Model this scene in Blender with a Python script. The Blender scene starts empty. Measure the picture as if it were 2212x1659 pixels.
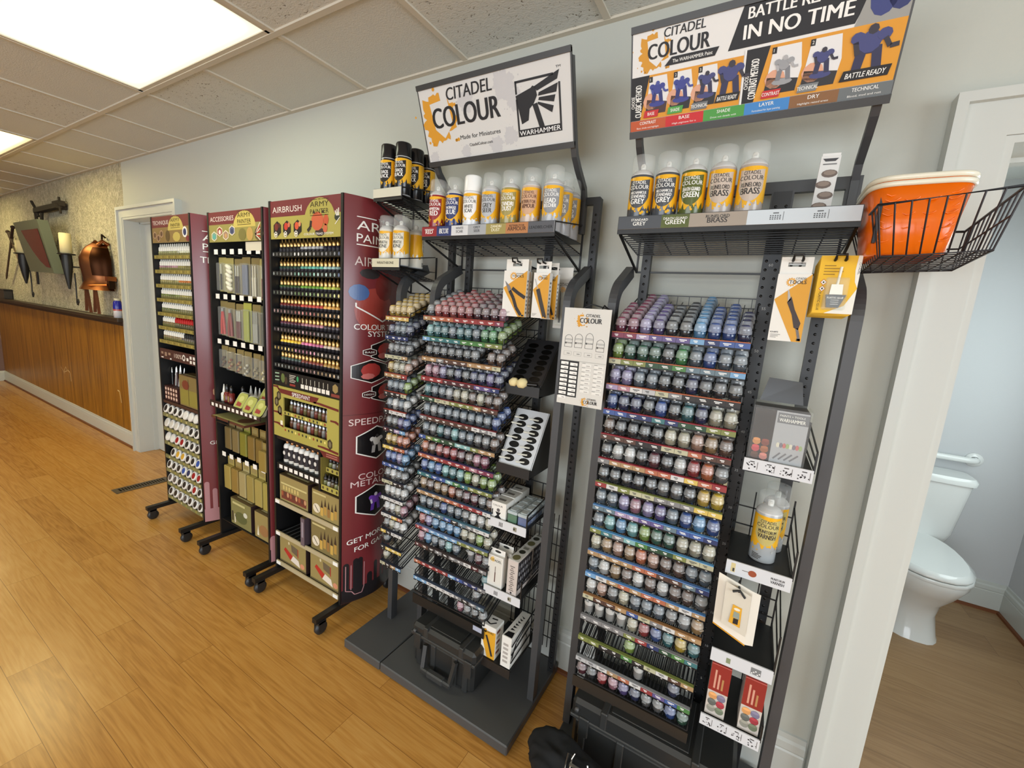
import bpy, bmesh, math, random
from mathutils import Vector, Matrix
from mathutils.geometry import tessellate_polygon
R = random.Random(7)
SC = bpy.context.scene
COLL = SC.collection
PI = math.pi

# ---------------------------------------------------------------- camera, world, exposure
F_PX, YAW, PITCH, ROLL = 902.776, -0.5179, -0.1633, 0.0743
CAM = Vector((4.2637, -1.5618, 1.5246))
ca, sa = math.cos(YAW), math.sin(YAW)
fwd = Vector((sa * math.cos(PITCH), ca * math.cos(PITCH), math.sin(PITCH)))
right0 = Vector((ca, -sa, 0.0))
up0 = right0.cross(fwd)
right = right0 * math.cos(ROLL) + up0 * math.sin(ROLL)
up = up0 * math.cos(ROLL) - right0 * math.sin(ROLL)
cd = bpy.data.cameras.new('camera')
cd.sensor_fit = 'HORIZONTAL'
cd.sensor_width = 36.0
cd.lens = 36.0 * F_PX / 2212.0
cd.clip_start = 0.02
cam = bpy.data.objects.new('camera', cd)
COLL.objects.link(cam)
cam.matrix_world = Matrix(((right.x, up.x, -fwd.x, CAM.x), (right.y, up.y, -fwd.y, CAM.y),
                           (right.z, up.z, -fwd.z, CAM.z), (0, 0, 0, 1)))
SC.camera = cam

SC.view_settings.view_transform = 'Standard'
SC.view_settings.look = 'None'
SC.view_settings.gamma = 1.0
SC.view_settings.use_curve_mapping = False
SC.view_settings.exposure = 0.0
SC.cycles.max_bounces = 6
SC.cycles.diffuse_bounces = 4
SC.cycles.glossy_bounces = 3
SC.cycles.transmission_bounces = 4
SC.cycles.transparent_max_bounces = 10
SC.cycles.sample_clamp_indirect = 4.0
SC.cycles.caustics_reflective = False
SC.cycles.caustics_refractive = False

w = bpy.data.worlds.new('world')
SC.world = w
w.use_nodes = True
w.node_tree.nodes['Background'].inputs[0].default_value = (0.80, 0.90, 1.0, 1)
w.node_tree.nodes['Background'].inputs[1].default_value = 0.40

def area_lamp(name, loc, direction, sx, sy, energy, col):
    l = bpy.data.lights.new(name, 'AREA')
    l.shape = 'RECTANGLE'; l.size = sx; l.size_y = sy; l.energy = energy; l.color = col
    o = bpy.data.objects.new(name, l)
    COLL.objects.link(o)
    o.location = loc
    o.rotation_euler = Vector(direction).to_track_quat('-Z', 'Y').to_euler()
    return o
# daylight through the shop windows (right-hand end of the room and the street side behind the viewer)
area_lamp('daylight_end_window', (8.6, -2.9, 1.35), (-1, 0.05, -0.05), 3.4, 1.9, 175, (0.86, 0.94, 1.0))
area_lamp('daylight_street_window', (3.2, -5.6, 1.4), (0, 1, -0.05), 4.5, 1.8, 165, (0.90, 0.95, 1.0))
area_lamp('daylight_washroom_window', (5.70, 0.95, 1.55), (-1, 0.15, -0.2), 0.9, 1.0, 14, (0.84, 0.97, 0.97))

# ---------------------------------------------------------------- colour + materials
def lin(c):
    c /= 255.0
    return c / 12.92 if c <= 0.04045 else ((c + 0.055) / 1.055) ** 2.4
def C(r, g, b):
    return (lin(r), lin(g), lin(b), 1.0)
BLACK = C(18, 18, 19); DARK = C(38, 39, 41); STEEL = C(58, 59, 61); WHITE = C(236, 236, 232)

def new_mat(name):
    m = bpy.data.materials.new(name)
    m.use_nodes = True
    return m, m.node_tree.nodes, m.node_tree.links, m.node_tree.nodes['Principled BSDF']
def attr_mat(name, rough=0.5, metal=0.0, spec=0.5, coat=0.0, source='attr'):
    m, n, l, b = new_mat(name)
    if source == 'attr':
        a = n.new('ShaderNodeAttribute'); a.attribute_name = 'Col'
    else:
        a = n.new('ShaderNodeObjectInfo')
    l.new(a.outputs['Color'], b.inputs['Base Color'])
    b.inputs['Roughness'].default_value = rough
    b.inputs['Metallic'].default_value = metal
    b.inputs['Specular IOR Level'].default_value = spec
    b.inputs['Coat Weight'].default_value = coat
    return m
M = {}
M['print'] = attr_mat('printed_card', 0.5, 0, 0.35)
M['gloss'] = attr_mat('glossy_plastic', 0.22, 0, 0.5)
M['matte'] = attr_mat('matte_surface', 0.85, 0, 0.2)
M['coat'] = attr_mat('powder_coated_steel', 0.42, 0, 0.5)
M['metal'] = attr_mat('bare_metal', 0.28, 1.0, 0.5)
M['copper'] = attr_mat('beaten_copper', 0.36, 1.0, 0.5)

def clear_mat(name, tint=(1, 1, 1, 1), keep=0.8, rough=0.08):
    """thin clear plastic: mostly lets the view through, with a reflecting sheen"""
    m, n, l, b = new_mat(name)
    out = n['Material Output']
    tr = n.new('ShaderNodeBsdfTransparent'); tr.inputs[0].default_value = tint
    b.inputs['Base Color'].default_value = (0.85, 0.86, 0.86, 1)
    b.inputs['Roughness'].default_value = rough
    mx = n.new('ShaderNodeMixShader'); mx.inputs[0].default_value = 1 - keep
    l.new(tr.outputs[0], mx.inputs[1]); l.new(b.outputs[0], mx.inputs[2]); l.new(mx.outputs[0], out.inputs[0])
    return m
M['clear'] = clear_mat('clear_plastic', (0.98, 0.99, 0.98, 1), 0.82)
M['blister'] = clear_mat('blister_plastic', (0.97, 0.98, 0.96, 1), 0.90)

def pot_mats(source):
    """dark glossy jar with the paint's colour; milky lid through which the paint shows"""
    tag = 'single' if source == 'obj' else 'mass'
    out = []
    for nm, base, fac, rough in (('jar', (0.020, 0.021, 0.023, 1), 0.26, 0.14), ('lid', (0.34, 0.36, 0.37, 1), 0.36, 0.20), ('lid_centre', (0.16, 0.16, 0.17, 1), 0.70, 0.2)):
        m, n, l, b = new_mat('paint_pot_%s_%s' % (nm, tag))
        if source == 'obj': a = n.new('ShaderNodeObjectInfo')
        else:
            a = n.new('ShaderNodeAttribute'); a.attribute_name = 'Col'
        mx = n.new('ShaderNodeMix'); mx.data_type = 'RGBA'; mx.inputs[0].default_value = fac
        mx.inputs[6].default_value = base
        l.new(a.outputs['Color'], mx.inputs[7]); l.new(mx.outputs[2], b.inputs['Base Color'])
        b.inputs['Roughness'].default_value = rough
        b.inputs['Coat Weight'].default_value = 0.3
        out.append(m)
    return out
POT_S = pot_mats('obj')
POT_M = pot_mats('attr')

def tex(n, l, kind, scale=None, coord='Object', **kw):
    t = n.new(kind)
    c = n.new('ShaderNodeTexCoord')
    mp = n.new('ShaderNodeMapping')
    if scale: mp.inputs['Scale'].default_value = scale
    l.new(c.outputs[coord], mp.inputs[0]); l.new(mp.outputs[0], t.inputs['Vector'])
    for k, v in kw.items():
        t.inputs[k].default_value = v
    return t
def ramp(n, l, src, stops):
    r = n.new('ShaderNodeValToRGB')
    e = r.color_ramp.elements
    while len(e) < len(stops): e.new(0.5)
    for i, (p, c) in enumerate(stops):
        e[i].position = p; e[i].color = c
    l.new(src, r.inputs[0])
    return r
def bump(n, l, b, src, strength, dist):
    bp = n.new('ShaderNodeBump'); bp.inputs['Strength'].default_value = strength; bp.inputs['Distance'].default_value = dist
    l.new(src, bp.inputs['Height']); l.new(bp.outputs[0], b.inputs['Normal'])

def paint_mat(name, col, rough=0.6, bs=0.15):
    m, n, l, b = new_mat(name)
    b.inputs['Base Color'].default_value = col
    b.inputs['Roughness'].default_value = rough
    t = tex(n, l, 'ShaderNodeTexNoise', (140, 140, 140), Scale=1.0, Detail=3)
    bump(n, l, b, t.outputs[0], bs, 0.002)
    return m
M['wall'] = paint_mat('greige_wall_paint', C(186, 188, 179))
M['bathwall'] = paint_mat('pale_grey_wall_paint', C(196, 198, 200))
M['trim'] = paint_mat('white_semigloss_trim', C(196, 199, 194), 0.32, 0.05)
M['purplewall'] = paint_mat('mauve_wall_paint', C(120, 95, 88))

def floor_mat(name, cols, plank_w, plank_l, rough):
    m, n, l, b = new_mat(name)
    br = tex(n, l, 'ShaderNodeTexBrick', (1, 1, 1))
    br.offset = 0.37; br.offset_frequency = 2; br.squash = 1.0
    br.inputs['Color1'].default_value = (0, 0, 0, 1); br.inputs['Color2'].default_value = (1, 1, 1, 1)
    br.inputs['Mortar'].default_value = (0.5, 0.5, 0.5, 1)
    br.inputs['Scale'].default_value = 1.0; br.inputs['Mortar Size'].default_value = 0.0009
    br.inputs['Mortar Smooth'].default_value = 0.3
    br.inputs['Brick Width'].default_value = plank_l; br.inputs['Row Height'].default_value = plank_w
    # grain: noise stretched along the plank, shifted plank by plank
    c = n.new('ShaderNodeTexCoord')
    sh = n.new('ShaderNodeVectorMath'); sh.operation = 'SCALE'; sh.inputs['Scale'].default_value = 7.0
    l.new(br.outputs['Color'], sh.inputs[0])
    ad = n.new('ShaderNodeVectorMath'); ad.operation = 'ADD'
    l.new(c.outputs['Object'], ad.inputs[0]); l.new(sh.outputs[0], ad.inputs[1])
    mp = n.new('ShaderNodeMapping'); mp.inputs['Scale'].default_value = (0.75, 8.5, 1)
    l.new(ad.outputs[0], mp.inputs[0])
    g = n.new('ShaderNodeTexNoise'); g.inputs['Scale'].default_value = 1.3; g.inputs['Detail'].default_value = 4; g.inputs['Distortion'].default_value = 0.35
    l.new(mp.outputs[0], g.inputs['Vector'])
    wv = n.new('ShaderNodeMath'); wv.operation = 'MULTIPLY'; wv.inputs[1].default_value = 60.0
    l.new(g.outputs[0], wv.inputs[0])
    sn = n.new('ShaderNodeMath'); sn.operation = 'SINE'; l.new(wv.outputs[0], sn.inputs[0])
    mp2 = n.new('ShaderNodeMapping'); mp2.inputs['Scale'].default_value = (6, 160, 1)
    l.new(ad.outputs[0], mp2.inputs[0])
    g2 = n.new('ShaderNodeTexNoise'); g2.inputs['Scale'].default_value = 1.0; g2.inputs['Detail'].default_value = 3
    l.new(mp2.outputs[0], g2.inputs['Vector'])
    def math2(op, a, v):
        q = n.new('ShaderNodeMath'); q.operation = op
        l.new(a, q.inputs[0])
        if isinstance(v, float): q.inputs[1].default_value = v
        else: l.new(v, q.inputs[1])
        return q.outputs[0]
    s = math2('MULTIPLY', sn.outputs[0], 0.07)
    s = math2('ADD', s, 0.13)
    s = math2('ADD', s, math2('MULTIPLY', g2.outputs[0], 0.46))
    s = math2('ADD', s, math2('MULTIPLY', br.outputs['Color'], 0.20))
    r = ramp(n, l, s, [(0.10, cols[0]), (0.45, cols[1]), (0.85, cols[2])])
    mx = n.new('ShaderNodeMix'); mx.data_type = 'RGBA'; mx.inputs[7].default_value = cols[3]
    l.new(br.outputs['Fac'], mx.inputs[0]); l.new(r.outputs[0], mx.inputs[6])
    l.new(mx.outputs[2], b.inputs['Base Color'])
    b.inputs['Roughness'].default_value = rough
    b.inputs['Specular IOR Level'].default_value = 0.45
    bump(n, l, b, g2.outputs[0], 0.06, 0.002)
    return m
M['floor'] = floor_mat('oak_laminate_floor', [C(146, 96, 38), C(188, 136, 66), C(208, 162, 92), C(122, 82, 36)], 0.128, 1.2, 0.26)
M['bathfloor'] = floor_mat('brown_laminate_floor', [C(128, 96, 62), C(156, 122, 84), C(176, 144, 104), C(104, 78, 50)], 0.17, 1.2, 0.4)

m, n, l, b = new_mat('ceiling_tile'); M['tile'] = m
b.inputs['Base Color'].default_value = C(208, 210, 205); b.inputs['Roughness'].default_value = 0.9
t = tex(n, l, 'ShaderNodeTexNoise', (170, 170, 170), Scale=1.0, Detail=4)
bump(n, l, b, t.outputs[0], 0.5, 0.004)
m, n, l, b = new_mat('fissured_ceiling_tile'); M['tile2'] = m
b.inputs['Roughness'].default_value = 0.9
t1 = tex(n, l, 'ShaderNodeTexNoise', (60, 100, 1), Scale=1.0, Detail=2, Distortion=1.2)
r = ramp(n, l, t1.outputs[0], [(0.30, C(120, 114, 102)), (0.36, C(208, 210, 205))])
l.new(r.outputs[0], b.inputs['Base Color'])
bump(n, l, b, t1.outputs[0], 0.45, 0.004)
M['grid'] = paint_mat('painted_ceiling_grid', C(205, 198, 182), 0.5, 0.02)

m, n, l, b = new_mat('moulded_stone_wall'); M['stone'] = m
b.inputs['Roughness'].default_value = 0.85
v = tex(n, l, 'ShaderNodeTexVoronoi', (7.5, 7.5, 6.0)); v.feature = 'DISTANCE_TO_EDGE'; v.inputs['Randomness'].default_value = 0.85
no = tex(n, l, 'ShaderNodeTexNoise', (14, 14, 14), Scale=1.0, Detail=5)
r = ramp(n, l, v.outputs['Distance'], [(0.035, C(206, 200, 178)), (0.085, C(160, 153, 130))])
r2 = ramp(n, l, no.outputs[0], [(0.35, C(146, 138, 112)), (0.65, C(208, 200, 170))])
mx = n.new('ShaderNodeMix'); mx.data_type = 'RGBA'; mx.inputs[0].default_value = 0.4
l.new(r.outputs[0], mx.inputs[6]); l.new(r2.outputs[0], mx.inputs[7]); l.new(mx.outputs[2], b.inputs['Base Color'])
iv = n.new('ShaderNodeMath'); iv.operation = 'SUBTRACT'; iv.inputs[0].default_value = 0.3
l.new(v.outputs['Distance'], iv.inputs[1])
bump(n, l, b, iv.outputs[0], 0.7, 0.03)

m, n, l, b = new_mat('stained_wood_panelling'); M['panel'] = m
t = tex(n, l, 'ShaderNodeTexNoise', (22, 22, 1.2), Scale=1.0, Detail=5, Distortion=0.8)
r = ramp(n, l, t.outputs[0], [(0.30, C(108, 66, 12)), (0.55, C(152, 102, 24)), (0.75, C(172, 120, 36))])
l.new(r.outputs[0], b.inputs['Base Color']); b.inputs['Roughness'].default_value = 0.4

def emit_mat(name, col, strength, rim):
    """prismatic lens lit by tubes behind it: bright along the middle, dimmer at the rim"""
    m, n, l, b = new_mat(name)
    c = n.new('ShaderNodeTexCoord'); sp = n.new('ShaderNodeSeparateXYZ'); l.new(c.outputs['Generated'], sp.inputs[0])
    def mth(op, a, v):
        q = n.new('ShaderNodeMath'); q.operation = op
        l.new(a, q.inputs[0])
        if isinstance(v, float): q.inputs[1].default_value = v
        else: l.new(v, q.inputs[1])
        return q.outputs[0]
    def edge(o, soft):
        d = mth('ABSOLUTE', mth('SUBTRACT', o, 0.5), 0.0)
        q = n.new('ShaderNodeMapRange'); q.interpolation_type = 'SMOOTHSTEP'; l.new(d, q.inputs[0])
        q.inputs[1].default_value = 0.5; q.inputs[2].default_value = soft; q.inputs[3].default_value = 0.0; q.inputs[4].default_value = 1.0
        return q.outputs[0]
    e = mth('MULTIPLY', edge(sp.outputs[0], 0.36), edge(sp.outputs[1], 0.22))
    l.new(mth('ADD', mth('MULTIPLY', e, float(strength)), float(rim)), b.inputs['Emission Strength'])
    b.inputs['Base Color'].default_value = (0.8, 0.8, 0.75, 1)
    b.inputs['Emission Color'].default_value = col
    return m
M['lightA'] = emit_mat('lit_diffuser_neutral', (0.95, 1.0, 0.76, 1), 6.5, 0.8)
M['lightB'] = emit_mat('lit_diffuser_warm', (1.0, 0.86, 0.42, 1), 16.0, 0.9)
m, n, l, b = new_mat('white_porcelain'); M['porcelain'] = m
b.inputs['Base Color'].default_value = C(226, 228, 226); b.inputs['Roughness'].default_value = 0.12

# ---------------------------------------------------------------- mesh builder
def rot_x(a): return Matrix.Rotation(a, 4, 'X')
def rot_y(a): return Matrix.Rotation(a, 4, 'Y')
def rot_z(a): return Matrix.Rotation(a, 4, 'Z')
def T(x, y, z): return Matrix.Translation((x, y, z))

class MB:
    def __init__(s):
        s.v = []; s.f = []; s.m = []; s.c = []; s.s = []
    def add(s, vs, fs, col=WHITE, mi=0, smooth=False, X=None):
        o = len(s.v)
        if X is not None: vs = [X @ Vector(p) for p in vs]
        s.v += [tuple(p) for p in vs]
        for i, f in enumerate(fs):
            s.f.append(tuple(k + o for k in f)); s.m.append(mi); s.c.append(col); s.s.append(smooth)
        return s
    def box(s, x0, x1, y0, y1, z0, z1, col=DARK, mi=0, X=None):
        v = [(x0, y0, z0), (x1, y0, z0), (x1, y1, z0), (x0, y1, z0), (x0, y0, z1), (x1, y0, z1), (x1, y1, z1), (x0, y1, z1)]
        return s.add(v, [(3, 2, 1, 0), (4, 5, 6, 7), (0, 1, 5, 4), (1, 2, 6, 5), (2, 3, 7, 6), (3, 0, 4, 7)], col, mi, False, X)
    def bbox(s, x0, x1, y0, y1, z0, z1, r=0.004, col=DARK, mi=0, X=None):
        """box with chamfered edges"""
        def ring(z, i):
            return [(x0 + i, y0, z), (x1 - i, y0, z), (x1, y0 + i, z), (x1, y1 - i, z), (x1 - i, y1, z), (x0 + i, y1, z), (x0, y1 - i, z), (x0, y0 + i, z)]
        def inset(z):
            return [(x0 + r, y0 + r, z), (x1 - r, y0 + r, z), (x1 - r, y0 + r, z), (x1 - r, y1 - r, z), (x1 - r, y1 - r, z), (x0 + r, y1 - r, z), (x0 + r, y1 - r, z), (x0 + r, y0 + r, z)]
        v = inset(z0) + ring(z0 + r, r) + ring(z1 - r, r) + inset(z1)
        f = [tuple(range(7, -1, -1)), tuple(range(24, 32))]
        for k in range(3):
            for i in range(8):
                j = (i + 1) % 8
                f.append((k * 8 + i, k * 8 + j, k * 8 + 8 + j, k * 8 + 8 + i))
        return s.add(v, f, col, mi, False, X)
    def bar(s, p, q, w, h=None, col=DARK, mi=0, upv=(0, 0, 1)):
        h = h or w
        p = Vector(p); q = Vector(q); d = (q - p).normalized(); u = Vector(upv)
        if abs(d.dot(u)) > 0.98: u = Vector((0, 1, 0))
        a = d.cross(u).normalized(); bb = a.cross(d)
        v = []
        for e in (p, q):
            for i, j in ((-1, -1), (1, -1), (1, 1), (-1, 1)): v.append(e + a * (i * w / 2) + bb * (j * h / 2))
        return s.add(v, [(3, 2, 1, 0), (4, 5, 6, 7), (0, 1, 5, 4), (1, 2, 6, 5), (2, 3, 7, 6), (3, 0, 4, 7)], col, mi)
    def tube(s, pts, r, n=8, col=DARK, mi=0, closed=False, smooth=True, radii=None):
        pts = [Vector(p) for p in pts]
        k = len(pts); rings = []
        prev = None
        for i, p in enumerate(pts):
            if closed: d = pts[(i + 1) % k] - pts[i - 1]
            else: d = pts[min(i + 1, k - 1)] - pts[max(i - 1, 0)]
            d.normalize()
            if prev is None:
                u = Vector((0, 0, 1)) if abs(d.z) < 0.9 else Vector((1, 0, 0))
                a = d.cross(u).normalized()
            else:
                a = (prev - d * prev.dot(d)).normalized()
            prev = a
            bb = d.cross(a)
            rr = radii[i] if radii else r
            rings.append([p + (a * math.cos(2 * PI * j / n) + bb * math.sin(2 * PI * j / n)) * rr for j in range(n)])
        v = [q for g in rings for q in g]
        f = []
        for i in range(k if closed else k - 1):
            i2 = (i + 1) % k
            for j in range(n):
                j2 = (j + 1) % n
                f.append((i * n + j, i * n + j2, i2 * n + j2, i2 * n + j))
        s.add(v, f, col, mi, smooth)
        if not closed:
            s.add(rings[0], [tuple(range(n - 1, -1, -1))], col, mi); s.add(rings[-1], [tuple(range(n))], col, mi)
        return s
    def sweep(s, pts, w, h, col=DARK, mi=0):
        """rectangular section swept along pts in the YZ plane; w along X, h across"""
        pts = [Vector(p) for p in pts]; k = len(pts); v = []
        for i, p in enumerate(pts):
            d = (pts[min(i + 1, k - 1)] - pts[max(i - 1, 0)]).normalized()
            nn = Vector((1, 0, 0)).cross(d)
            for a, bb in ((-1, -1), (1, -1), (1, 1), (-1, 1)):
                v.append(p + Vector((a * w / 2, 0, 0)) + nn * (bb * h / 2))
        f = [(3, 2, 1, 0), tuple((k - 1) * 4 + i for i in range(4))]
        for i in range(k - 1):
            for j in range(4):
                j2 = (j + 1) % 4
                f.append((i * 4 + j, i * 4 + j2, i * 4 + 4 + j2, i * 4 + 4 + j))
        return s.add(v, f, col, mi)
    def lathe(s, prof, n=16, col=WHITE, mi=0, X=None, smooth=True, a0=0.0, a1=2 * PI, cols=None, mis=None):
        full = abs(a1 - a0 - 2 * PI) < 1e-6
        cnt = n if full else n + 1
        v = []
        for r, z in prof:
            for j in range(cnt):
                a = a0 + (a1 - a0) * j / n
                v.append((r * math.cos(a), r * math.sin(a), z))
        for i in range(len(prof) - 1):
            f = []
            for j in range(n):
                j2 = (j + 1) % cnt
                f.append((i * cnt + j, i * cnt + j2, (i + 1) * cnt + j2, (i + 1) * cnt + j))
            if i == 0: base = len(s.v); s.add(v, f, cols[i] if cols else col, mis[i] if mis else mi, smooth, X)
            else:
                for q in f:
                    s.f.append(tuple(k + base for k in q)); s.m.append(mis[i] if mis else mi); s.c.append(cols[i] if cols else col); s.s.append(smooth)
        return s
    def prism(s, poly, y0, y1, col=DARK, mi=0, X=None, axis='y'):
        """2-D outline (a,b) pushed along an axis: axis y -> (a, y, b); z -> (a, b, z); x -> (x, a, b)"""
        n = len(poly)
        def P(a, b, t): return (a, t, b) if axis == 'y' else ((a, b, t) if axis == 'z' else (t, a, b))
        v = [P(a, b, y0) for a, b in poly] + [P(a, b, y1) for a, b in poly]
        tr = tessellate_polygon([[Vector((a, b, 0)) for a, b in poly]])
        f = [tuple(t) for t in tr] + [tuple(i + n for i in t) for t in tr]
        f += [(i, (i + 1) % n, n + (i + 1) % n, n + i) for i in range(n)]
        return s.add(v, f, col, mi, False, X)
    def build(s, name, mats=('print',), parent=None, at=None, fix=False):
        if parent is not None and at is None: at = Vector(parent.get('_base', (0, 0, 0))) if parent.type == 'EMPTY' else Vector(parent.get('_base', (0, 0, 0)))
        at = Vector(at or (0, 0, 0))
        me = bpy.data.meshes.new(name)
        me.from_pydata([(p[0] - at.x, p[1] - at.y, p[2] - at.z) for p in s.v], [], s.f)
        for k in mats: me.materials.append(M[k] if isinstance(k, str) else k)
        me.polygons.foreach_set('material_index', s.m)
        me.polygons.foreach_set('use_smooth', s.s)
        ca_ = me.color_attributes.new('Col', 'FLOAT_COLOR', 'CORNER')
        buf = []
        for f, c in zip(s.f, s.c): buf += list(c) * len(f)
        ca_.data.foreach_set('color', buf)
        bm = bmesh.new(); bm.from_mesh(me)
        bmesh.ops.recalc_face_normals(bm, faces=bm.faces[:]) if fix else None
        if fix: bm.to_mesh(me)
        bm.free()
        me.validate(); me.update()
        o = bpy.data.objects.new(name, me)
        COLL.objects.link(o)
        if parent is not None:
            o.parent = parent
        else: o.location = at
        o['_base'] = tuple(at)
        return o

def tag(o, label=None, cat=None, group=None, kind=None):
    if label: o['label'] = label
    if cat: o['category'] = cat
    if group: o['group'] = group
    if kind: o['kind'] = kind
    return o
def thing(name, label, cat, loc, group=None):
    o = bpy.data.objects.new(name, None)
    o.empty_display_size = 0.05
    COLL.objects.link(o)
    o.location = loc
    o['_base'] = tuple(loc)
    return tag(o, label, cat, group)
def struct(mb, name, mats, parent=None):
    o = mb.build(name, mats, parent)
    o['kind'] = 'structure'
    return o
def dup(root, loc, rot=None, label=None, group=None, color=None):
    r = root.copy(); COLL.objects.link(r); r.location = loc
    if rot is not None: r.rotation_euler = rot
    if label: r['label'] = label
    if group: r['group'] = group
    if color: r.color = color
    for ch in root.children:
        c = ch.copy(); COLL.objects.link(c); c.parent = r
        if color: c.color = color
        for g in ch.children:
            d = g.copy(); COLL.objects.link(d); d.parent = c
            if color: d.color = color
    return r

# ---------------------------------------------------------------- lettering and flat printing
_tc = {}
def text_geo(sx, bold=0.0, shear=0.0, spacing=1.0, res=2):
    key = (sx, bold, shear, spacing, res)
    if key in _tc: return _tc[key]
    cu = bpy.data.curves.new('lettering', 'FONT')
    cu.body = sx; cu.size = 1.0; cu.offset = bold; cu.shear = shear; cu.space_character = spacing
    cu.resolution_u = res; cu.fill_mode = 'FRONT'
    o = bpy.data.objects.new('lettering', cu)
    COLL.objects.link(o)
    bpy.context.view_layer.update()
    dg = bpy.context.evaluated_depsgraph_get()
    ev = o.evaluated_get(dg)
    me = ev.to_mesh()
    vs = [(p.co.x, p.co.y) for p in me.vertices]; fs = [tuple(p.vertices) for p in me.polygons]
    ev.to_mesh_clear()
    bpy.data.objects.remove(o); bpy.data.curves.remove(cu)
    if not vs: vs = [(0, 0), (1, 0)]
    x0 = min(a for a, _ in vs); x1 = max(a for a, _ in vs)
    _tc[key] = ([(a - x0, bq) for a, bq in vs], fs, x1 - x0)
    return _tc[key]
CAPH = 0.69
class Canvas:
    """draws flat shapes on a plane (O + U*x + V*y, lifted along N layer by layer) or on a mapping function"""
    def __init__(s, mb, O=(0, 0, 0), U=(1, 0, 0), V=(0, 0, 1), N=(0, -1, 0), mi=0, eps=0.0003, fn=None, maxu=None):
        s.mb = mb; s.O = Vector(O); s.U = Vector(U); s.V = Vector(V); s.N = Vector(N); s.mi = mi; s.eps = eps; s.fn = fn; s.maxu = maxu
    def P(s, x, y, l):
        if s.fn: return s.fn(x, y, l * s.eps)
        return s.O + s.U * x + s.V * y + s.N * (l * s.eps)
    def tri(s, pts, fs, col, l):
        if s.fn and s.maxu:
            out = []; todo = [[pts[i] for i in f] for f in fs]
            while todo:
                p = todo.pop()
                us = [a[0] for a in p]; u0, u1 = min(us), max(us)
                if u1 - u0 <= s.maxu * 1.001: out.append(p); continue
                m = (u0 + u1) / 2
                A, B = [], []
                for (xa, ya), (xb, yb) in zip(p, p[1:] + p[:1]):
                    (A if xa <= m else B).append((xa, ya))
                    if xa == m: B.append((xa, ya))
                    if (xa - m) * (xb - m) < 0:
                        t = (m - xa) / (xb - xa); c = (m, ya + (yb - ya) * t); A.append(c); B.append(c)
                if len(A) > 2: todo.append(A)
                if len(B) > 2: todo.append(B)
            for p in out: s.mb.add([s.P(x, y, l) for x, y in p], [tuple(range(len(p)))], col, s.mi)
            return
        s.mb.add([s.P(x, y, l) for x, y in pts], fs, col, s.mi)
    def rect(s, x0, y0, x1, y1, col, l=1): s.tri([(x0, y0), (x1, y0), (x1, y1), (x0, y1)], [(0, 1, 2, 3)], col, l)
    def poly(s, pts, col, l=1):
        s.tri(pts, [tuple(t) for t in tessellate_polygon([[Vector((a, b2, 0)) for a, b2 in pts]])], col, l)
    def fan(s, c, pts, col, l=1):
        n = len(pts); s.tri([c] + pts, [(0, 1 + i, 1 + (i + 1) % n) for i in range(n)], col, l)
    def circ(s, x, y, rx, col, l=1, ry=None, n=14): s.fan((x, y), [(x + rx * math.cos(2 * PI * i / n), y + (ry or rx) * math.sin(2 * PI * i / n)) for i in range(n)], col, l)
    def hexa(s, x, y, rx, ry, col, l=1): s.fan((x, y), [(x + rx * math.cos(PI / 2 + PI * i / 3) * 1.155, y + ry * math.sin(PI / 2 + PI * i / 3)) for i in range(6)], col, l)
    def hexring(s, x, y, rx, ry, wd, col, l=1):
        P0 = [(math.cos(PI / 2 + PI * i / 3) * 1.155, math.sin(PI / 2 + PI * i / 3)) for i in range(6)]
        pts = [(x + a * rx, y + bq * ry) for a, bq in P0] + [(x + a * (rx - wd), y + bq * (ry - wd)) for a, bq in P0]
        s.tri(pts, [(i, (i + 1) % 6, 6 + (i + 1) % 6, 6 + i) for i in range(6)], col, l)
    def splat(s, x, y, r, col, l=1, seed=3, n=44, sx=1.0):
        q = random.Random(seed)
        pts = []
        n = max(n, 60); ph = [q.random() * 6.28 for _ in range(5)]
        for i in range(n):
            a = 2 * PI * i / n
            rr = r * (0.95 + 0.09 * math.sin(3 * a + ph[0]) + 0.08 * math.sin(7 * a + ph[1]) + 0.07 * math.sin(13 * a + ph[2]) + 0.06 * math.sin(21 * a + ph[3]))
            pts.append((x + rr * math.cos(a) * sx, y + rr * math.sin(a)))
        s.fan((x, y), pts, col, l)
        for i in range(9):
            a = q.random() * 2 * PI; d = r * (1.1 + 0.35 * q.random())
            s.circ(x + d * math.cos(a) * sx, y + d * math.sin(a), r * (0.03 + 0.05 * q.random()), col, l, n=7)
    def line(s, pts, wd, col, l=1):
        for (x0, y0), (x1, y1) in zip(pts, pts[1:]):
            d = math.hypot(x1 - x0, y1 - y0) or 1e-9
            nx, ny = -(y1 - y0) / d * wd / 2, (x1 - x0) / d * wd / 2
            s.tri([(x0 + nx, y0 + ny), (x1 + nx, y1 + ny), (x1 - nx, y1 - ny), (x0 - nx, y0 - ny)], [(0, 1, 2, 3)], col, l)
    def text(s, t, x, y, h, col, l=2, bold=0.0, shear=0.0, align='l', w=None, spacing=1.0, rot=0.0, slope=0.0):
        vs, fs, tw = text_geo(t, 0.0, shear, spacing, 4 if h > 0.011 else 2)
        k = h / CAPH
        kx = (w / tw) if w else k
        dx = {'l': 0.0, 'c': -0.5, 'r': -1.0}[align] * tw * kx
        cr, sr = math.cos(rot), math.sin(rot)
        pts = []
        for a, bq in vs:
            px, py = a * kx + dx, bq * k + slope * (a * kx + dx)
            pts.append((x + px * cr - py * sr, y + px * sr + py * cr))
        if bold > 0.009:
            e = bold * k * 0.75; f_ = k / max(k, 1e-9)
            for dx_ in (-e, e): s.tri([(px + dx_ * cr, py + dx_ * sr) for px, py in pts], fs, col, l + (0.05 if dx_ > 0 else 0.0))
        else: s.tri(pts, fs, col, l)
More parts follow.
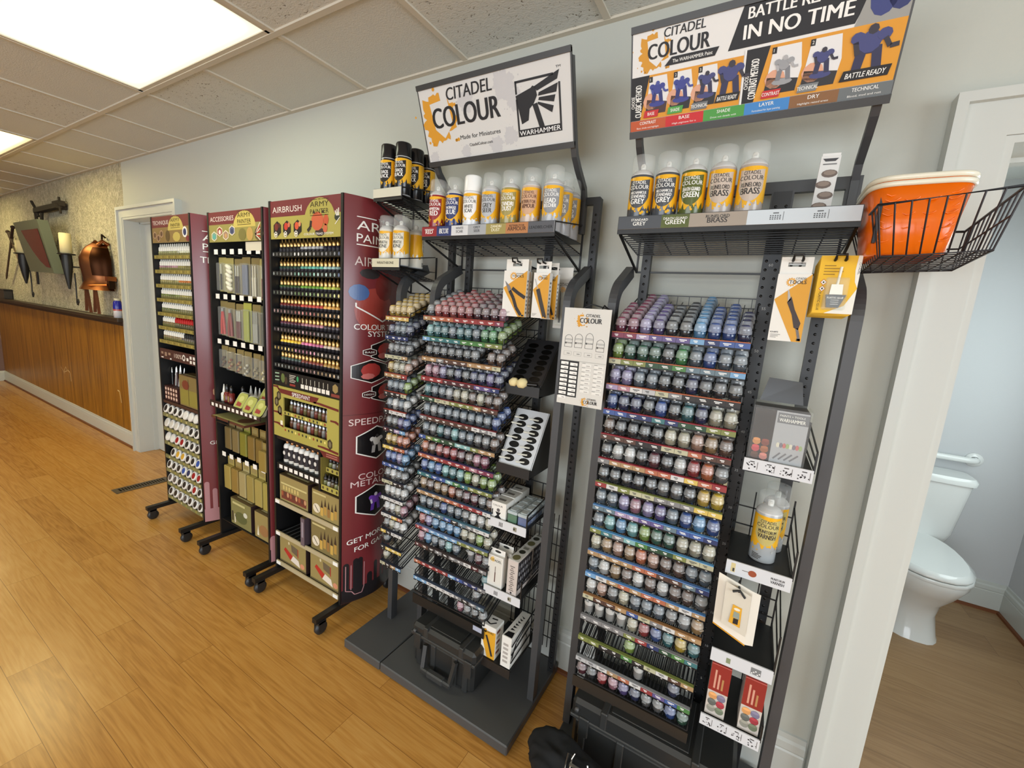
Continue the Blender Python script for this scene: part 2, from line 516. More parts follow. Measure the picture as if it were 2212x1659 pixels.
ORD = ['first', 'second', 'third', 'fourth', 'fifth', 'sixth', 'seventh', 'eighth', 'ninth', 'tenth', 'eleventh', 'twelfth', 'thirteenth', 'fourteenth', 'fifteenth', 'sixteenth', 'seventeenth', 'eighteenth', 'nineteenth', 'twentieth']
# ================================================================ ROOM
H = 2.559
GT = 0.6096
XL, XR, YF = -5.35, 9.0, -5.8
DL0, DL1, DLZ = -0.575, 0.36, 2.10      # left doorway opening
DR0, DR1, DRZ = 4.711, 5.56, 2.039      # washroom doorway opening
WT = 0.16
mb = MB(); mb.box(XL, XR, YF, 0.06, -0.05, 0.0); mb.box(XL, 4.3, 0.06, 0.3, -0.05, 0.0); struct(mb, 'floor', ['floor'])
mb = MB(); mb.box(4.3, 6.0, 0.06, 2.0, -0.05, 0.0); struct(mb, 'floor_washroom', ['bathfloor'])
mb = MB()
mb.box(-0.60, DL0, 0, WT, 0, H); mb.box(DL0, DL1, 0, WT, DLZ, H); mb.box(DL1, DR0, 0, WT, 0, H)
mb.box(DR0, DR1, 0, WT, DRZ, H); mb.box(DR1, XR, 0, WT, 0, H)
struct(mb, 'wall_back', ['wall'])
mb = MB(); mb.box(XL, -0.60, 0, WT, 1.22, H); struct(mb, 'wall_stone', ['stone'])
mb = MB(); mb.box(XL, -0.60, -0.004, WT, 0, 1.22)
tape = C(214, 190, 140)
cv = Canvas(mb, (0, -0.0042, 0), mi=1)
cv.line([(-2.62, 0.50), (-2.55, 0.56), (-2.50, 0.52), (-2.62, 0.49)], 0.008, tape); cv.line([(-2.48, 0.53), (-2.42, 0.51), (-2.40, 0.41)], 0.014, tape); cv.line([(-2.72, 0.54), (-2.6, 0.47)], 0.005, tape)
cv.line([(-1.06, 0.515), (-1.01, 0.51), (-0.985, 0.40)], 0.012, tape)
struct(mb, 'wall_panelling', ['panel', 'print'])
mb = MB(); mb.box(XL - 0.1, XL, YF, WT, 0, H); struct(mb, 'wall_left', ['purplewall'])
mb = MB()
mb.bbox(XL, -0.655, -0.085, 0.0, 1.200, 1.238, 0.006, C(52, 38, 26))
mb.box(XL, -0.655, -0.03, 0.0, 1.165, 1.200, C(60, 42, 26))
struct(mb, 'trim_1', ['print'])

def baseboard(name, p0, p1, nrm, shoe=True, hs=1.1):
    mb = MB(); p0 = Vector(p0); p1 = Vector(p1); nn = Vector(nrm)
    cw = C(226, 224, 215)
    prof = [(0.0, 0.0), (0.014, 0.0), (0.014, 0.092), (0.011, 0.096), (0.014, 0.100), (0.013, 0.116), (0.007, 0.122), (0.006, 0.134), (0.0, 0.136)]
    prof = [(a, z * hs) for a, z in prof]
    v = []
    for p in (p0, p1): v += [p + nn * a + Vector((0, 0, z)) for a, z in prof]
    k = len(prof)
    mb.add(v, [(i, (i + 1) % k, k + (i + 1) % k, k + i) for i in range(k)] + [tuple(range(k)), tuple(range(2 * k - 1, k - 1, -1))], cw, 0)
    if shoe:
        v = []
        for p in (p0, p1): v += [p + nn * a + Vector((0, 0, z)) for a, z in ((0.014, 0.0), (0.027, 0.0), (0.024, 0.010), (0.014, 0.016))]
        mb.add(v, [(0, 1, 5, 4), (1, 2, 6, 5), (2, 3, 7, 6), (0, 3, 2, 1), (4, 5, 6, 7)], C(110, 62, 30), 1)
    return struct(mb, name, ['trim', 'print'])
baseboard('baseboard_stone', (XL, -0.004, 0), (-0.665, -0.004, 0), (0, -1, 0))
baseboard('baseboard_back', (0.46, 0, 0), (4.60, 0, 0), (0, -1, 0), True, 1.5)
baseboard('baseboard_left', (XL, YF, 0), (XL, 0, 0), (1, 0, 0), False)

def casing(name, x0, x1, z1, w, y=0.0, sides='both', t=0.028, dr=1.0):
    """moulded door casing around the opening x0..x1 up to z1, plus jambs and head"""
    mb = MB()
    def leg(xa, xb, outer):
        mb.box(xa, xb, -t, 0.0, 0, z1, mi=0)
        xo = (xa, xa + 0.022) if outer < 0 else (xb - 0.022, xb)
        mb.box(xo[0], xo[1], -t - 0.016, -t, 0, z1 + w - 0.024, mi=0)
    leg(x0 - w, x0, -1)
    if sides == 'both': leg(x1, x1 + w, 1)
    xe = x1 + w
    mb.box(x0 - w, xe, -t, 0.0, z1, z1 + w, mi=0)
    mb.box(x0 - w, xe, -t - 0.016, -t, z1 + w - 0.024, z1 + w, mi=0)
    mb.box(x0 + 0.0005, x0 + 0.018, -t + 0.004, WT + 0.002, 0, z1 - 0.018, mi=0)
    mb.box(x1 - 0.018, x1 - 0.0005, -t + 0.004, WT + 0.002, 0, z1 - 0.018, mi=0)
    mb.box(x0 + 0.0005, x1 - 0.0005, -t + 0.004, WT + 0.002, z1 - 0.018, z1 - 0.0005, mi=0)
    mb.box(x0 + 0.018, x0 + 0.030, 0.085, 0.115, 0, z1 - 0.018, mi=0)
    mb.box(x0 + 0.018, x1 - 0.018, 0.085, 0.115, z1 - 0.030, z1 - 0.018, mi=0)
    return struct(mb, name, ['trim'])
casing('trim_2', DL0, DL1, DLZ, 0.085, t=0.03)
casing('trim_3', DR0, DR1, DRZ, 0.105, t=0.034)
mb = MB(); mb.box(DL0 + 0.02, DL1 - 0.02, 0.115, 0.155, 0.005, DLZ - 0.02)
for a, bz in ((0.15, 0.9), (1.05, 1.95)):
    for xx in (DL0 + 0.12, DL0 + 0.52):
        mb.box(xx, xx + 0.28, 0.110, 0.116, a, bz)
struct(mb, 'door_1', ['trim'])

# washroom beyond the right-hand doorway
mb = MB(); mb.box(4.30, 5.84, 1.87, 1.97, 0, 2.45); struct(mb, 'wall_washroom_back', ['bathwall'])
mb = MB(); mb.box(5.737, 5.84, WT, 1.87, 0, 0.95); mb.box(5.737, 5.84, WT, 1.87, 2.1, 2.45); mb.box(5.737, 5.84, WT, 0.4, 0.95, 2.1); mb.box(5.737, 5.84, 1.5, 1.87, 0.95, 2.1)
struct(mb, 'wall_washroom_right', ['bathwall'])
mb = MB(); mb.box(4.20, 4.30, WT, 1.97, 0, 2.45); struct(mb, 'wall_washroom_left', ['bathwall'])
mb = MB(); mb.box(4.20, 5.84, WT, 1.97, 2.45, 2.5); struct(mb, 'ceiling_washroom', ['tile'])
baseboard('baseboard_washroom_back', (4.3, 1.87, 0), (5.737, 1.87, 0), (0, -1, 0), True, 1.3)
baseboard('baseboard_washroom_right', (5.737, WT, 0), (5.737, 1.87, 0), (-1, 0, 0), True, 1.3)

# suspended ceiling: tiles in a T-bar grid, with gaps where the light panels sit
LIGHTS = [(2, 0, 'A'), (-3, 0, 'B'), (-8, 0, 'B'), (2, 4, 'A'), (-3, 4, 'B'), (7, 4, 'A')]  # far-end and street-side panels are unseen, added for the light they give
YR = [0.0, -0.464] + [-0.464 - GT * i for i in range(1, 9)] + [YF]
mb = MB()
taken = set()
for k, j, t in LIGHTS:
    taken.add((k, j)); taken.add((k + 1, j))
for k in range(-9, 15):
    x0, x1 = max(k * GT, XL), min((k + 1) * GT, XR)
    if x1 <= x0: continue
    for j in range(-1, len(YR) - 2):
        if (k, j) in taken: continue
        ya, yb = YR[j + 1], YR[j + 2]
        fis = (j == -1 and (k == 2 or k >= 5)) or (j >= 0 and (k >= 4 or (k * 7 + j * 5) % 4 == 0))
        mb.add([(x0, ya, H + 0.004), (x1, ya, H + 0.004), (x1, yb, H + 0.004), (x0, yb, H + 0.004)], [(0, 1, 2, 3)], mi=1 if fis else 0)
for k in range(-8, 15):
    x = k * GT
    if not XL < x < XR: continue
    ys = [YR[0]]
    mb.box(x - 0.012, x + 0.012, YR[1], 0, H - 0.003, H + 0.02, mi=2)
    for j in range(0, len(YR) - 2):
        if (k - 1, j) in taken and (k, j) in taken: continue
        mb.box(x - 0.012, x + 0.012, YR[j + 2], YR[j + 1], H - 0.003, H + 0.02, mi=2)
for y in YR[1:-1]: mb.box(XL, XR, y - 0.012, y + 0.012, H - 0.004, H + 0.02, mi=2)
mb.box(XL, XR, -0.022, 0.0, H - 0.004, H + 0.02, mi=2)
struct(mb, 'ceiling', ['tile', 'tile2', 'grid'])
lab = {(2, 0): 'lit fluorescent ceiling panel glowing white, large in the near ceiling', (-3, 0): 'yellow glowing ceiling panel farther off, above the stone wall',
       (-8, 0): 'yellow lit ceiling panel over the far end of the stone wall', (2, 4): 'lit ceiling panel in the street-side row, middle one',
       (-3, 4): 'yellow lit ceiling panel in the street-side row, far end', (7, 4): 'lit ceiling panel in the street-side row, window end'}
for k, j, t in LIGHTS:
    x0, x1, y1 = k * GT, (k + 2) * GT, YR[j + 1]
    y0 = y1 - GT
    th = thing('ceiling_light', lab[(k, j)], 'ceiling light', ((x0 + x1) / 2, (y0 + y1) / 2, H), 'ceiling light panels')
    q = MB(); e = 0.018
    for a in ((x0 + 0.012, x1 - 0.012, y1 - 0.012 - e, y1 - 0.012), (x0 + 0.012, x1 - 0.012, y0 + 0.012, y0 + 0.012 + e), (x0 + 0.012, x0 + 0.012 + e, y0 + 0.012, y1 - 0.012), (x1 - 0.012 - e, x1 - 0.012, y0 + 0.012, y1 - 0.012)):
        q.box(a[0], a[1], a[2], a[3], H - 0.001, H + 0.03)
    q.build('frame', ['grid'], th)
    q = MB(); q.box(x0 + 0.03, x1 - 0.03, y0 + 0.03, y1 - 0.03, H + 0.004, H + 0.010)
    q.build('diffuser', ['light' + t], th)

# floor register
th = thing('floor_vent', 'dark bronze floor vent register set in the wood floor', 'floor vent', (0.29, -0.31, 0))
q = MB(); vc = C(88, 76, 58)
q.box(0.240, 0.258, -0.467, -0.13, 0, 0.006, vc); q.box(0.322, 0.340, -0.467, -0.13, 0, 0.006, vc)
q.box(0.258, 0.322, -0.467, -0.437, 0, 0.006, vc); q.box(0.258, 0.322, -0.158, -0.13, 0, 0.006, vc)
for i in range(17):
    y = -0.434 + i * 0.0166
    q.box(0.258, 0.322, y + 0.010, y + 0.0166, 0.001, 0.005, vc)
q.build('grille', ['coat'], th)
q = MB(); q.box(0.256, 0.324, -0.44, -0.15, 0.0002, 0.0010, BLACK); q.build('damper', ['matte'], th)
# ================================================================ THINGS ON THE STONE WALL
# sword pair behind the shield
def sword(name, label, p, q, blade, hilt, gc):
    p = Vector(p); q = Vector(q)
    th = thing(name, label, 'sword', tuple(p), 'crossed swords on the stone wall')
    d = (q - p).normalized(); s = d.cross(Vector((0, -1, 0))).normalized()
    g = p + d * 0.20
    b = MB(); nn = Vector((0, -1, 0))
    w = 0.022
    vs = [g - s * w, g + s * w, q - d * 0.06 + s * w, q, q - d * 0.06 - s * w]
    b.add([v + nn * 0.004 for v in vs] + [v - nn * 0.004 for v in vs], [(0, 1, 2, 3, 4), (9, 8, 7, 6, 5), (0, 1, 6, 5), (1, 2, 7, 6), (2, 3, 8, 7), (3, 4, 9, 8), (4, 0, 5, 9)], blade)
    b.build('blade', ['metal' if blade[0] > 0.3 else 'matte'], th)
    b = MB(); b.tube([p + d * 0.02, g], 0.014, 8, hilt); b.lathe([(0, -0.022), (0.016, -0.016), (0.022, 0), (0.016, 0.016), (0, 0.022)], 10, hilt, X=T(*p)); b.build('hilt', ['matte'], th)
    b = MB(); b.bar(g - s * 0.09, g + s * 0.09, 0.016, 0.018, gc); b.build('crossguard', ['coat'], th)
sword('wall_sword', 'bare steel sword leaning left to right behind the grey shield', (-4.06, -0.05, 2.09), (-3.50, -0.06, 1.60), C(215, 205, 180), C(70, 55, 45), C(60, 55, 50))
sword('wall_sword', 'dark sheathed sword crossing the bare steel one beside the shield', (-3.60, -0.09, 2.12), (-4.40, -0.05, 1.50), C(58, 42, 36), C(52, 40, 36), C(90, 80, 66))
# shield
th = thing('wall_shield', 'grey-green shield with a dark red field on the stone wall', 'shield', (-2.33, -0.02, 1.86))
sh = Matrix(((1, 0, 0, 0), (0, 1, -0.14, 0.26), (0, 0, 1, 0), (0, 0, 0, 1)))
def shx(pts): return pts
q = MB(); X = T(0, 0.0, 0)
top, bot = 2.105, 1.60
def shield_pt(x, z, d): return (x, -0.16 - 0.16 * (z - bot) - d, z)
out = [(-2.76, top), (-1.93, top + 0.0), (-1.93, bot), (-2.72, bot + 0.01)]
v = [shield_pt(x, z, 0) for x, z in out] + [shield_pt(x, z, -0.075) for x, z in out]
q.add(v, [(0, 1, 2, 3), (7, 6, 5, 4), (0, 4, 5, 1), (1, 5, 6, 2), (2, 6, 7, 3), (3, 7, 4, 0)], C(96, 102, 84))
q.add([(-2.35, -0.10, 1.75), (-2.30, -0.10, 1.75), (-2.30, 0.0, 1.75), (-2.35, 0, 1.75), (-2.35, -0.10, 1.80), (-2.30, -0.10, 1.80), (-2.30, 0, 1.80), (-2.35, 0, 1.80)], [(0, 1, 5, 4), (1, 2, 6, 5), (3, 0, 4, 7), (4, 5, 6, 7), (0, 3, 2, 1)], DARK)
q.build('board', ['coat'], th)
q = MB()
red = [(-2.56, top - 0.085), (-1.99, top - 0.085), (-1.97, bot + 0.05), (-2.10, bot + 0.06), (-2.24, bot + 0.12), (-2.37, bot + 0.21), (-2.47, bot + 0.31)]
tr = tessellate_polygon([[Vector((a, b2, 0)) for a, b2 in red]])
q.add([shield_pt(x, z, 0.004) for x, z in red], [tuple(t) for t in tr], C(84, 10, 10))
q.build('field', ['gloss'], th)
# candle sconces
def sconce(x, y, z0, z1, label, r=0.043):
    th = thing('candle_sconce', label, 'wall sconce', (x, 0, z0 - 0.1), 'candle sconces on the stone wall')
    q = MB(); q.lathe([(0, z1), (r * 0.9, z1), (r, z1 - 0.006), (r, z0), (0, z0)], 14, C(232, 220, 172), X=T(x, y, 0)); q.build('candle', ['matte'], th)
    q = MB(); q.lathe([(0, z0 - 0.012), (r * 1.5, z0 - 0.008), (r * 1.55, z0 + 0.004), (r * 1.1, z0 + 0.001)], 14, BLACK, X=T(x, y, 0))
    q.lathe([(r * 0.9, z0 - 0.01), (r * 0.95, z0 - 0.10), (r * 0.5, z0 - 0.26), (0.008, z0 - 0.34)], 12, BLACK, X=T(x, y, 0))
    q.build('cup', ['coat'], th)
    q = MB(); q.bbox(x - 0.03, x + 0.03, -0.012, 0, z0 - 0.34, z0 + 0.02, 0.004, BLACK); q.bar((x, -0.006, z0 - 0.12), (x, y, z0 - 0.12), 0.014, col=BLACK)
    sp = []
    for i in range(26):
        t = i / 25; a = t * 3.2 * PI; rr = 0.034 * (1 - 0.72 * t)
        sp.append((x + 0.02 - rr * math.sin(a), y * 0.6, z0 - 0.46 - rr * math.cos(a)))
    q.tube([(x, y * 0.6, z0 - 0.18), (x + 0.004, y * 0.6, z0 - 0.34), (x - 0.006, y * 0.6, z0 - 0.44)] + sp, 0.006, 6, BLACK)
    q.build('bracket', ['coat'], th)
sconce(-1.70, -0.115, 1.795, 1.99, 'cream candle on a black iron sconce between shield and copper armour')
sconce(-3.24, -0.10, 1.81, 1.955, 'cream candle sconce half hidden by the swords and shield', 0.05)
# crossbow-like bracket above
th = thing('wall_crossbow', 'small dark iron crossbow mounted high on the stone wall', 'crossbow', (-2.3, 0, 2.27))
q = MB(); cb = C(58, 52, 44)
q.bar((-2.72, -0.07, 2.262), (-1.98, -0.07, 2.272), 0.05, 0.045, cb); q.bar((-2.16, -0.05, 2.30), (-1.96, -0.05, 2.30), 0.05, 0.05, cb)
q.bar((-2.7, -0.07, 2.30), (-2.1, -0.07, 2.30), 0.010, 0.010, C(120, 112, 96))
q.build('stock', ['matte'], th)
q = MB(); q.tube([(-2.76, -0.09, 2.36), (-2.70, -0.08, 2.29), (-2.66, -0.07, 2.20)], 0.014, 6, cb); q.tube([(-1.99, -0.06, 2.36), (-1.98, -0.06, 2.20)], 0.010, 6, cb); q.build('limb', ['matte'], th)
q = MB(); q.tube([(-2.80, -0.06, 2.27), (-2.78, -0.06, 2.13), (-2.62, -0.06, 2.12), (-2.58, -0.06, 2.24)], 0.014, 6, cb); q.build('stirrup', ['matte'], th)
q = MB(); q.box(-2.06, -2.0, -0.05, 0, 2.25, 2.29, cb); q.build('mount', ['matte'], th)
# copper breastplate
th = thing('copper_breastplate', 'copper breastplate armour with leather straps hung on the stone wall', 'armour', (-1.06, 0, 1.55))
q = MB()
cx = -1.06
rings = [(1.47, 0.185, 0.175), (1.50, 0.165, 0.160), (1.545, 0.145, 0.140), (1.60, 0.148, 0.146), (1.68, 0.155, 0.158), (1.75, 0.152, 0.160), (1.81, 0.130, 0.140), (1.85, 0.105, 0.115), (1.885, 0.075, 0.08)]
n = 20; v = []; f = []
for z, rx, ry in rings:
    for i in range(n + 1):
        a = PI + PI * i / n
        k = 1.0 + 0.10 * math.exp(-((a - 1.5 * PI) / 0.35) ** 2)
        v.append((cx + rx * math.cos(a), -0.02 + ry * math.sin(a) * k, z))
for r_ in range(len(rings) - 1):
    for i in range(n): f.append((r_ * (n + 1) + i, r_ * (n + 1) + i + 1, (r_ + 1) * (n + 1) + i + 1, (r_ + 1) * (n + 1) + i))
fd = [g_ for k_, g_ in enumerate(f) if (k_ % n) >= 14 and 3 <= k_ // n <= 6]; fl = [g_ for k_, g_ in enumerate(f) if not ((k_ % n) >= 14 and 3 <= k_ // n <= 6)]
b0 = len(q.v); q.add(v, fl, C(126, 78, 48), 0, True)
for g_ in fd: q.f.append(tuple(i + b0 for i in g_)); q.m.append(0); q.c.append(C(52, 30, 18)); q.s.append(True)  # armhole hollow's shade put into the face colour, no opening cut
q.build('front_plate', ['copper'], th)
q = MB()
for s in (-1, 1):
    q.tube([(cx + s * 0.075, -0.08, 1.87), (cx + s * 0.085, -0.05, 1.91), (cx + s * 0.09, -0.01, 1.88)], 0.018, 8, C(120, 70, 40))
q.tube([(cx + 0.02, -0.01, 1.95), (cx + 0.05, -0.04, 1.97), (cx + 0.07, -0.05, 1.90)], 0.008, 6, C(40, 30, 26))
q.build('shoulder_strap', ['copper'], th)
q = MB(); q.tube([(cx - 0.15, -0.06, 1.52), (cx - 0.09, -0.15, 1.505), (cx, -0.18, 1.50), (cx + 0.09, -0.15, 1.505), (cx + 0.15, -0.06, 1.52)], 0.012, 8, C(170, 96, 48)); q.build('waist_roll', ['copper'], th)
for i, (xa, ya, xb, yb) in enumerate(((-0.13, -0.13, -0.16, -0.13), (-0.12, -0.13, -0.05, -0.13), (0.09, -0.13, 0.05, -0.13), (0.10, -0.13, 0.15, -0.13))):
    q = MB()
    pts = [Vector((cx + xa, ya, 1.50)), Vector((cx + (xa + xb) / 2 + 0.004, ya, 1.39)), Vector((cx + xb, yb, 1.27 - 0.01 * (i % 2)))]
    for a, b2 in zip(pts, pts[1:]): q.bar(a, b2, 0.004, 0.022, C(104, 62, 40), upv=(0, 1, 0))
    q.build('leather_strap', ['matte'], th)
q = MB(); q.box(cx + 0.14, cx + 0.21, -0.07, -0.01, 1.56, 1.60, C(150, 92, 56)); q.box(cx + 0.15, cx + 0.20, -0.06, -0.02, 1.49, 1.56, C(52, 38, 30)); q.build('buckle', ['copper'], th)
# ledge things
th = thing('spray_bottle', 'small blue and white bottle standing on the ledge by the left doorway', 'bottle', (-0.755, -0.045, 1.238))
q = MB(); q.lathe([(0, 1.238), (0.032, 1.238), (0.033, 1.30), (0.033, 1.315), (0.034, 1.33), (0.030, 1.375), (0.022, 1.39), (0.022, 1.405), (0, 1.407)], 14, X=T(-0.755, -0.045, 0), cols=[C(215, 215, 220), C(215, 215, 220), C(180, 80, 70), C(28, 32, 150), C(28, 32, 150), C(28, 32, 150), C(200, 195, 170), C(200, 195, 170)]); q.build('bottle', ['gloss'], th)
q = MB(); q.lathe([(0.0225, 1.392), (0.024, 1.393), (0.024, 1.408), (0, 1.409)], 14, C(205, 200, 178), X=T(-0.755, -0.045, 0)); q.build('cap', ['gloss'], th)
th = thing('storage_box', 'dark box on the far end of the ledge, cut by the left edge', 'box', (-4.55, -0.05, 1.238))
q = MB(); q.bbox(-4.80, -4.42, -0.082, -0.005, 1.238, 1.35, 0.005, C(44, 38, 32)); q.build('box', ['coat'], th)
q = MB(); q.bbox(-4.81, -4.41, -0.084, -0.003, 1.351, 1.368, 0.004, C(36, 32, 28)); q.build('lid', ['coat'], th)
# washroom
TX = 5.20
th = thing('toilet', 'white porcelain toilet in the washroom', 'toilet', (TX, 1.5, 0))
q = MB()
def rr(cx, cy, hx, hy, z, n=24, e=3.0):
    o = []
    for i in range(n):
        a = 2 * PI * i / n; c, s_ = math.cos(a), math.sin(a)
        o.append((cx + hx * abs(c) ** (2 / e) * (1 if c >= 0 else -1), cy + hy * abs(s_) ** (2 / e) * (1 if s_ >= 0 else -1), z))
    return o
def loft(q, rings, col=WHITE, mi=0, cap0=True, cap1=True):
    n = len(rings[0]); v = [p for g in rings for p in g]; f = []
    for i in range(len(rings) - 1):
        for j in range(n): f.append((i * n + j, i * n + (j + 1) % n, (i + 1) * n + (j + 1) % n, (i + 1) * n + j))
    q.add(v, f, col, mi, True)
    if cap0: q.add(rings[0], [tuple(range(n - 1, -1, -1))], col, mi)
    if cap1: q.add(rings[-1], [tuple(range(n))], col, mi)
loft(q, [rr(TX, 1.50, 0.125, 0.27, 0, e=3), rr(TX, 1.50, 0.118, 0.262, 0.02), rr(TX, 1.51, 0.105, 0.235, 0.12), rr(TX, 1.50, 0.11, 0.25, 0.20), rr(TX, 1.47, 0.15, 0.31, 0.29, e=2.5), rr(TX, 1.455, 0.182, 0.345, 0.36, e=2.3), rr(TX, 1.455, 0.185, 0.345, 0.385, e=2.3)])
q.build('bowl', ['porcelain'], th)
q = MB(); loft(q, [rr(TX, 1.425, 0.185, 0.315, 0.386, e=2.3), rr(TX, 1.425, 0.188, 0.318, 0.398, e=2.3), rr(TX, 1.425, 0.185, 0.315, 0.405, e=2.3)]); q.build('seat', ['porcelain'], th)
q = MB(); loft(q, [rr(TX, 1.425, 0.182, 0.312, 0.409, e=2.3), rr(TX, 1.425, 0.186, 0.316, 0.420, e=2.3), rr(TX, 1.43, 0.165, 0.29, 0.436, e=2.3)]); q.build('seat_lid', ['porcelain'], th)
q = MB(); loft(q, [rr(TX, 1.76, 0.185, 0.075, 0.40, e=4), rr(TX, 1.755, 0.20, 0.085, 0.46, e=5), rr(TX, 1.75, 0.232, 0.098, 0.765, e=6)]); q.build('tank', ['porcelain'], th)
q = MB(); loft(q, [rr(TX, 1.75, 0.245, 0.108, 0.767, e=6), rr(TX, 1.75, 0.248, 0.110, 0.79, e=6), rr(TX, 1.75, 0.235, 0.10, 0.808, e=6)]); q.build('tank_lid', ['porcelain'], th)
th = thing('grab_bar', 'white grab bar on the washroom wall above the toilet tank', 'grab bar', (5.1, 1.87, 0.885))
q = MB(); q.tube([(4.62, 1.868, 0.885), (4.62, 1.84, 0.885), (4.63, 1.825, 0.885), (4.66, 1.82, 0.885), (5.42, 1.82, 0.885), (5.455, 1.825, 0.885), (5.465, 1.84, 0.885), (5.465, 1.868, 0.885)], 0.018, 12); q.build('bar', ['porcelain'], th)
for xx in (4.62, 5.465):
    q = MB(); q.lathe([(0, 0), (0.042, 0), (0.040, 0.006), (0.02, 0.010)], 18, WHITE, X=T(xx, 1.87, 0.885) @ rot_x(PI / 2)); q.build('mounting_flange', ['porcelain'], th)
# ================================================================ THE THREE MAROON DISPLAY RACKS
MAR = C(112, 44, 48); MARD = C(78, 28, 34); OLIVE = C(168, 158, 78); OLIVD = C(120, 108, 50); GOLDT = C(196, 176, 92); PINKD = C(176, 128, 132)
AYF, AYB = -0.37, -0.04
def blob(cv, x, y, s, cols, l=3, seed=1):
    """a plain little model figure: legs, trunk, shoulders, head"""
    a, b2, c = cols
    cv.poly([(x - 0.30 * s, y - 0.50 * s), (x - 0.10 * s, y - 0.50 * s), (x - 0.04 * s, y - 0.1 * s), (x + 0.08 * s, y - 0.1 * s), (x + 0.14 * s, y - 0.5 * s), (x + 0.34 * s, y - 0.5 * s), (x + 0.26 * s, y + 0.05 * s), (x - 0.24 * s, y + 0.05 * s)], b2, l)
    cv.circ(x, y + 0.15 * s, 0.24 * s, a, l + 1, 0.24 * s, 10)
    cv.circ(x - 0.27 * s, y + 0.26 * s, 0.15 * s, a, l + 2, 0.13 * s, 9); cv.circ(x + 0.27 * s, y + 0.26 * s, 0.15 * s, a, l + 2, 0.13 * s, 9)
    cv.circ(x + 0.02 * s, y + 0.40 * s, 0.11 * s, c, l + 2, 0.11 * s, 8)
    cv.line([(x - 0.30 * s, y + 0.18 * s), (x - 0.22 * s, y - 0.10 * s)], 0.11 * s, c, l + 2)
    cv.line([(x + 0.30 * s, y + 0.18 * s), (x + 0.42 * s, y - 0.02 * s), (x + 0.60 * s, y + 0.0 * s)], 0.10 * s, c, l + 3)
def rack(name, label, x0, x1, ztop, title):
    th = thing(name, label, 'display rack', ((x0 + x1) / 2, -0.2, 0), 'maroon paint display racks')
    for xx in (x0, x1 - 0.014):
        q = MB(); q.box(xx, xx + 0.014, AYF, AYB, 0.09, ztop, BLACK); q.build('side_panel', ['coat'], th)
    q = MB(); q.box(x0 + 0.014, x1 - 0.014, AYB - 0.012, AYB, 0.09, ztop, C(14, 14, 14)); q.build('back_panel', ['matte'], th)
    for xx in (x0 + 0.016, x1 - 0.018):
        q = MB(); q.box(xx - 0.015, xx + 0.015, -0.495, -0.015, 0.070, 0.094, BLACK); q.build('foot', ['coat'], th)
        for yy in (-0.462, -0.05):
            q = MB(); q.lathe([(0, -0.013), (0.022, -0.013), (0.030, -0.008), (0.030, 0.008), (0.022, 0.013), (0, 0.013)], 14, C(36, 38, 40), X=T(xx, yy, 0.030) @ rot_y(PI / 2))
            q.box(xx - 0.019, xx - 0.014, yy - 0.02, yy + 0.012, 0.022, 0.070, C(30, 32, 34)); q.box(xx + 0.014, xx + 0.019, yy - 0.02, yy + 0.012, 0.022, 0.070, C(30, 32, 34)); q.box(xx - 0.019, xx + 0.019, yy - 0.024, yy + 0.016, 0.060, 0.072, C(30, 32, 34))
            q.build('caster', ['coat'], th)
    return th
def side_canvas(th, x1, z0, z1, bulge=0.05):
    """the bowed printed panel on the rack's right side"""
    ya, yb = AYF + 0.004, AYB
    def fn(u, v, e):
        t = u / (yb - ya)
        return Vector((x1 + 0.002 + bulge * math.sin(PI * t) + e, ya + u, v))
    q = MB(); n = 18; L = yb - ya
    for off, colr in ((0, MAR), (-0.003, WHITE)):
        vs = []
        for i in range(n + 1): vs += [fn(L * i / n, z0, off), fn(L * i / n, z1, off)]
        fs = [(2 * i, 2 * i + 2, 2 * i + 3, 2 * i + 1) for i in range(n)]
        q.add(vs, fs if off == 0 else [g_[::-1] for g_ in fs], colr, 0, True)
    for z in (z0, z1):
        pts = [fn(L * i / n, z, 0) for i in range(n + 1)] + [fn(L * i / n, z, -0.003) for i in range(n, -1, -1)]
        for i in range(n): q.add([pts[i], pts[i + 1], pts[2 * n - i], pts[2 * n + 1 - i]], [(0, 1, 2, 3)], WHITE)
    cv = Canvas(q, fn=fn, eps=0.0006, maxu=L / 18)
    return q, cv, L
def drips(cv, L, z0, h, col, seed, base=True):
    q = random.Random(seed); k = 9
    if base:
        for i in range(8): cv.rect(L * i / 8, z0, L * (i + 1) / 8, z0 + 0.35 * h, col, 1)
    for i in range(k):
        x = L * (i + 0.2 + 0.5 * q.random()) / k; wd = L * (0.025 + 0.02 * q.random()); hh = h * (0.5 + 0.6 * q.random())
        cv.rect(x - wd, z0 + 0.3 * h, x + wd, z0 + hh, col, 1); cv.circ(x, z0 + hh, wd, col, 1, n=8)
def army_mark(cv, x, y, wd, col, l=2, the=True):
    h = wd * 0.165
    cv.text('ARMY', x, y + h * 0.55, h * 1.05, col, l, 0.005, align='c', w=wd); cv.text('PAINTER', x, y - h * 0.85, h * 0.95, col, l, 0.005, align='c', w=wd)
    cv.rect(x - wd / 2, y - h * 1.22, x + wd / 2, y - h * 1.10, col, l); cv.rect(x - wd / 2, y + h * 1.95, x - wd * 0.12, y + h * 2.05, col, l); cv.rect(x + wd * 0.12, y + h * 1.95, x + wd / 2, y + h * 2.05, col, l)
    if the: cv.text('THE', x, y + h * 1.85, h * 0.35, col, l, 0.0, align='c')
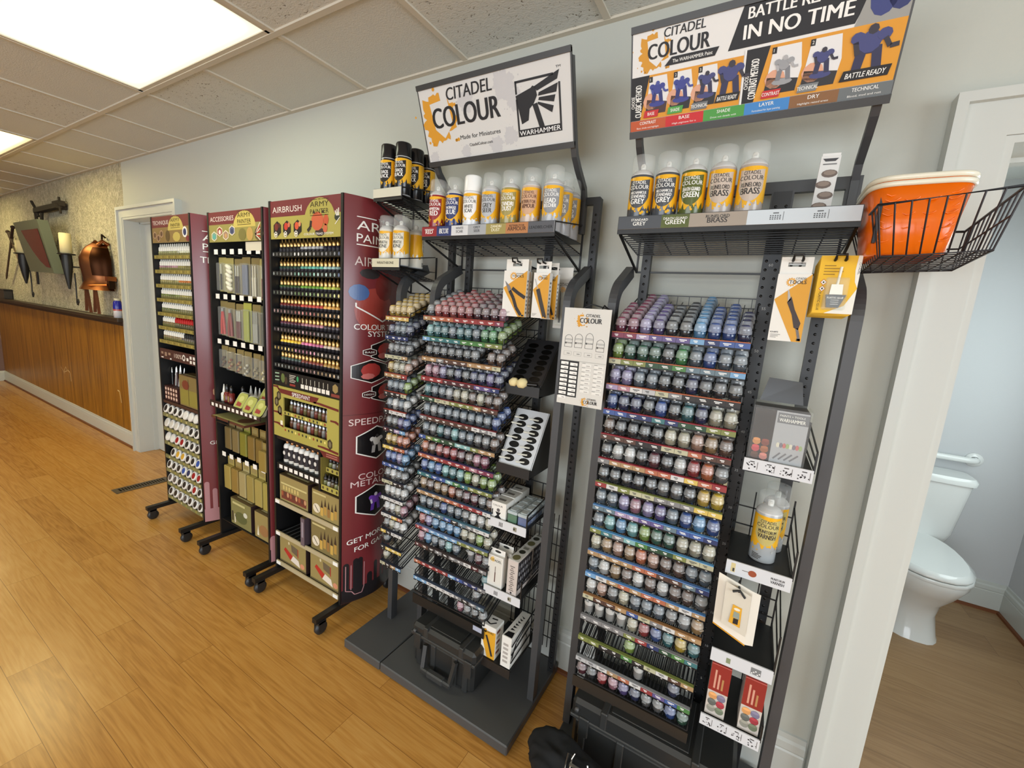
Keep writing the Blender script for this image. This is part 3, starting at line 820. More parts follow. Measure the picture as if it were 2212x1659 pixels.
def header(th, x0, x1, z0, z1, title, dome_u, tint, artist):
    q = MB(); q.box(x0 + 0.012, x1 - 0.012, AYF + 0.002, AYF + 0.012, z0, z1, BLACK)
    W_, H_ = x1 - x0 - 0.03, z1 - z0
    cv = Canvas(q, (x0 + 0.015, AYF + 0.002, z0))
    cv.rect(0, 0, W_, H_, tint, 1)
    cv.rect(0, 0.58 * H_, W_, H_, MAR, 2)
    cv.fan((dome_u * W_, 0.5 * H_), [(dome_u * W_ + 0.205 * W_ * math.cos(a), 0.45 * H_ + 0.52 * H_ * math.sin(a)) for a in [i * PI / 14 for i in range(15)]], GOLDT if tint != OLIVE else OLIVE, 3)
    cv.text(title, 0.035 * W_, 0.69 * H_, 0.15 * H_, C(226, 214, 206), 4, 0.004, w=0.44 * W_ if len(title) < 10 else 0.47 * W_)
    army_mark(cv, dome_u * W_, 0.685 * H_, 0.25 * W_, C(66, 54, 24), 5)
    artist(cv, W_, H_)
    q.build('header_sign', ['print'], th)
def shelf_strip(th, x0, x1, z, strip_col, dots, dot_cols, h=0.022, depth=0.25, seed=1):
    """a stepped bottle shelf with a label strip along its front"""
    q = MB(); q.box(x0 + 0.015, x1 - 0.015, AYF + 0.03, AYF + 0.03 + depth, z - 0.004, z, BLACK)
    q.box(x0 + 0.015, x1 - 0.015, AYF + 0.004, AYF + 0.009, z - h / 2, z + h / 2, strip_col)
    q.box(x0 + 0.015, x1 - 0.015, AYF + 0.006, AYF + 0.03, z - h / 2, z - h / 2 + 0.003, BLACK)
    cv = Canvas(q, (x0 + 0.015, AYF + 0.004, z)); Wd = x1 - x0 - 0.03
    for i in range(dots):
        c = dot_cols[i % len(dot_cols)]
        if c: cv.circ(Wd * (i + 0.5) / dots, 0, 0.0058, c, 1, 0.008, n=8)
    return q.build('bottle_shelf', ['print'], th)

# ---- bottles (one small mesh each; the liquid's colour is the object's own colour)
M['liquid'] = attr_mat('bottle_liquid', 0.15, 0, 0.5, source='obj')
def bottle_proto(name, cap_mat, cap_col, r=0.0122, h=0.052, tip=0.040, shoulder=C(150, 150, 148), dark_label=None):
    q = MB()
    if dark_label: q.lathe([(0, 0), (r, 0), (r, h * 0.68)], 10, dark_label, 2)
    else: q.lathe([(0, 0), (r, 0), (r, h * 0.68)], 10, WHITE, 0)
    q.lathe([(r * 1.0, h * 0.68), (r * 1.0, h * 0.84), (r * 0.72, h * 0.97), (r * 0.72, h)], 10, WHITE, 0)
    q.lathe([(r * 0.80, h - 0.001), (r * 0.88, h + 0.003), (r * 0.84, h + tip * 0.46), (r * 0.42, h + tip * 0.58), (r * 0.30, h + tip * 0.92), (0, h + tip)], 10, cap_col, 1)
    o = q.build(name, ['liquid', cap_mat, 'print'])
    return o
def place(proto, used, loc, label, cat, group, color, rot=None):
    if not used: o = proto; used.append(1)
    else: o = proto.copy(); COLL.objects.link(o)
    o.location = loc
    if rot: o.rotation_euler = rot
    o.color = color
    return tag(o, label, cat, group)
def jit(c, a=0.25):
    k = 1 + a * (R.random() - 0.5) * 2
    return (c[0] * k, c[1] * k, c[2] * k, 1)
PITCH_Z = 0.0878

# ================= airbrush rack
X0, X1 = 2.20, 2.73
A3 = rack('display_rack', 'maroon AIRBRUSH display rack full of gold-tipped bottles, nearest of the three', X0, X1, 1.965, 'AIRBRUSH')
def art3(cv, W_, H_):
    for i, u in enumerate((0.105, 0.255, 0.415)):
        cv.hexa(u * W_, 0.27 * H_, 0.058 * W_, 0.205 * H_, C(30, 24, 22), 4)
        cv.circ(u * W_ - 0.012 * W_, 0.32 * H_, 0.030 * W_, (C(110, 42, 36), C(190, 58, 44), C(206, 84, 54))[i], 5, 0.10 * H_, 10); cv.circ(u * W_ + 0.030 * W_, 0.36 * H_, 0.020 * W_, (C(80, 40, 34), C(200, 110, 80), C(206, 140, 96))[i], 5, 0.07 * H_, 8)
        cv.hexring(u * W_ - 0.022 * W_, 0.12 * H_, 0.024 * W_, 0.085 * H_, 0.004, C(230, 224, 214), 6); cv.rect(u * W_ - 0.042 * W_, 0.10 * H_, u * W_ - 0.002 * W_, 0.145 * H_, C(230, 224, 214), 6)
    x = 0.70 * W_
    cv.circ(x - 0.005 * W_, 0.40 * H_, 0.085 * W_, C(198, 96, 62), 5, 0.23 * H_, 14); cv.circ(x + 0.11 * W_, 0.42 * H_, 0.035 * W_, C(190, 86, 54), 5, 0.14 * H_, 10); cv.circ(x + 0.10 * W_, 0.22 * H_, 0.030 * W_, C(196, 100, 66), 5, 0.11 * H_, 10)
    cv.line([(x - 0.09 * W_, 0.42 * H_), (x - 0.10 * W_, 0.26 * H_), (x - 0.14 * W_, 0.17 * H_)], 0.03 * W_, C(44, 36, 32), 6); cv.circ(x + 0.03 * W_, 0.13 * H_, 0.07 * W_, C(58, 40, 34), 4, 0.10 * H_, 10)
    cv.circ(x - 0.05 * W_, 0.62 * H_, 0.012 * W_, C(50, 40, 30), 6, 0.04 * H_, 6); cv.circ(x + 0.07 * W_, 0.62 * H_, 0.012 * W_, C(50, 40, 30), 6, 0.04 * H_, 6)
    cv.text('COLOUR TRIAD SYSTEM', 0.51 * W_, 0.065 * H_, 0.055 * H_, WHITE, 8, 0.012, w=0.40 * W_)
    for k in range(3): cv.line([(0.93 * W_ + k * 0.022 * W_, 0.62 * H_ + k * 0.03 * H_), (0.95 * W_ + k * 0.012 * W_, 0.50 * H_)], 0.012 * W_, C(226, 220, 206), 6)
    cv.circ(0.955 * W_, 0.47 * H_, 0.035 * W_, C(48, 52, 42), 5, 0.09 * H_, 9); cv.line([(0.93 * W_, 0.30 * H_), (0.99 * W_, 0.46 * H_)], 0.007 * W_, C(230, 226, 216), 7)
header(A3, X0, X1, 1.793, 1.962, 'AIRBRUSH', 0.72, OLIVE, art3)
gold = bottle_proto('dropper_bottle', 'metal', C(190, 156, 100), r=0.0122, h=0.040, tip=0.046, dark_label=C(34, 28, 32))
g_used = []
rows3 = [[C(40, 40, 42), C(200, 200, 200), C(30, 32, 52), C(60, 90, 150)], [C(40, 70, 60), C(110, 190, 170), C(170, 205, 200), C(80, 120, 190)], [C(50, 80, 40), C(110, 160, 60), C(190, 200, 90), C(220, 200, 60)],
         [C(120, 40, 40), C(200, 80, 70), C(225, 170, 90), C(230, 190, 120)], [C(90, 40, 60), C(190, 130, 140), C(80, 70, 80), C(150, 110, 80)], [C(240, 200, 60), C(220, 120, 160), C(220, 200, 180), C(190, 140, 90)], [C(60, 80, 70), C(130, 60, 50), C(190, 150, 80), C(180, 180, 175)]]
Z3 = [1.725, 1.637, 1.549, 1.462, 1.374, 1.284, 1.198]
for ri, (z, pal) in enumerate(zip(Z3, rows3)):
    dc = []
    for i in range(18):
        t = i / 17 * (len(pal) - 1); a = pal[int(t)]
        dc.append(tuple(0.25 + 0.75 * c for c in a[:3]) + (1,) if (i * 5 + ri * 3) % 7 in (0, 2, 3) else tuple(0.1 + 0.4 * c for c in a[:3]) + (1,))
    shelf_strip(A3, X0, X1, z, BLACK, 18, dc)
    for i in range(18):
        t = i / 17 * (len(pal) - 1)
        x = X0 + 0.015 + (X1 - X0 - 0.03) * (i + 0.5) / 18
        place(gold, g_used, (x, AYF + 0.045, z), 'gold-tipped dropper bottle, %s from left on the %s shelf of the AIRBRUSH rack' % (ORD[i], ORD[ri]), 'paint bottle', 'gold-tipped bottles on the airbrush rack', jit(pal[int(t)], 0.3))
# printed banner between the bottles and the boxed set
q = MB(); q.box(X0 + 0.015, X1 - 0.015, AYF + 0.003, AYF + 0.010, 1.098, 1.172, C(22, 20, 18))
cv = Canvas(q, (X0 + 0.015, AYF + 0.003, 1.098)); W_ = X1 - X0 - 0.03
for k in range(3): cv.line([(0.01, 0.058 - 0.017 * k), (0.045, 0.060 - 0.017 * k)], 0.006, C(150, 176, 150), 1)
cv.circ(0.075, 0.040, 0.016, C(96, 110, 60), 1, 0.024, 9); cv.circ(0.10, 0.03, 0.012, C(70, 56, 40), 1, 0.02, 8)
for k in range(5): cv.rect(0.128, 0.060 - 0.008 * k, 0.128 + 0.050 - 0.008 * (k % 3), 0.0635 - 0.008 * k, C(190, 186, 176), 1)
cv.rect(0.130, 0.010, 0.175, 0.020, C(140, 50, 44), 1); cv.circ(0.193, 0.050, 0.008, C(60, 150, 96), 1, 0.014, 9)
for k in range(7):
    x = 0.218 + 0.031 * k
    cv.rect(x, 0.010, x + 0.024, 0.030, C(230, 226, 216), 1); cv.rect(x + 0.010, 0.034, x + 0.014, 0.060, C(190, 186, 170), 1)
cv.hexa(0.468, 0.045, 0.018, 0.022, C(150, 128, 80), 1); cv.rect(0.44, 0.006, 0.497, 0.020, C(130, 60, 50), 1)
q.build('printed_banner', ['print'], A3)
# curved side panel
q, cv, L = side_canvas(A3, X1, 0.095, 1.965)
def yz(y): return 1.965 - (y - 420) * (1.87 / 880)
army_mark(cv, 0.47 * L, yz(492), 0.66 * L, WHITE, 2)
cv.text('AIRBRUSH', 0.12 * L, yz(552), 0.038, C(206, 190, 186), 2, 0.004, w=0.72 * L)
cv.circ(0.42 * L, yz(640), 0.30 * L, C(150, 62, 54), 1, 0.10, 16); cv.circ(0.18 * L, yz(605), 0.13 * L, C(66, 96, 150), 2, 0.035, 12); cv.circ(0.55 * L, yz(590), 0.16 * L, C(112, 40, 36), 2, 0.06, 12); cv.circ(0.32 * L, yz(566), 0.14 * L, C(48, 44, 44), 2, 0.022, 10); cv.circ(0.62 * L, yz(670), 0.2 * L, C(128, 48, 46), 1, 0.05, 12)
cv.line([(0.14 * L, yz(626)), (0.14 * L, yz(634)), (0.52 * L, yz(662)), (0.92 * L, yz(632))], 0.006, WHITE, 3)
cv.text('COLOUR TRIAD', 0.12 * L, yz(680), 0.024, WHITE, 3, 0.015, w=0.80 * L); cv.text('SYSTEM', 0.30 * L, yz(694), 0.024, WHITE, 3, 0.015, w=0.42 * L)
for cx_, cy_, s_, w1 in ((0.60, 725, 0.30, 'BASE'), (0.36, 768, 0.32, 'MID'), (0.62, 815, 0.30, 'HIGH')):
    cv.hexa(cx_ * L, yz(cy_), s_ * L * 0.86, 0.055, C(26, 20, 20), 2); cv.hexring(cx_ * L, yz(cy_), s_ * L * 0.86, 0.055, 0.004, WHITE, 3)
    cv.circ(cx_ * L, yz(cy_) + 0.004, 0.15 * L, C(168, 60, 56), 3, 0.034, 10); cv.circ(cx_ * L - 0.05 * L, yz(cy_) - 0.022, 0.10 * L, C(196, 110, 106), 4, 0.014, 8)
for cx_, cy_, t_ in ((0.33, 727, 'BASE'), (0.84, 770, 'MID'), (0.33, 818, 'HIGH')):
    cv.hexa(cx_ * L, yz(cy_), 0.10 * L, 0.018, C(60, 24, 26), 4); cv.hexring(cx_ * L, yz(cy_), 0.10 * L, 0.018, 0.003, WHITE, 5); cv.text(t_, cx_ * L, yz(cy_) - 0.004, 0.008, WHITE, 5, 0.01, align='c', w=0.14 * L)
cv.rect(0, yz(861), L * 0.99, yz(860), C(70, 28, 30), 2)
cv.text('SPEEDPAINT', 0.07 * L, yz(884), 0.030, C(224, 206, 204), 2, 0.004, w=0.86 * L)
for cy_, cols in ((928, (C(214, 214, 212), C(170, 168, 168), C(60, 58, 60))), (1065, (C(120, 70, 190), C(100, 60, 170), C(220, 214, 236)))):
    cv.hexa(0.46 * L, yz(cy_), 0.30 * L, 0.082, C(24, 22, 24), 2); cv.hexring(0.46 * L, yz(cy_), 0.30 * L, 0.082, 0.006, WHITE, 3); blob(cv, 0.46 * L, yz(cy_) - 0.004, 0.088, cols, 3)
cv.text('COLOUR', 0.20 * L, yz(1008), 0.028, C(220, 200, 200), 2, 0.004, w=0.62 * L); cv.text('METALLICS', 0.10 * L, yz(1024), 0.028, C(220, 200, 200), 2, 0.004, w=0.80 * L)
cv.text('GET MORE TIME', 0.06 * L, yz(1158), 0.024, WHITE, 2, 0.015, w=0.86 * L, slope=0.12); cv.text('FOR GAMING', 0.16 * L, yz(1178), 0.024, WHITE, 2, 0.015, w=0.68 * L, slope=0.12)
drips(cv, L, 0.096, 0.20, C(34, 30, 32), 5)
for u in (0.05, 0.12, 0.30): cv.line([(u * L, 0.16), (u * L, 0.29)], 0.004, PINKD, 2)
cv.line([(0.05 * L, 0.16), (0.13 * L, 0.15), (0.17 * L, 0.13), (0.27 * L, 0.13), (0.30 * L, 0.16)], 0.004, PINKD, 2)
q.build('curved_side_panel', ['gloss'], A3)
# boxed set with two windows of bottles
th = thing('boxed_paint_set', 'olive SPEED PAINT box with two windows of silver-capped bottles on the AIRBRUSH rack', 'paint set', ((X0 + X1) / 2, AYF + 0.07, 0.838))
q = MB(); xa, xb, za, zb = X0 + 0.016, X1 - 0.016, 0.838, 1.096
wx0, wx1 = 2.298, 2.632
wins = ((0.975, 1.044), (0.893, 0.957))
def fr(x_0, x_1, z_0, z_1, c=OLIVE): q.box(x_0, x_1, AYF - 0.002, AYF + 0.004, z_0, z_1, c)
fr(xa, wx0, za, zb); fr(wx1, xb, za, zb); fr(wx0, wx1, 1.044, zb); fr(wx0, wx1, 0.957, 0.975); fr(wx0, wx1, za, 0.893)
cv = Canvas(q, (xa, AYF - 0.002, za)); BW, BH = xb - xa, zb - za
cv.poly([(0.04, BH - 0.012), (0.36, BH - 0.012), (0.335, BH - 0.042), (0.06, BH - 0.034)], C(104, 40, 34), 1)
cv.text('SPEED', 0.155, BH - 0.036, 0.019, WHITE, 2, 0.02, w=0.072); cv.text('PAINT', 0.232, BH - 0.036, 0.019, WHITE, 2, -0.005, w=0.062)
for (p, r_) in (((0.0, 0.248), (0.05, 0.232)), ((0.32, 0.215), (0.497, 0.205)), ((0.44, 0.150), (0.497, 0.142)), ((0.0, 0.118), (0.07, 0.108)), ((0.0, 0.062), (0.08, 0.05)), ((0.35, 0.012), (0.497, 0.004))):
    cv.poly([p, (p[0] + 0.03, p[1]), r_, (r_[0], r_[1] + 0.012), (p[0] + 0.04, p[1] + 0.010), (p[0], p[1] + 0.008)], C(104, 40, 34), 1)
for (cx_, cy_) in ((0.026, 0.175), (0.052, 0.135), (0.046, 0.208), (0.438, 0.042)): cv.hexa(cx_, cy_, 0.017, 0.026, C(64, 54, 34), 1); cv.circ(cx_, cy_, 0.010, C(120, 110, 84), 2, 0.015, 7)
for r_ in range(2):
    for i in range(12): cv.circ(wx0 - xa + 0.334 * (i + 0.5) / 12, (0.966 - za, 0.880 - za)[r_], 0.006, (C(60, 52, 34), C(150, 60, 40), C(226, 210, 120), C(48, 60, 46))[(i * 3 + r_) % 4], 1, 0.007, 7)
cv.rect(0.056, 0.062, 0.075, 0.084, C(232, 228, 210), 2)
q.build('front_panel', ['print'], th)
q = MB(); q.box(xa, xb, AYF + 0.004, AYF + 0.14, zb - 0.004, zb, OLIVD); q.box(xa, xb, AYF + 0.004, AYF + 0.14, za, za + 0.004, OLIVD); q.box(xa, xa + 0.004, AYF + 0.004, AYF + 0.14, za, zb, OLIVD); q.box(xb - 0.004, xb, AYF + 0.004, AYF + 0.14, za, zb, OLIVD); q.box(xa, xb, AYF + 0.136, AYF + 0.14, za, zb, BLACK)
q.box(wx0 - 0.01, wx1 + 0.01, AYF + 0.006, AYF + 0.10, 0.958, 0.962, C(60, 54, 40)); q.box(wx0 - 0.01, wx1 + 0.01, AYF + 0.006, AYF + 0.10, 0.876, 0.880, C(60, 54, 40))
q.build('carton', ['print'], th)
silver = bottle_proto('dropper_bottle', 'metal', C(168, 172, 178), r=0.0118, h=0.042, tip=0.036)
s_used = []
for r_ in range(2):
    for i in range(12):
        place(silver, s_used, (wx0 + 0.334 * (i + 0.5) / 12, AYF + 0.035, (0.962, 0.880)[r_]), 'silver-tipped bottle, %s from left in the %s window of the SPEED PAINT box' % (ORD[i], ('upper', 'lower')[r_]), 'paint bottle', 'silver-tipped bottles in the boxed set', jit((C(120, 110, 70), C(110, 70, 50), C(150, 146, 140), C(120, 60, 50))[(i + r_) % 4], 0.3))
# tall white bottles and the mini stand
q = MB(); q.box(X0 + 0.015, 2.560, AYF + 0.012, AYF + 0.2, 0.690, 0.694, BLACK); q.box(X0 + 0.02, 2.560, AYF + 0.006, AYF + 0.012, 0.655, 0.690, BLACK)
cv = Canvas(q, (X0 + 0.02, AYF + 0.006, 0.672))
for i in range(8): cv.rect(0.022 + 0.042 * i, -0.009, 0.050 + 0.042 * i, 0.010, C(236, 234, 228), 1)
q.box(X0 + 0.015, X1 - 0.015, AYF + 0.01, AYF + 0.2, 0.815, 0.836, C(34, 22, 20))
q.box(2.562, 2.576, AYF + 0.004, AYF + 0.2, 0.63, 0.836, BLACK)
q.build('bottle_shelf', ['print'], A3)
tallp = thing('medium_bottle', None, None, (0, 0, 0))
q = MB(); q.lathe([(0, 0), (0.0185, 0), (0.019, 0.004), (0.019, 0.016)], 12, C(206, 204, 196)); q.lathe([(0.0192, 0.016), (0.0192, 0.074)], 12, C(44, 40, 44)); q.lathe([(0.019, 0.074), (0.019, 0.082), (0.016, 0.092), (0.007, 0.097)], 12, C(226, 226, 222))
cv = Canvas(q, (0, -0.0196, 0.046), eps=0.0003); cv.hexa(0.0, 0.004, 0.009, 0.012, C(216, 214, 210), 2)
q.build('bottle', ['print'], tallp)
q = MB(); q.lathe([(0.008, 0.096), (0.009, 0.098), (0.009, 0.113), (0.003, 0.117), (0.002, 0.128), (0, 0.129)], 10, C(190, 140, 96)); q.build('nozzle_cap', ['metal'], tallp)
for i in range(8):
    loc = (X0 + 0.062 + 0.042 * i, AYF + 0.040, 0.694); lb = 'white medium bottle with dark label, %s from left under the SPEED PAINT box' % ORD[i]
    if i == 0: tallp.location = loc; tag(tallp, lb, 'bottle', 'tall medium bottles on the airbrush rack')
    else: dup(tallp, loc, None, lb)
th = thing('counter_display', 'small two-tier olive stand of black-capped bottles on the AIRBRUSH rack', 'counter display', (2.648, AYF + 0.03, 0.642))
q = MB(); q.box(2.578, 2.712, AYF + 0.01, AYF + 0.12, 0.642, 0.648, OLIVD); q.box(2.578, 2.712, AYF + 0.004, AYF + 0.008, 0.642, 0.668, OLIVE); q.box(2.578, 2.712, AYF + 0.03, AYF + 0.034, 0.722, 0.746, OLIVE); q.box(2.578, 2.712, AYF + 0.034, AYF + 0.12, 0.722, 0.727, OLIVD); q.box(2.578, 2.582, AYF + 0.004, AYF + 0.12, 0.642, 0.80, OLIVD); q.box(2.708, 2.712, AYF + 0.004, AYF + 0.12, 0.642, 0.80, OLIVD); q.box(2.58, 2.71, AYF + 0.11, AYF + 0.115, 0.642, 0.81, BLACK)
cv = Canvas(q, (2.578, AYF + 0.004, 0.642))
for i in range(4): cv.circ(0.018 + 0.033 * i, 0.013, 0.007, C(70, 60, 40), 1, 0.008, 7)
cv2 = Canvas(q, (2.578, AYF + 0.03, 0.722))
for i in range(4): cv2.circ(0.018 + 0.033 * i, 0.012, 0.007, C(70, 60, 40), 1, 0.008, 7)
cv3 = Canvas(q, (2.572, AYF + 0.002, 0.79)); cv3.poly([(0, 0.046), (0.142, 0.046), (0.142, 0.018), (0.03, 0.018)], C(104, 40, 34), 1)
for k in range(2): cv3.rect(0.05, 0.024 + 0.010 * k, 0.13, 0.029 + 0.010 * k, C(170, 110, 96), 2)
q.build('stand', ['print'], th)
blk = bottle_proto('dropper_bottle', 'gloss', C(30, 28, 28), r=0.0115, h=0.040, tip=0.030)
b_used = []
for r_ in range(2):
    for i in range(5):
        place(blk, b_used, (2.593 + 0.0262 * i, AYF + (0.050, 0.022)[r_], (0.727, 0.648)[r_]), 'black-capped bottle, %s from left in the %s tier of the olive stand' % (ORD[i], ('upper', 'lower')[r_]), 'paint bottle', 'black-capped bottles in the two-tier stand', jit((C(110, 112, 70), C(150, 150, 140), C(100, 84, 60))[i % 3], 0.2))
# three shelves of boxed sets with cream front rails
for z in (0.480, 0.300, 0.130):
    q = MB(); q.box(X0 + 0.015, X1 - 0.015, AYF + 0.006, AYF + 0.24, z - 0.004, z, BLACK); q.box(X0 + 0.015, X1 - 0.015, AYF - 0.002, AYF + 0.004, z - 0.012, z + 0.010, C(176, 164, 132))
    q.box(X0 + 0.016, X0 + 0.05, AYF - 0.004, AYF - 0.002, z - 0.010, z + 0.008, WHITE); q.box(X1 - 0.05, X1 - 0.018, AYF - 0.004, AYF - 0.002, z - 0.010, z + 0.008, WHITE)
    for k in range(14): q.bar((X0 + 0.04 + 0.034 * k, AYF + 0.01, z + 0.002), (X0 + 0.04 + 0.034 * k, AYF + 0.23, z + 0.002), 0.003, col=C(90, 90, 90))
    q.build('box_shelf', ['print'], A3)
KHAKI = C(150, 134, 84); KHAKD = C(96, 80, 50)
def kit_box(x0, x1, y0, y1, z0, z1, label, paint, side=C(52, 36, 34), front=KHAKI, parent_group='boxed sets on the airbrush rack'):
    th = thing('kit_box', label, 'box', ((x0 + x1) / 2, (y0 + y1) / 2, z0), parent_group)
    q = MB(); q.box(x0, x1, y0, y1, z0, z1, side)
    cv = Canvas(q, (x0, y0, z0)); cv.rect(0.002, 0.002, x1 - x0 - 0.002, z1 - z0 - 0.002, front, 1)
    paint(cv, x1 - x0, z1 - z0)
    q.build('carton', ['print'], th)
    q = MB(); q.box(x0 + 0.0005, x1 - 0.0005, y0 + 0.001, y1 - 0.001, z1, z1 + 0.001, KHAKD); q.box(x0 + 0.03, x1 - 0.03, y0 + 0.02, y0 + 0.03, z1 + 0.001, z1 + 0.0014, C(190, 180, 130)); q.build('lid', ['print'], th)
    return th
def p_bottles(cv, W_, H_):
    cv.rect(0.05 * W_, 0.66 * H_, 0.95 * W_, 0.72 * H_, C(200, 188, 130), 2)
    for k in range(6): cv.rect(0.12 * W_ + 0.1 * W_ * k, 0.46 * H_, 0.18 * W_ + 0.1 * W_ * k, 0.62 * H_, C(196, 176, 110), 2)
    cv.rect(0.06 * W_, 0.10 * H_, 0.94 * W_, 0.40 * H_, C(110, 54, 44), 2)
    for k in range(9): cv.circ(0.10 * W_ + 0.1 * W_ * k, 0.30 * H_, 0.035 * W_, (C(160, 90, 60), C(90, 60, 50), C(196, 150, 110))[k % 3], 3, 0.10 * H_, 8)
def p_golden(cv, W_, H_):
    for k in range(5):
        x = 0.36 * W_ + 0.12 * W_ * k; y = 0.24 * H_ + 0.04 * H_ * ((k * 2) % 3)
        cv.rect(x - 0.045 * W_, y - 0.12 * H_, x + 0.045 * W_, y + 0.18 * H_, (C(196, 160, 80), C(176, 140, 70), C(150, 110, 60))[k % 3], 2); cv.poly([(x - 0.04 * W_, y + 0.18 * H_), (x + 0.04 * W_, y + 0.18 * H_), (x, y + 0.48 * H_)], C(62, 46, 34), 2)
    cv.circ(0.17 * W_, 0.32 * H_, 0.13 * W_, C(222, 212, 190), 2, 0.17 * H_, 12); cv.line([(0.10 * W_, 0.42 * H_), (0.24 * W_, 0.22 * H_)], 0.02 * W_, C(50, 44, 40), 3)
    cv.rect(0.05 * W_, 0.84 * H_, 0.5 * W_, 0.90 * H_, C(196, 184, 130), 2)
def p_red(cv, W_, H_):
    cv.poly([(0.22 * W_, 0.62 * H_), (0.50 * W_, 0.42 * H_), (0.42 * W_, 0.22 * H_), (0.16 * W_, 0.50 * H_)], C(176, 50, 40), 2)
    cv.poly([(0.42 * W_, 0.22 * H_), (0.52 * W_, 0.44 * H_), (0.72 * W_, 0.36 * H_), (0.78 * W_, 0.12 * H_)], C(222, 214, 202), 2)
    cv.poly([(0.44 * W_, 0.84 * H_), (0.70 * W_, 0.78 * H_), (0.68 * W_, 0.50 * H_), (0.46 * W_, 0.58 * H_)], C(104, 92, 72), 2); cv.line([(0.70 * W_, 0.78 * H_), (0.70 * W_, 0.46 * H_)], 0.025 * W_, C(170, 50, 40), 3)
    cv.circ(0.36 * W_, 0.84 * H_, 0.03 * W_, C(206, 196, 160), 2, 0.06 * H_, 8); cv.circ(0.86 * W_, 0.22 * H_, 0.08 * W_, C(206, 140, 110), 2, 0.10 * H_, 8); cv.rect(0, 0, W_, 0.08 * H_, C(104, 92, 62), 2)
kit_box(2.232, 2.470, AYF + 0.012, AYF + 0.10, 0.484, 0.626, 'khaki boxed set with a red band, top shelf left under the tall bottles', p_bottles)
kit_box(2.500, 2.712, AYF + 0.012, AYF + 0.10, 0.484, 0.624, 'khaki boxed set showing pale round badge, top shelf right under the mini stand', p_golden)
kit_box(2.430, 2.462, AYF - 0.004, AYF + 0.09, 0.304, 0.452, 'narrow purple-grey box standing upright between khaki boxed sets', lambda c_, w_, h_: (c_.rect(0.3 * w_, 0.3 * h_, 0.7 * w_, 0.85 * h_, C(150, 140, 150), 2)), C(70, 58, 66), C(104, 90, 98))
kit_box(2.492, 2.712, AYF + 0.012, AYF + 0.10, 0.304, 0.462, 'dark khaki boxed set with golden bottles, middle shelf of the AIRBRUSH rack', p_golden, front=C(126, 112, 70))
kit_box(2.224, 2.450, AYF + 0.012, AYF + 0.09, 0.134, 0.282, 'khaki box with red wet palette picture, left one on the bottom shelf', p_red)
kit_box(2.484, 2.710, AYF + 0.012, AYF + 0.09, 0.134, 0.286, 'khaki box with red wet palette picture, right one beside the curved panel', p_red)

# ================= accessories rack
X0, X1 = 1.625, 2.150
A2 = rack('display_rack', 'maroon ACCESSORIES display rack with hanging blister packs, middle of the three', X0, X1, 1.945, 'ACCESSORIES')
def art2(cv, W_, H_):
    for i, (u, v_) in enumerate(((0.11, 0.18), (0.225, 0.33), (0.345, 0.20), (0.47, 0.34))):
        cv.hexa(u * W_, v_ * H_ + 0.02 * H_, 0.055 * W_, 0.17 * H_, (C(120, 160, 140), C(150, 60, 50), C(160, 130, 110), C(90, 96, 130))[i], 4); cv.hexring(u * W_, v_ * H_ + 0.02 * H_, 0.055 * W_, 0.17 * H_, 0.005, C(228, 216, 190), 5); cv.circ(u * W_, v_ * H_, 0.025 * W_, (C(90, 170, 160), C(220, 210, 200), C(196, 150, 100), C(60, 66, 96))[i], 5, 0.08 * H_, 8)
    cv.circ(0.66 * W_, 0.22 * H_, 0.07 * W_, C(120, 112, 60), 5, 0.20 * H_, 10); cv.circ(0.80 * W_, 0.22 * H_, 0.06 * W_, C(186, 150, 84), 5, 0.22 * H_, 10); cv.circ(0.96 * W_, 0.22 * H_, 0.08 * W_, C(96, 80, 50), 4, 0.22 * H_, 10)
    for k in range(7): cv.line([(0.90 * W_, 0.20 * H_), (0.985 * W_, (0.02 + 0.09 * k) * H_)], 0.010 * W_, (C(226, 216, 196), C(190, 50, 40))[k % 2], 6)
header(A2, X0, X1, 1.790, 1.942, 'ACCESSORIES', 0.70, C(150, 140, 76), art2)
q = MB(); q.box(1.985, 2.135, AYF + 0.006, AYF + 0.008, 1.745, 1.787, C(206, 198, 178)); q.build('blank_card', ['print'], A2)
def hook_row(z, xs, tagz):
    for x in xs:
        q = MB(); q.tube([(x, AYB - 0.02, z), (x, AYF + 0.02, z), (x, AYF + 0.012, z + 0.012)], 0.003, 6, C(40, 40, 40)); h = q.build('hook', ['coat'], A2)
        q = MB(); q.box(x - 0.018, x + 0.018, AYF + 0.008, AYF + 0.010, tagz - 0.013, tagz + 0.013, C(238, 236, 230)); q.build('price_tag', ['print'], h)
def blister(x, y, z0, z1, wd, label, back, items, group, parts=True):
    """hanging pack: printed card, clear front, the goods inside"""
    th = thing('blister_pack', label, 'blister pack', (x, y, z0), group)
    q = MB(); q.box(x - wd / 2, x + wd / 2, y, y + 0.002, z0, z1, back); q.box(x - wd / 2, x + wd / 2, y - 0.001, y, z0 + 0.80 * (z1 - z0), z1 - 0.004, tuple(c * 1.2 for c in back[:3]) + (1,))
    q.build('backing_card', ['print'], th)
    q = MB(); e = 0.004; q.bbox(x - wd / 2 + e, x + wd / 2 - e, y - 0.020, y - 0.002, z0 + e, z0 + 0.84 * (z1 - z0), 0.004, WHITE); q.build('blister', ['blister'], th)
    q = MB(); items(q, x, y - 0.010, z0 + 0.01, z1 - 0.2 * (z1 - z0), wd); q.build('contents', ['print'], th)
    return th
def it_stones(q, x, y, za, zb, wd):
    for k in range(6): q.lathe([(0, -0.024), (0.010, -0.02), (0.013, 0), (0.010, 0.02), (0, 0.024)], 8, C(224, 220, 200), X=T(x + 0.004 * (-1) ** k + 0.008, y, za + 0.008 + (zb - za) * (k + 0.4) / 6.3) @ rot_y(PI / 2 + 0.4))
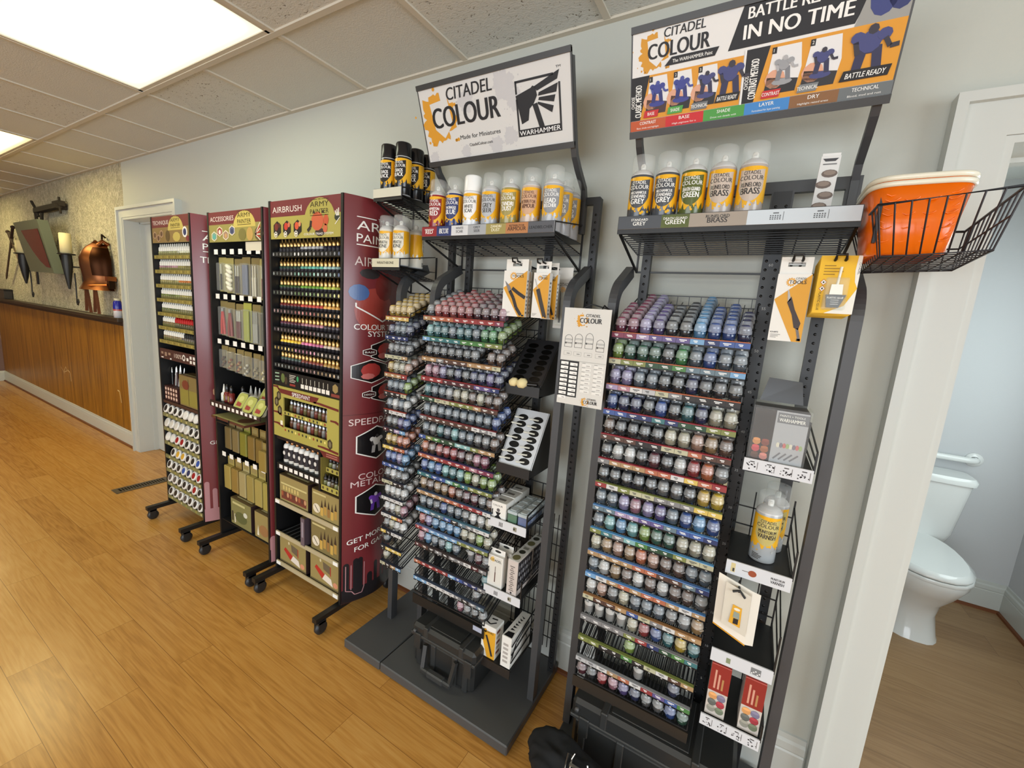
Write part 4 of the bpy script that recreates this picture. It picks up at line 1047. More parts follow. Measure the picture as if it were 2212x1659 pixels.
def it_sticks(col, n=2, col2=None):
    def f(q, x, y, za, zb, wd):
        for k in range(n):
            xx = x + wd * 0.55 * ((k + 0.5) / n - 0.5); q.tube([(xx, y, za), (xx, y, za + (zb - za) * 0.62)], 0.005, 6, col); q.tube([(xx, y, za + (zb - za) * 0.62), (xx, y, zb)], 0.003, 6, col2 or C(190, 190, 180))
    return f
def it_sheet(col):
    def f(q, x, y, za, zb, wd): q.box(x - wd * 0.34, x + wd * 0.34, y, y + 0.004, za, zb, col)
    return f
def it_plier(col):
    def f(q, x, y, za, zb, wd):
        q.tube([(x - 0.012, y, za), (x - 0.008, y, (za + zb) / 2), (x + 0.004, y, zb - 0.02)], 0.008, 6, col); q.tube([(x + 0.02, y, za), (x + 0.012, y, (za + zb) / 2), (x, y, zb - 0.02)], 0.008, 6, col); q.tube([(x, y, zb - 0.03), (x, y, zb)], 0.006, 6, C(150, 150, 150))
    return f
def it_bits(cols):
    def f(q, x, y, za, zb, wd):
        for k in range(7): q.bbox(x - 0.02 + 0.01 * (k % 4), x - 0.008 + 0.01 * (k % 4), y - 0.005, y + 0.005, za + 0.008 * k, za + 0.008 * k + 0.012, 0.002, cols[k % len(cols)])
    return f
gA2 = 'hanging packs on the accessories rack'
KB = C(150, 140, 84); KC = C(120, 106, 66)
xs = [X0 + 0.062 + 0.0805 * i for i in range(6)]
hook_row(1.725, xs, 1.742); hook_row(1.490, xs, 1.508); hook_row(1.245, xs, 1.262); hook_row(0.590, xs, 0.606)
for i, (lb, back, it) in enumerate((('pack of black brush handles, first on the top hooks of the ACCESSORIES rack', KB, it_sticks(BLACK, 1)), ('pack of six white agitator capsules on the ACCESSORIES rack', KB, it_stones), ('pack of dark brown tools, third on the top hooks', KC, it_sticks(C(54, 40, 36), 2)),
        ('pack of blue-grey plastic sheet, fourth on the top hooks', KC, it_sheet(C(104, 110, 130))), ('pack of long white rods, fifth on the top hooks', KC, it_sticks(C(214, 206, 186), 2, C(214, 206, 186))), ('pack holding a dark red tool, last on the top hooks', KB, it_sticks(C(110, 40, 32), 1)))):
    blister(xs[i], AYF + 0.040 - 0.003 * (i % 2), 1.535 - 0.006 * i, 1.718 - 0.004 * (i % 3), 0.074, lb, back, it, gA2)
for i, (lb, back, it) in enumerate((('pack of red-handled clippers, first on the second hooks', KC, it_plier(C(176, 40, 36))), ('pack of small red-handled snips, second on the second hooks', KC, it_plier(C(130, 40, 36))), ('pack of dark red files, third on the second hooks', KC, it_sticks(C(96, 40, 36), 3)),
        ('olive pack with a lime green strip, fourth on the second hooks', C(150, 150, 70), it_sheet(C(150, 156, 66))), ('pack of thin metal rods, fifth on the second hooks', KC, it_sticks(C(150, 150, 140), 4, C(150, 150, 140))), ('dim clear pack, last on the second hooks', C(84, 84, 62), it_sheet(C(70, 70, 56))))):
    blister(xs[i], AYF + 0.040 - 0.003 * (i % 2), 1.292 - 0.005 * i, 1.484 - 0.004 * (i % 3), 0.074, lb, back, it, gA2)
for i, (lb, cols) in enumerate((('small bag of dark brown scatter, first on the third hooks', (C(70, 50, 40), C(96, 72, 50))), ('small pack of rust-brown bits, second on the third hooks', (C(120, 60, 40), C(150, 130, 90))), ('small pack of reddish bits, third on the third hooks', (C(110, 50, 36), C(170, 140, 90))), ('small pack of silvery chips, fourth on the third hooks', (C(190, 188, 176), C(120, 116, 96))), ('small pack of grey bits, fifth on the third hooks', (C(120, 116, 96), C(150, 140, 110))), ('small olive pack with a white stick, last on the third hooks', (C(140, 130, 80), C(220, 210, 180))))):
    blister(xs[i], AYF + 0.036 - 0.003 * (i % 2), 1.108 - 0.006 * i, 1.236 - 0.003 * i, 0.068, lb, KC, it_bits(cols), gA2)
# shelf of glue and tubs
q = MB(); q.box(X0 + 0.015, X1 - 0.015, AYF - 0.02, AYF + 0.22, 0.912, 0.916, BLACK); q.box(X0 + 0.004, X1 - 0.02, AYF - 0.026, AYF - 0.020, 0.890, 0.925, C(52, 34, 30))
cv = Canvas(q, (X0 + 0.01, AYF - 0.026, 0.907))
for i in range(11): cv.rect(0.012 + 0.043 * i, -0.012, 0.036 + 0.043 * i, 0.006, C(238, 234, 226), 1)
q.build('bottle_shelf', ['print'], A2)
glue = thing('glue_bottle', None, None, (0, 0, 0))
q = MB(); q.lathe([(0, 0), (0.0155, 0), (0.0165, 0.004), (0.0165, 0.045), (0.007, 0.055)], 12, X=None, cols=[C(222, 222, 216)] * 2 + [C(222, 222, 216), C(222, 222, 216)]); q.build('bottle', ['gloss'], glue)
q = MB(); q.lathe([(0.0075, 0.054), (0.0085, 0.058), (0.002, 0.098), (0, 0.099)], 10, C(236, 236, 232)); q.build('nozzle', ['gloss'], glue)
redb = thing('glue_bottle', None, None, (0, 0, 0))
q = MB(); q.lathe([(0, 0), (0.0165, 0), (0.017, 0.004), (0.017, 0.055), (0.009, 0.062)], 12, C(112, 36, 32)); cv = Canvas(q, (0, -0.0176, 0), eps=0.0004); cv.rect(-0.008, 0.012, 0.008, 0.045, C(150, 130, 80), 1); q.build('bottle', ['gloss'], redb)
q = MB(); q.lathe([(0.0095, 0.061), (0.0105, 0.064), (0.009, 0.092), (0.004, 0.102), (0, 0.104)], 10, C(26, 24, 24)); q.build('cap', ['gloss'], redb)
gl = [(glue, 1.672, 0.02, 'white glue bottle with pointed nozzle at the left end of the ACCESSORIES shelf'), (redb, 1.716, 0.015, 'red glue bottle with black cap, first beside the white glue bottle'), (redb, 1.768, 0.012, 'red glue bottle with black cap, second along the ACCESSORIES shelf'), (redb, 1.812, 0.05, 'red glue bottle with black cap, third and half hidden by tubs'), (glue, 1.80, 0.10, 'white pointed glue bottle behind the red ones'), (glue, 1.85, 0.10, 'white pointed glue bottle behind the clear tubs, left one'), (glue, 1.89, 0.10, 'white pointed glue bottle behind the clear tubs, right one')]
seen = set()
for pr, x, dy, lb in gl:
    loc = (x, AYF + dy + 0.01, 0.916)
    if pr.name not in seen: seen.add(pr.name); pr.location = loc; tag(pr, lb, 'bottle', 'glue bottles on the accessories shelf')
    else: dup(pr, loc, None, lb)
tub = thing('scatter_tub', None, None, (0, 0, 0))
q = MB(); loft(q, [[(px, py, pz) for px, py, pz in rr(0, 0, 0.040, 0.040, -0.020, e=4)], rr(0, 0, 0.048, 0.048, 0.0, e=4), rr(0, 0, 0.050, 0.050, 0.003, e=4)], C(206, 206, 180), 0, True, False); q.build('tub', ['gloss'], tub)
q = MB(); loft(q, [rr(0, 0, 0.044, 0.044, 0.0032, e=4), rr(0, 0, 0.043, 0.043, 0.006, e=4)], C(168, 170, 90)); cv = Canvas(q, (0, 0, 0.0065), (1, 0, 0), (0, 1, 0), (0, 0, 1)); cv.poly([(-0.022, -0.03), (0.022, -0.03), (0.022, -0.012), (-0.022, -0.006)], C(150, 60, 54), 1); cv.circ(0, 0.012, 0.022, C(196, 196, 120), 1, 0.016); q.build('lid_label', ['print'], tub)
for i, (x, y, z, lb) in enumerate(((1.905, AYF + 0.005, 0.956, 'clear square tub with green and red lid, leftmost of the front three'), (2.010, AYF - 0.005, 0.954, 'clear square tub with a bright lime lid, middle of the front three'), (2.105, AYF - 0.005, 0.952, 'clear square tub with green and red lid, rightmost of the front three'), (2.045, AYF + 0.06, 1.000, 'clear square tub stacked behind the front three, left one'), (2.118, AYF + 0.06, 0.992, 'clear square tub stacked behind the front three, right one'))):
    if i == 0: tub.location = (x, y, z); tub.rotation_euler = (1.05, 0, 0); tag(tub, lb, 'tub', 'scatter tubs on the accessories shelf')
    else: dup(tub, (x, y, z), (1.05, 0, 0), lb)
# lying tray, hanging boxes
th = thing('paint_tray', 'flat green-topped boxed tray lying on a wire holder under the glue shelf', 'tray', (1.81, AYF, 0.83))
q = MB(); q.box(1.645, 1.985, AYF - 0.03, AYF + 0.16, 0.826, 0.838, C(90, 50, 36)); cv = Canvas(q, (1.645, AYF - 0.03, 0.838), (1, 0, 0), (0, 1, 0), (0, 0, 1)); cv.rect(0.004, 0.004, 0.336, 0.186, C(176, 170, 110), 1); cv.circ(0.25, 0.06, 0.05, C(120, 84, 60), 2, 0.04); cv.rect(0.03, 0.12, 0.2, 0.16, C(150, 140, 80), 2); q.build('carton', ['print'], th)
q = MB(); q.bar((1.71, AYF - 0.034, 0.842), (1.71, AYF - 0.034, 0.812), 0.004, col=BLACK); q.bar((1.84, AYF - 0.034, 0.842), (1.84, AYF - 0.034, 0.812), 0.004, col=BLACK); q.bar((1.71, AYF - 0.034, 0.815), (1.84, AYF - 0.034, 0.815), 0.004, col=BLACK); q.build('wire_holder', ['coat'], A2)
def hang_box(x, y, z0, z1, wd, col, label):
    th = thing('brush_pack', label, 'pack', (x, y, z0), 'khaki packs on the accessories rack')
    q = MB(); q.bbox(x - wd / 2, x + wd / 2, y - 0.025, y, z0, z0 + 0.74 * (z1 - z0), 0.004, col); q.build('blister', ['gloss'], th)
    q = MB(); q.box(x - wd / 2, x + wd / 2, y, y + 0.002, z0, z1, tuple(c * 1.15 for c in col[:3]) + (1,)); q.box(x - wd * 0.36, x + wd * 0.36, y - 0.0006, y, z0 + 0.80 * (z1 - z0), z0 + 0.95 * (z1 - z0), KHAKI); q.build('backing_card', ['print'], th)
cols4 = [C(110, 96, 62), C(120, 108, 74), C(122, 122, 50), C(126, 104, 56), C(120, 100, 54), C(140, 120, 62)]
for i in range(6): hang_box(xs[i] + 0.012, AYF + 0.05 - (0.03 if i == 5 else 0), 0.632 - 0.012 * (i == 5) - 0.003 * i, 0.812 - 0.006 * (i // 3) - 0.05 * (i == 5), 0.066, cols4[i], '%s khaki pack from left, hanging just under the lying tray' % ORD[i].replace('sixth', 'last'))
cols5 = [C(158, 140, 76), C(140, 116, 62), C(160, 148, 104), C(150, 136, 78), C(160, 146, 84), C(160, 150, 80)]
for i in range(6): hang_box(xs[i], AYF + 0.045, 0.385 - 0.004 * i, 0.578, 0.068, cols5[i], '%s golden pack from left on the lowest hooks of the ACCESSORIES rack' % ORD[i].replace('sixth', 'last'))
q = MB(); q.box(X0 + 0.015, X1 - 0.015, AYF + 0.006, AYF + 0.24, 0.186, 0.190, BLACK); q.build('box_shelf', ['coat'], A2)
def p_scene(cv, W_, H_):
    cv.circ(0.5 * W_, 0.36 * H_, 0.3 * W_, C(92, 96, 58), 2, 0.22 * H_, 12); cv.circ(0.72 * W_, 0.55 * H_, 0.10 * W_, C(206, 206, 190), 3, 0.10 * H_, 9); cv.rect(0.05 * W_, 0.12 * H_, 0.12 * W_, 0.5 * H_, C(60, 50, 40), 2); cv.rect(0.18 * W_, 0.08 * H_, 0.23 * W_, 0.42 * H_, C(220, 214, 196), 2); cv.rect(0.1 * W_, 0.80 * H_, 0.7 * W_, 0.88 * H_, C(190, 184, 130), 2)
def p_scene2(cv, W_, H_):
    cv.circ(0.6 * W_, 0.36 * H_, 0.3 * W_, C(150, 110, 70), 2, 0.22 * H_, 12); cv.poly([(0.16 * W_, 0.1 * H_), (0.30 * W_, 0.1 * H_), (0.23 * W_, 0.5 * H_)], C(226, 220, 200), 3)
kit_box(1.735, 1.950, AYF + 0.012, AYF + 0.09, 0.192, 0.352, 'green boxed set with landscape picture at the foot of the ACCESSORIES rack', p_scene, front=C(128, 124, 78), parent_group='boxed sets at the foot of the accessories rack')
kit_box(1.985, 2.134, AYF + 0.012, AYF + 0.09, 0.192, 0.345, 'tan boxed set beside the green one at the foot of the ACCESSORIES rack', p_scene2, parent_group='boxed sets at the foot of the accessories rack')
q, cv, L = side_canvas(A2, X1, 0.095, 1.945, 0.040)
cv.text('ACCESSORIES', 0.10 * L, 1.68, 0.030, C(220, 206, 200), 2, 0.004, w=0.8 * L); army_mark(cv, 0.47 * L, 1.80, 0.66 * L, WHITE, 2)
cv.text('GET MORE TIME', 0.08 * L, 0.66, 0.022, WHITE, 2, 0.004, w=0.84 * L); cv.text('FOR GAMING', 0.2 * L, 0.62, 0.022, WHITE, 2, 0.004, w=0.62 * L)
for z in (1.45, 1.15, 0.88): cv.hexring(0.6 * L, z, 0.30 * L, 0.10, 0.006, WHITE, 2)
drips(cv, L, 0.096, 0.24, PINKD, 8)
q.build('curved_side_panel', ['gloss'], A2)

# ================= technique rack
X0, X1 = 0.930, 1.430
A1 = rack('display_rack', 'maroon TECHNIQUE display rack with white-capped bottles, farthest of the three', X0, X1, 1.955, 'TECHNIQUE')
def art1(cv, W_, H_):
    for i, (u, v_) in enumerate(((0.08, 0.30), (0.18, 0.18), (0.27, 0.34))): cv.hexring(u * W_, v_ * H_, 0.045 * W_, 0.15 * H_, 0.005, C(186, 150, 130), 5); cv.circ(u * W_, v_ * H_, 0.025 * W_, C(96, 66, 50), 4, 0.09 * H_, 8)
    cv.circ(0.44 * W_, 0.25 * H_, 0.06 * W_, C(96, 76, 44), 4, 0.22 * H_, 10); cv.circ(0.68 * W_, 0.20 * H_, 0.10 * W_, C(190, 170, 90), 4, 0.18 * H_, 10); cv.circ(0.90 * W_, 0.36 * H_, 0.065 * W_, C(230, 226, 220), 5, 0.20 * H_, 12); cv.circ(0.90 * W_, 0.36 * H_, 0.04 * W_, C(44, 50, 96), 6, 0.13 * H_, 12); cv.circ(0.97 * W_, 0.12 * H_, 0.05 * W_, C(120, 40, 50), 5, 0.10 * H_, 9)
header(A1, X0, X1, 1.800, 1.952, 'TECHNIQUE', 0.66, C(138, 112, 66), art1)
white = bottle_proto('dropper_bottle', 'print', C(236, 234, 222), r=0.0124, h=0.040, tip=0.044, dark_label=C(120, 112, 62))
redc = bottle_proto('dropper_bottle', 'print', C(186, 26, 24), r=0.0124, h=0.040, tip=0.044, dark_label=C(96, 90, 60))
blkc = bottle_proto('dropper_bottle', 'print', C(24, 24, 24), r=0.0124, h=0.040, tip=0.044, dark_label=C(110, 104, 70))
used = {'white': [], 'red': [], 'black': []}
Z1 = [1.717 - 0.0868 * i for i in range(7)]
rows1 = [(C(150, 150, 110), C(190, 190, 170)), (C(170, 130, 140), C(130, 120, 70)), (C(150, 140, 90), C(190, 110, 50)), (C(110, 120, 60), C(150, 140, 80)), (C(96, 104, 60), C(130, 126, 90)), (C(120, 100, 60), C(90, 70, 40)), (C(140, 120, 80), C(100, 92, 80))]
for ri, z in enumerate(Z1):
    shelf_strip(A1, X0, X1, z, C(138, 124, 62), 17, [C(176, 160, 84), C(116, 102, 50), C(150, 134, 70)], depth=0.2)
    for i in range(17):
        kind = 'white'
        if ri == 5 and i >= 6: kind = 'red'
        if ri == 6 and i >= 10: kind = 'black'
        x = X0 + 0.015 + (X1 - X0 - 0.03) * (i + 0.5) / 17
        place({'white': white, 'red': redc, 'black': blkc}[kind], used[kind], (x, AYF + 0.035, z), '%s-capped dropper bottle, %s from left on the %s shelf of the TECHNIQUE rack' % (kind, ORD[i], ORD[ri]), 'paint bottle', 'capped bottles on the technique rack', jit(rows1[ri][int(i > 8)], 0.3))
q = MB(); q.box(X0 + 0.015, X1 - 0.015, AYF + 0.002, AYF + 0.010, 1.085, 1.150, C(74, 44, 38)); cv = Canvas(q, (X0 + 0.015, AYF + 0.002, 1.085))
cv.text('100%', 0.20, 0.022, 0.026, C(206, 186, 170), 1, 0.0, w=0.10); cv.circ(0.325, 0.034, 0.020, C(220, 214, 204), 1); cv.circ(0.325, 0.034, 0.010, C(74, 44, 38), 2)
for a, b2 in ((0.36, 0.02), (0.40, 0.034), (0.44, 0.034), (0.40, 0.008), (0.44, 0.008)): cv.rect(a, b2, a + 0.024, b2 + 0.018, C(230, 224, 214), 1)
for k in range(3): cv.rect(0.02 + 0.05 * k, 0.03 - 0.01 * (k % 2), 0.05 + 0.05 * k, 0.045, C(150, 124, 104), 1)
cv.rect(0.02, 0.006, 0.05, 0.012, WHITE, 1); cv.rect(0.14, 0.004, 0.16, 0.012, WHITE, 1)
q.build('printed_banner', ['print'], A1)
q = MB(); q.box(X0 + 0.015, X1 - 0.015, AYF + 0.01, AYF + 0.22, 0.800, 0.806, C(60, 40, 34)); q.box(X0 + 0.015, X1 - 0.015, AYF + 0.004, AYF + 0.010, 0.790, 0.808, C(64, 40, 34)); q.build('box_shelf', ['coat'], A1)
# brush holder with brushes, khaki carton
th = thing('brush_holder', 'dark brush holder with rows of pink dots on the TECHNIQUE rack', 'brush holder', (1.03, AYF + 0.04, 0.81))
q = MB(); q.box(0.952, 1.135, AYF + 0.012, AYF + 0.10, 0.81, 0.905, C(64, 36, 34)); cv = Canvas(q, (0.952, AYF + 0.012, 0.81))
for r_ in range(3):
    for i in range(5): cv.circ(0.02 + 0.036 * i, 0.02 + 0.028 * r_, 0.012, C(220, 190, 172), 1, 0.011, 8)
q.build('box', ['print'], th)
for i, (x, hgt, c) in enumerate(((0.975, 0.115, C(44, 42, 42)), (1.0, 0.10, C(70, 40, 38)), (1.02, 0.125, C(190, 190, 186)), (1.045, 0.13, C(80, 40, 40)), (1.062, 0.14, C(200, 200, 196)), (1.085, 0.12, C(60, 34, 34)), (1.1, 0.145, C(186, 186, 182)), (1.118, 0.13, C(206, 206, 200)))):
    th = thing('paint_brush', 'paint brush standing in the dotted brush holder, %s from left' % ORD[i], 'brush', (x, AYF + 0.05, 0.905), 'brushes in the dotted holder')
    q = MB(); dx = 0.012 * ((i * 5) % 3 - 1); q.tube([(x, AYF + 0.05, 0.906), (x + dx, AYF + 0.055, 0.905 + hgt * 0.7)], 0.004, 6, c); q.build('handle', ['gloss'], th)
    q = MB(); q.tube([(x + dx, AYF + 0.055, 0.905 + hgt * 0.7), (x + dx * 1.3, AYF + 0.057, 0.905 + hgt * 0.9), (x + dx * 1.4, AYF + 0.057, 0.905 + hgt)], 0.004, 6, C(214, 214, 210), radii=[0.005, 0.005, 0.002]); q.build('ferrule', ['metal'], th)
def p_miniset(cv, W_, H_):
    cv.rect(0.05 * W_, 0.05 * H_, 0.95 * W_, 0.55 * H_, C(140, 130, 60), 2); cv.circ(0.35 * W_, 0.7 * H_, 0.2 * W_, C(120, 60, 40), 2, 0.16 * H_, 9); cv.line([(0.5 * W_, 0.05 * H_), (0.5 * W_, 0.9 * H_)], 0.02 * W_, C(60, 46, 36), 3)
kit_box(1.165, 1.405, AYF + 0.012, AYF + 0.09, 0.81, 1.005, 'khaki carton on the TECHNIQUE rack beside the dotted brush holder', p_miniset, side=C(96, 56, 44), front=C(128, 110, 66), parent_group='cartons on the technique rack')
# rows of round tubs lying behind olive rails
tubp = thing('pigment_tub', None, None, (0, 0, 0))
q = MB(); q.lathe([(0.0, -0.045), (0.026, -0.045), (0.0285, -0.004), (0.030, 0.0), (0.030, 0.008), (0.026, 0.011), (0.0195, 0.011)], 16, C(222, 220, 214)); q.build('tub', ['gloss'], tubp)
q = MB(); q.lathe([(0.0195, 0.0105), (0, 0.0105)], 16, WHITE, 0); M['lidcol'] = attr_mat('tub_lid_window', 0.3, 0, 0.5, source='obj'); q.build('lid_window', ['lidcol'], tubp)
ZT = [0.713 - 0.0963 * i for i in range(7)]
lids = ['kkkkwww', 'eeeeekk', 'wwrrkkk', '.kyykkb', 'kkkbnrr', 'sskkkrk', 'kksskkk']
LC = {'k': C(44, 40, 36), 'w': C(226, 224, 218), 'r': C(150, 28, 30), 'y': C(206, 160, 50), 'b': C(50, 80, 160), 'n': C(44, 50, 90), 's': C(90, 84, 80), 'e': C(206, 202, 192)}
LN = {'k': 'dark', 'w': 'white', 'r': 'red', 'y': 'yellow', 'b': 'blue', 'n': 'navy', 's': 'grey', 'e': 'pale'}
first = True
for ri, z in enumerate(ZT):
    q = MB(); q.box(X0 + 0.015, X1 - 0.015, AYF + 0.016, AYF + 0.2, z - 0.012, z - 0.008, BLACK); q.box(X0 + 0.015, X1 - 0.015, AYF - 0.002, AYF + 0.004, z - 0.014, z + 0.010, C(122, 120, 80))
    cv = Canvas(q, (X0 + 0.015, AYF - 0.002, z))
    for i in range(7): cv.rect(0.05 + 0.066 * i, -0.008, 0.068 + 0.066 * i, 0.005, (C(190, 180, 120), C(160, 150, 70))[i % 2], 1)
    q.build('tub_shelf', ['print'], A1)
    for i, ch in enumerate(lids[ri]):
        if ch == '.': continue
        loc = (X0 + 0.050 + 0.0665 * i, AYF + 0.012, z + 0.040); rot = (PI / 2 - 0.35, 0, 0)
        lb = '%s-lidded round tub, %s from left in the %s row of TECHNIQUE rack' % (LN[ch], ORD[i], ORD[ri])
        if first: tubp.location = loc; tubp.rotation_euler = rot; tag(tubp, lb, 'tub', 'round tubs on the technique rack'); o = tubp; first = False
        else: o = dup(tubp, loc, rot, lb)
        for c_ in o.children: c_.color = LC[ch]
q, cv, L = side_canvas(A1, X1, 0.095, 1.955)
army_mark(cv, 0.47 * L, 1.795, 0.66 * L, WHITE, 2); cv.text('TECHNIQUE', 0.10 * L, 1.69, 0.034, WHITE, 2, 0.006, w=0.84 * L)
for z, c in ((1.53, C(110, 130, 70)), (1.30, C(150, 60, 60)), (1.06, C(150, 140, 60))):
    cv.hexring(0.62 * L, z, 0.34 * L, 0.105, 0.010, WHITE, 2); cv.rect(0.45 * L, z - 0.05, 0.8 * L, z + 0.05, c, 1)
for y, r_, c in ((0.93, 0.14, C(190, 150, 120)), (0.87, 0.12, C(170, 120, 96)), (0.80, 0.10, C(196, 160, 136)), (0.73, 0.11, C(120, 96, 80))): cv.circ(0.34 * L, y, r_ * L * 1.1, c, 2, 0.045, 11)
cv.rect(0.28 * L, 0.655, 0.6 * L, 0.705, C(130, 112, 108), 1); cv.text('D', 0.36 * L, 0.665, 0.030, C(60, 40, 36), 2)
cv.text('GET MORE TIME', 0.12 * L, 0.600, 0.022, WHITE, 2, 0.006, w=0.8 * L); cv.text('FOR GAMING', 0.28 * L, 0.572, 0.022, WHITE, 2, 0.006, w=0.56 * L)
drips(cv, L, 0.096, 0.24, PINKD, 11)
q.build('curved_side_panel', ['gloss'], A1)
# ================================================================ THE TWO BLACK PAINT RACKS
FY = -0.31                       # front plane of every paint tray
TILT = math.radians(21)
PZ = 0.0787; TZ0 = 1.498         # tray pitch and height of the topmost label edge
RK = C(30, 31, 33); RKL = C(62, 63, 65)
PAL = {'k': C(46, 48, 52), 'g': C(122, 122, 122), 'w': C(238, 238, 234), 'r': C(186, 44, 46), 'c': C(206, 92, 84), 'm': C(110, 38, 52), 'q': C(148, 44, 84), 'p': C(196, 130, 150), 'o': C(216, 116, 62), 'y': C(226, 186, 70), 'Y': C(238, 202, 40), 'l': C(150, 186, 66),
       'G': C(80, 170, 90), 'e': C(52, 112, 84), 't': C(48, 130, 136), 'a': C(130, 196, 196), 'b': C(48, 92, 176), 'B': C(104, 172, 226), 'n': C(40, 48, 104), 'v': C(104, 84, 156), 'V': C(170, 156, 206), 's': C(104, 120, 134), 'i': C(212, 206, 176), 'd': C(186, 148, 94), 'h': C(112, 80, 60), 'f': C(212, 164, 138), 'x': C(176, 178, 180)}
PN = {'k': 'near-black', 'g': 'grey', 'w': 'white', 'r': 'red', 'c': 'coral', 'm': 'maroon', 'q': 'magenta', 'p': 'pink', 'o': 'orange', 'y': 'yellow', 'Y': 'bright yellow', 'l': 'lime green', 'G': 'green', 'e': 'dark green', 't': 'teal', 'a': 'aqua', 'b': 'blue', 'B': 'light blue', 'n': 'navy', 'v': 'violet', 'V': 'lavender', 's': 'slate', 'i': 'cream', 'd': 'tan', 'h': 'brown', 'f': 'flesh-pink', 'x': 'silver'}
LAB = dict(PAL); LAB.update({'k': C(54, 50, 50), 'w': C(226, 226, 224), 'g': C(140, 140, 142), 'l': C(140, 150, 62), 'e': C(48, 90, 60), 'G': C(76, 146, 64), 's': C(104, 134, 150), 'm': C(96, 40, 48), 'i': C(204, 202, 160), 'x': C(196, 198, 200), 'h': C(100, 66, 52), 'd': C(192, 150, 92), 'V': C(176, 150, 196), 'n': C(40, 58, 120), 'r': C(172, 40, 42), 'o': C(204, 106, 54)})
for k_, c_ in list(LAB.items()):
    gy = sum(c_[:3]) / 3; LAB[k_] = tuple(0.78 * (0.74 * a + 0.26 * gy) for a in c_[:3]) + (1,)

# ---- one paint pot: jar + flip lid
POT_JAR = [(0, 0), (0.0148, 0), (0.0160, 0.002), (0.0166, 0.017), (0.0158, 0.0185)]
POT_LID = [(0.0158, 0.0185), (0.0175, 0.0190), (0.0176, 0.0220), (0.0164, 0.0228), (0.0170, 0.0262), (0.0154, 0.0276), (0.0158, 0.0312), (0.0146, 0.0352), (0.0126, 0.0388), (0.0108, 0.0400)]
POT_TOP = [(0.0108, 0.0400), (0.0100, 0.0418), (0.0060, 0.0428), (0, 0.0432)]
TALL_JAR = [(0, 0), (0.0140, 0), (0.0150, 0.002), (0.0158, 0.030)]
TALL_LID = [(0.0158, 0.030), (0.0160, 0.044), (0.0145, 0.052), (0.0155, 0.0535), (0.0135, 0.0555), (0.0110, 0.0600), (0.0080, 0.062)]
TALL_TOP = [(0.0080, 0.062), (0.0040, 0.0635), (0, 0.0637)]
def pot_proto(jar, lid, top, n=14):
    q = MB(); q.lathe(jar, n); j = q.build('paint_pot', [POT_S[0]])
    q = MB(); q.lathe(lid, n, mi=0); q.lathe(top, n, mi=1); q.box(-0.006, 0.006, -0.0215, -0.015, 0.0195 if top is POT_TOP else 0.046, 0.0225 if top is POT_TOP else 0.050, mi=0)
    q.build('lid', [POT_S[1], POT_S[2]], j)
    return j
POT = pot_proto(POT_JAR, POT_LID, POT_TOP); POT_T = pot_proto(TALL_JAR, TALL_LID, TALL_TOP)
pot_used = {'n': False, 't': False}
mass = MB()                      # all the pots standing farther back in the trays
def pot_xform(x, y, zfront):
    d = y - FY
    return T(x, y, zfront + math.tan(TILT) * d) @ rot_x(math.radians(9)) @ rot_z(R.uniform(-0.9, 0.9))
N_SINGLE = 0
def add_pot(x, y, zf, ch, label, group, tall=False, single=True):
    global N_SINGLE
    Xm = pot_xform(x + R.uniform(-0.0008, 0.0008), y, zf - (0.0045 if y < FY + 0.03 else 0.0))
    col = jit(PAL[ch], 0.14)
    if single:
        N_SINGLE += 1
        pr = POT_T if tall else POT; key = 't' if tall else 'n'
        if not pot_used[key]:
            pot_used[key] = True; o = pr
        else:
            o = pr.copy(); COLL.objects.link(o)
            c = pr.children[0].copy(); COLL.objects.link(c); c.parent = o
        o.location = Xm.translation; o.rotation_euler = Xm.to_euler()
        o.color = col
        for c in o.children: c.color = col
        tag(o, label, 'paint pot', group)
    else:
        mass.lathe(POT_JAR, 10, col, 0, Xm); mass.lathe(POT_LID[::2], 10, col, 1, Xm); mass.lathe(POT_TOP, 8, col, 2, Xm)

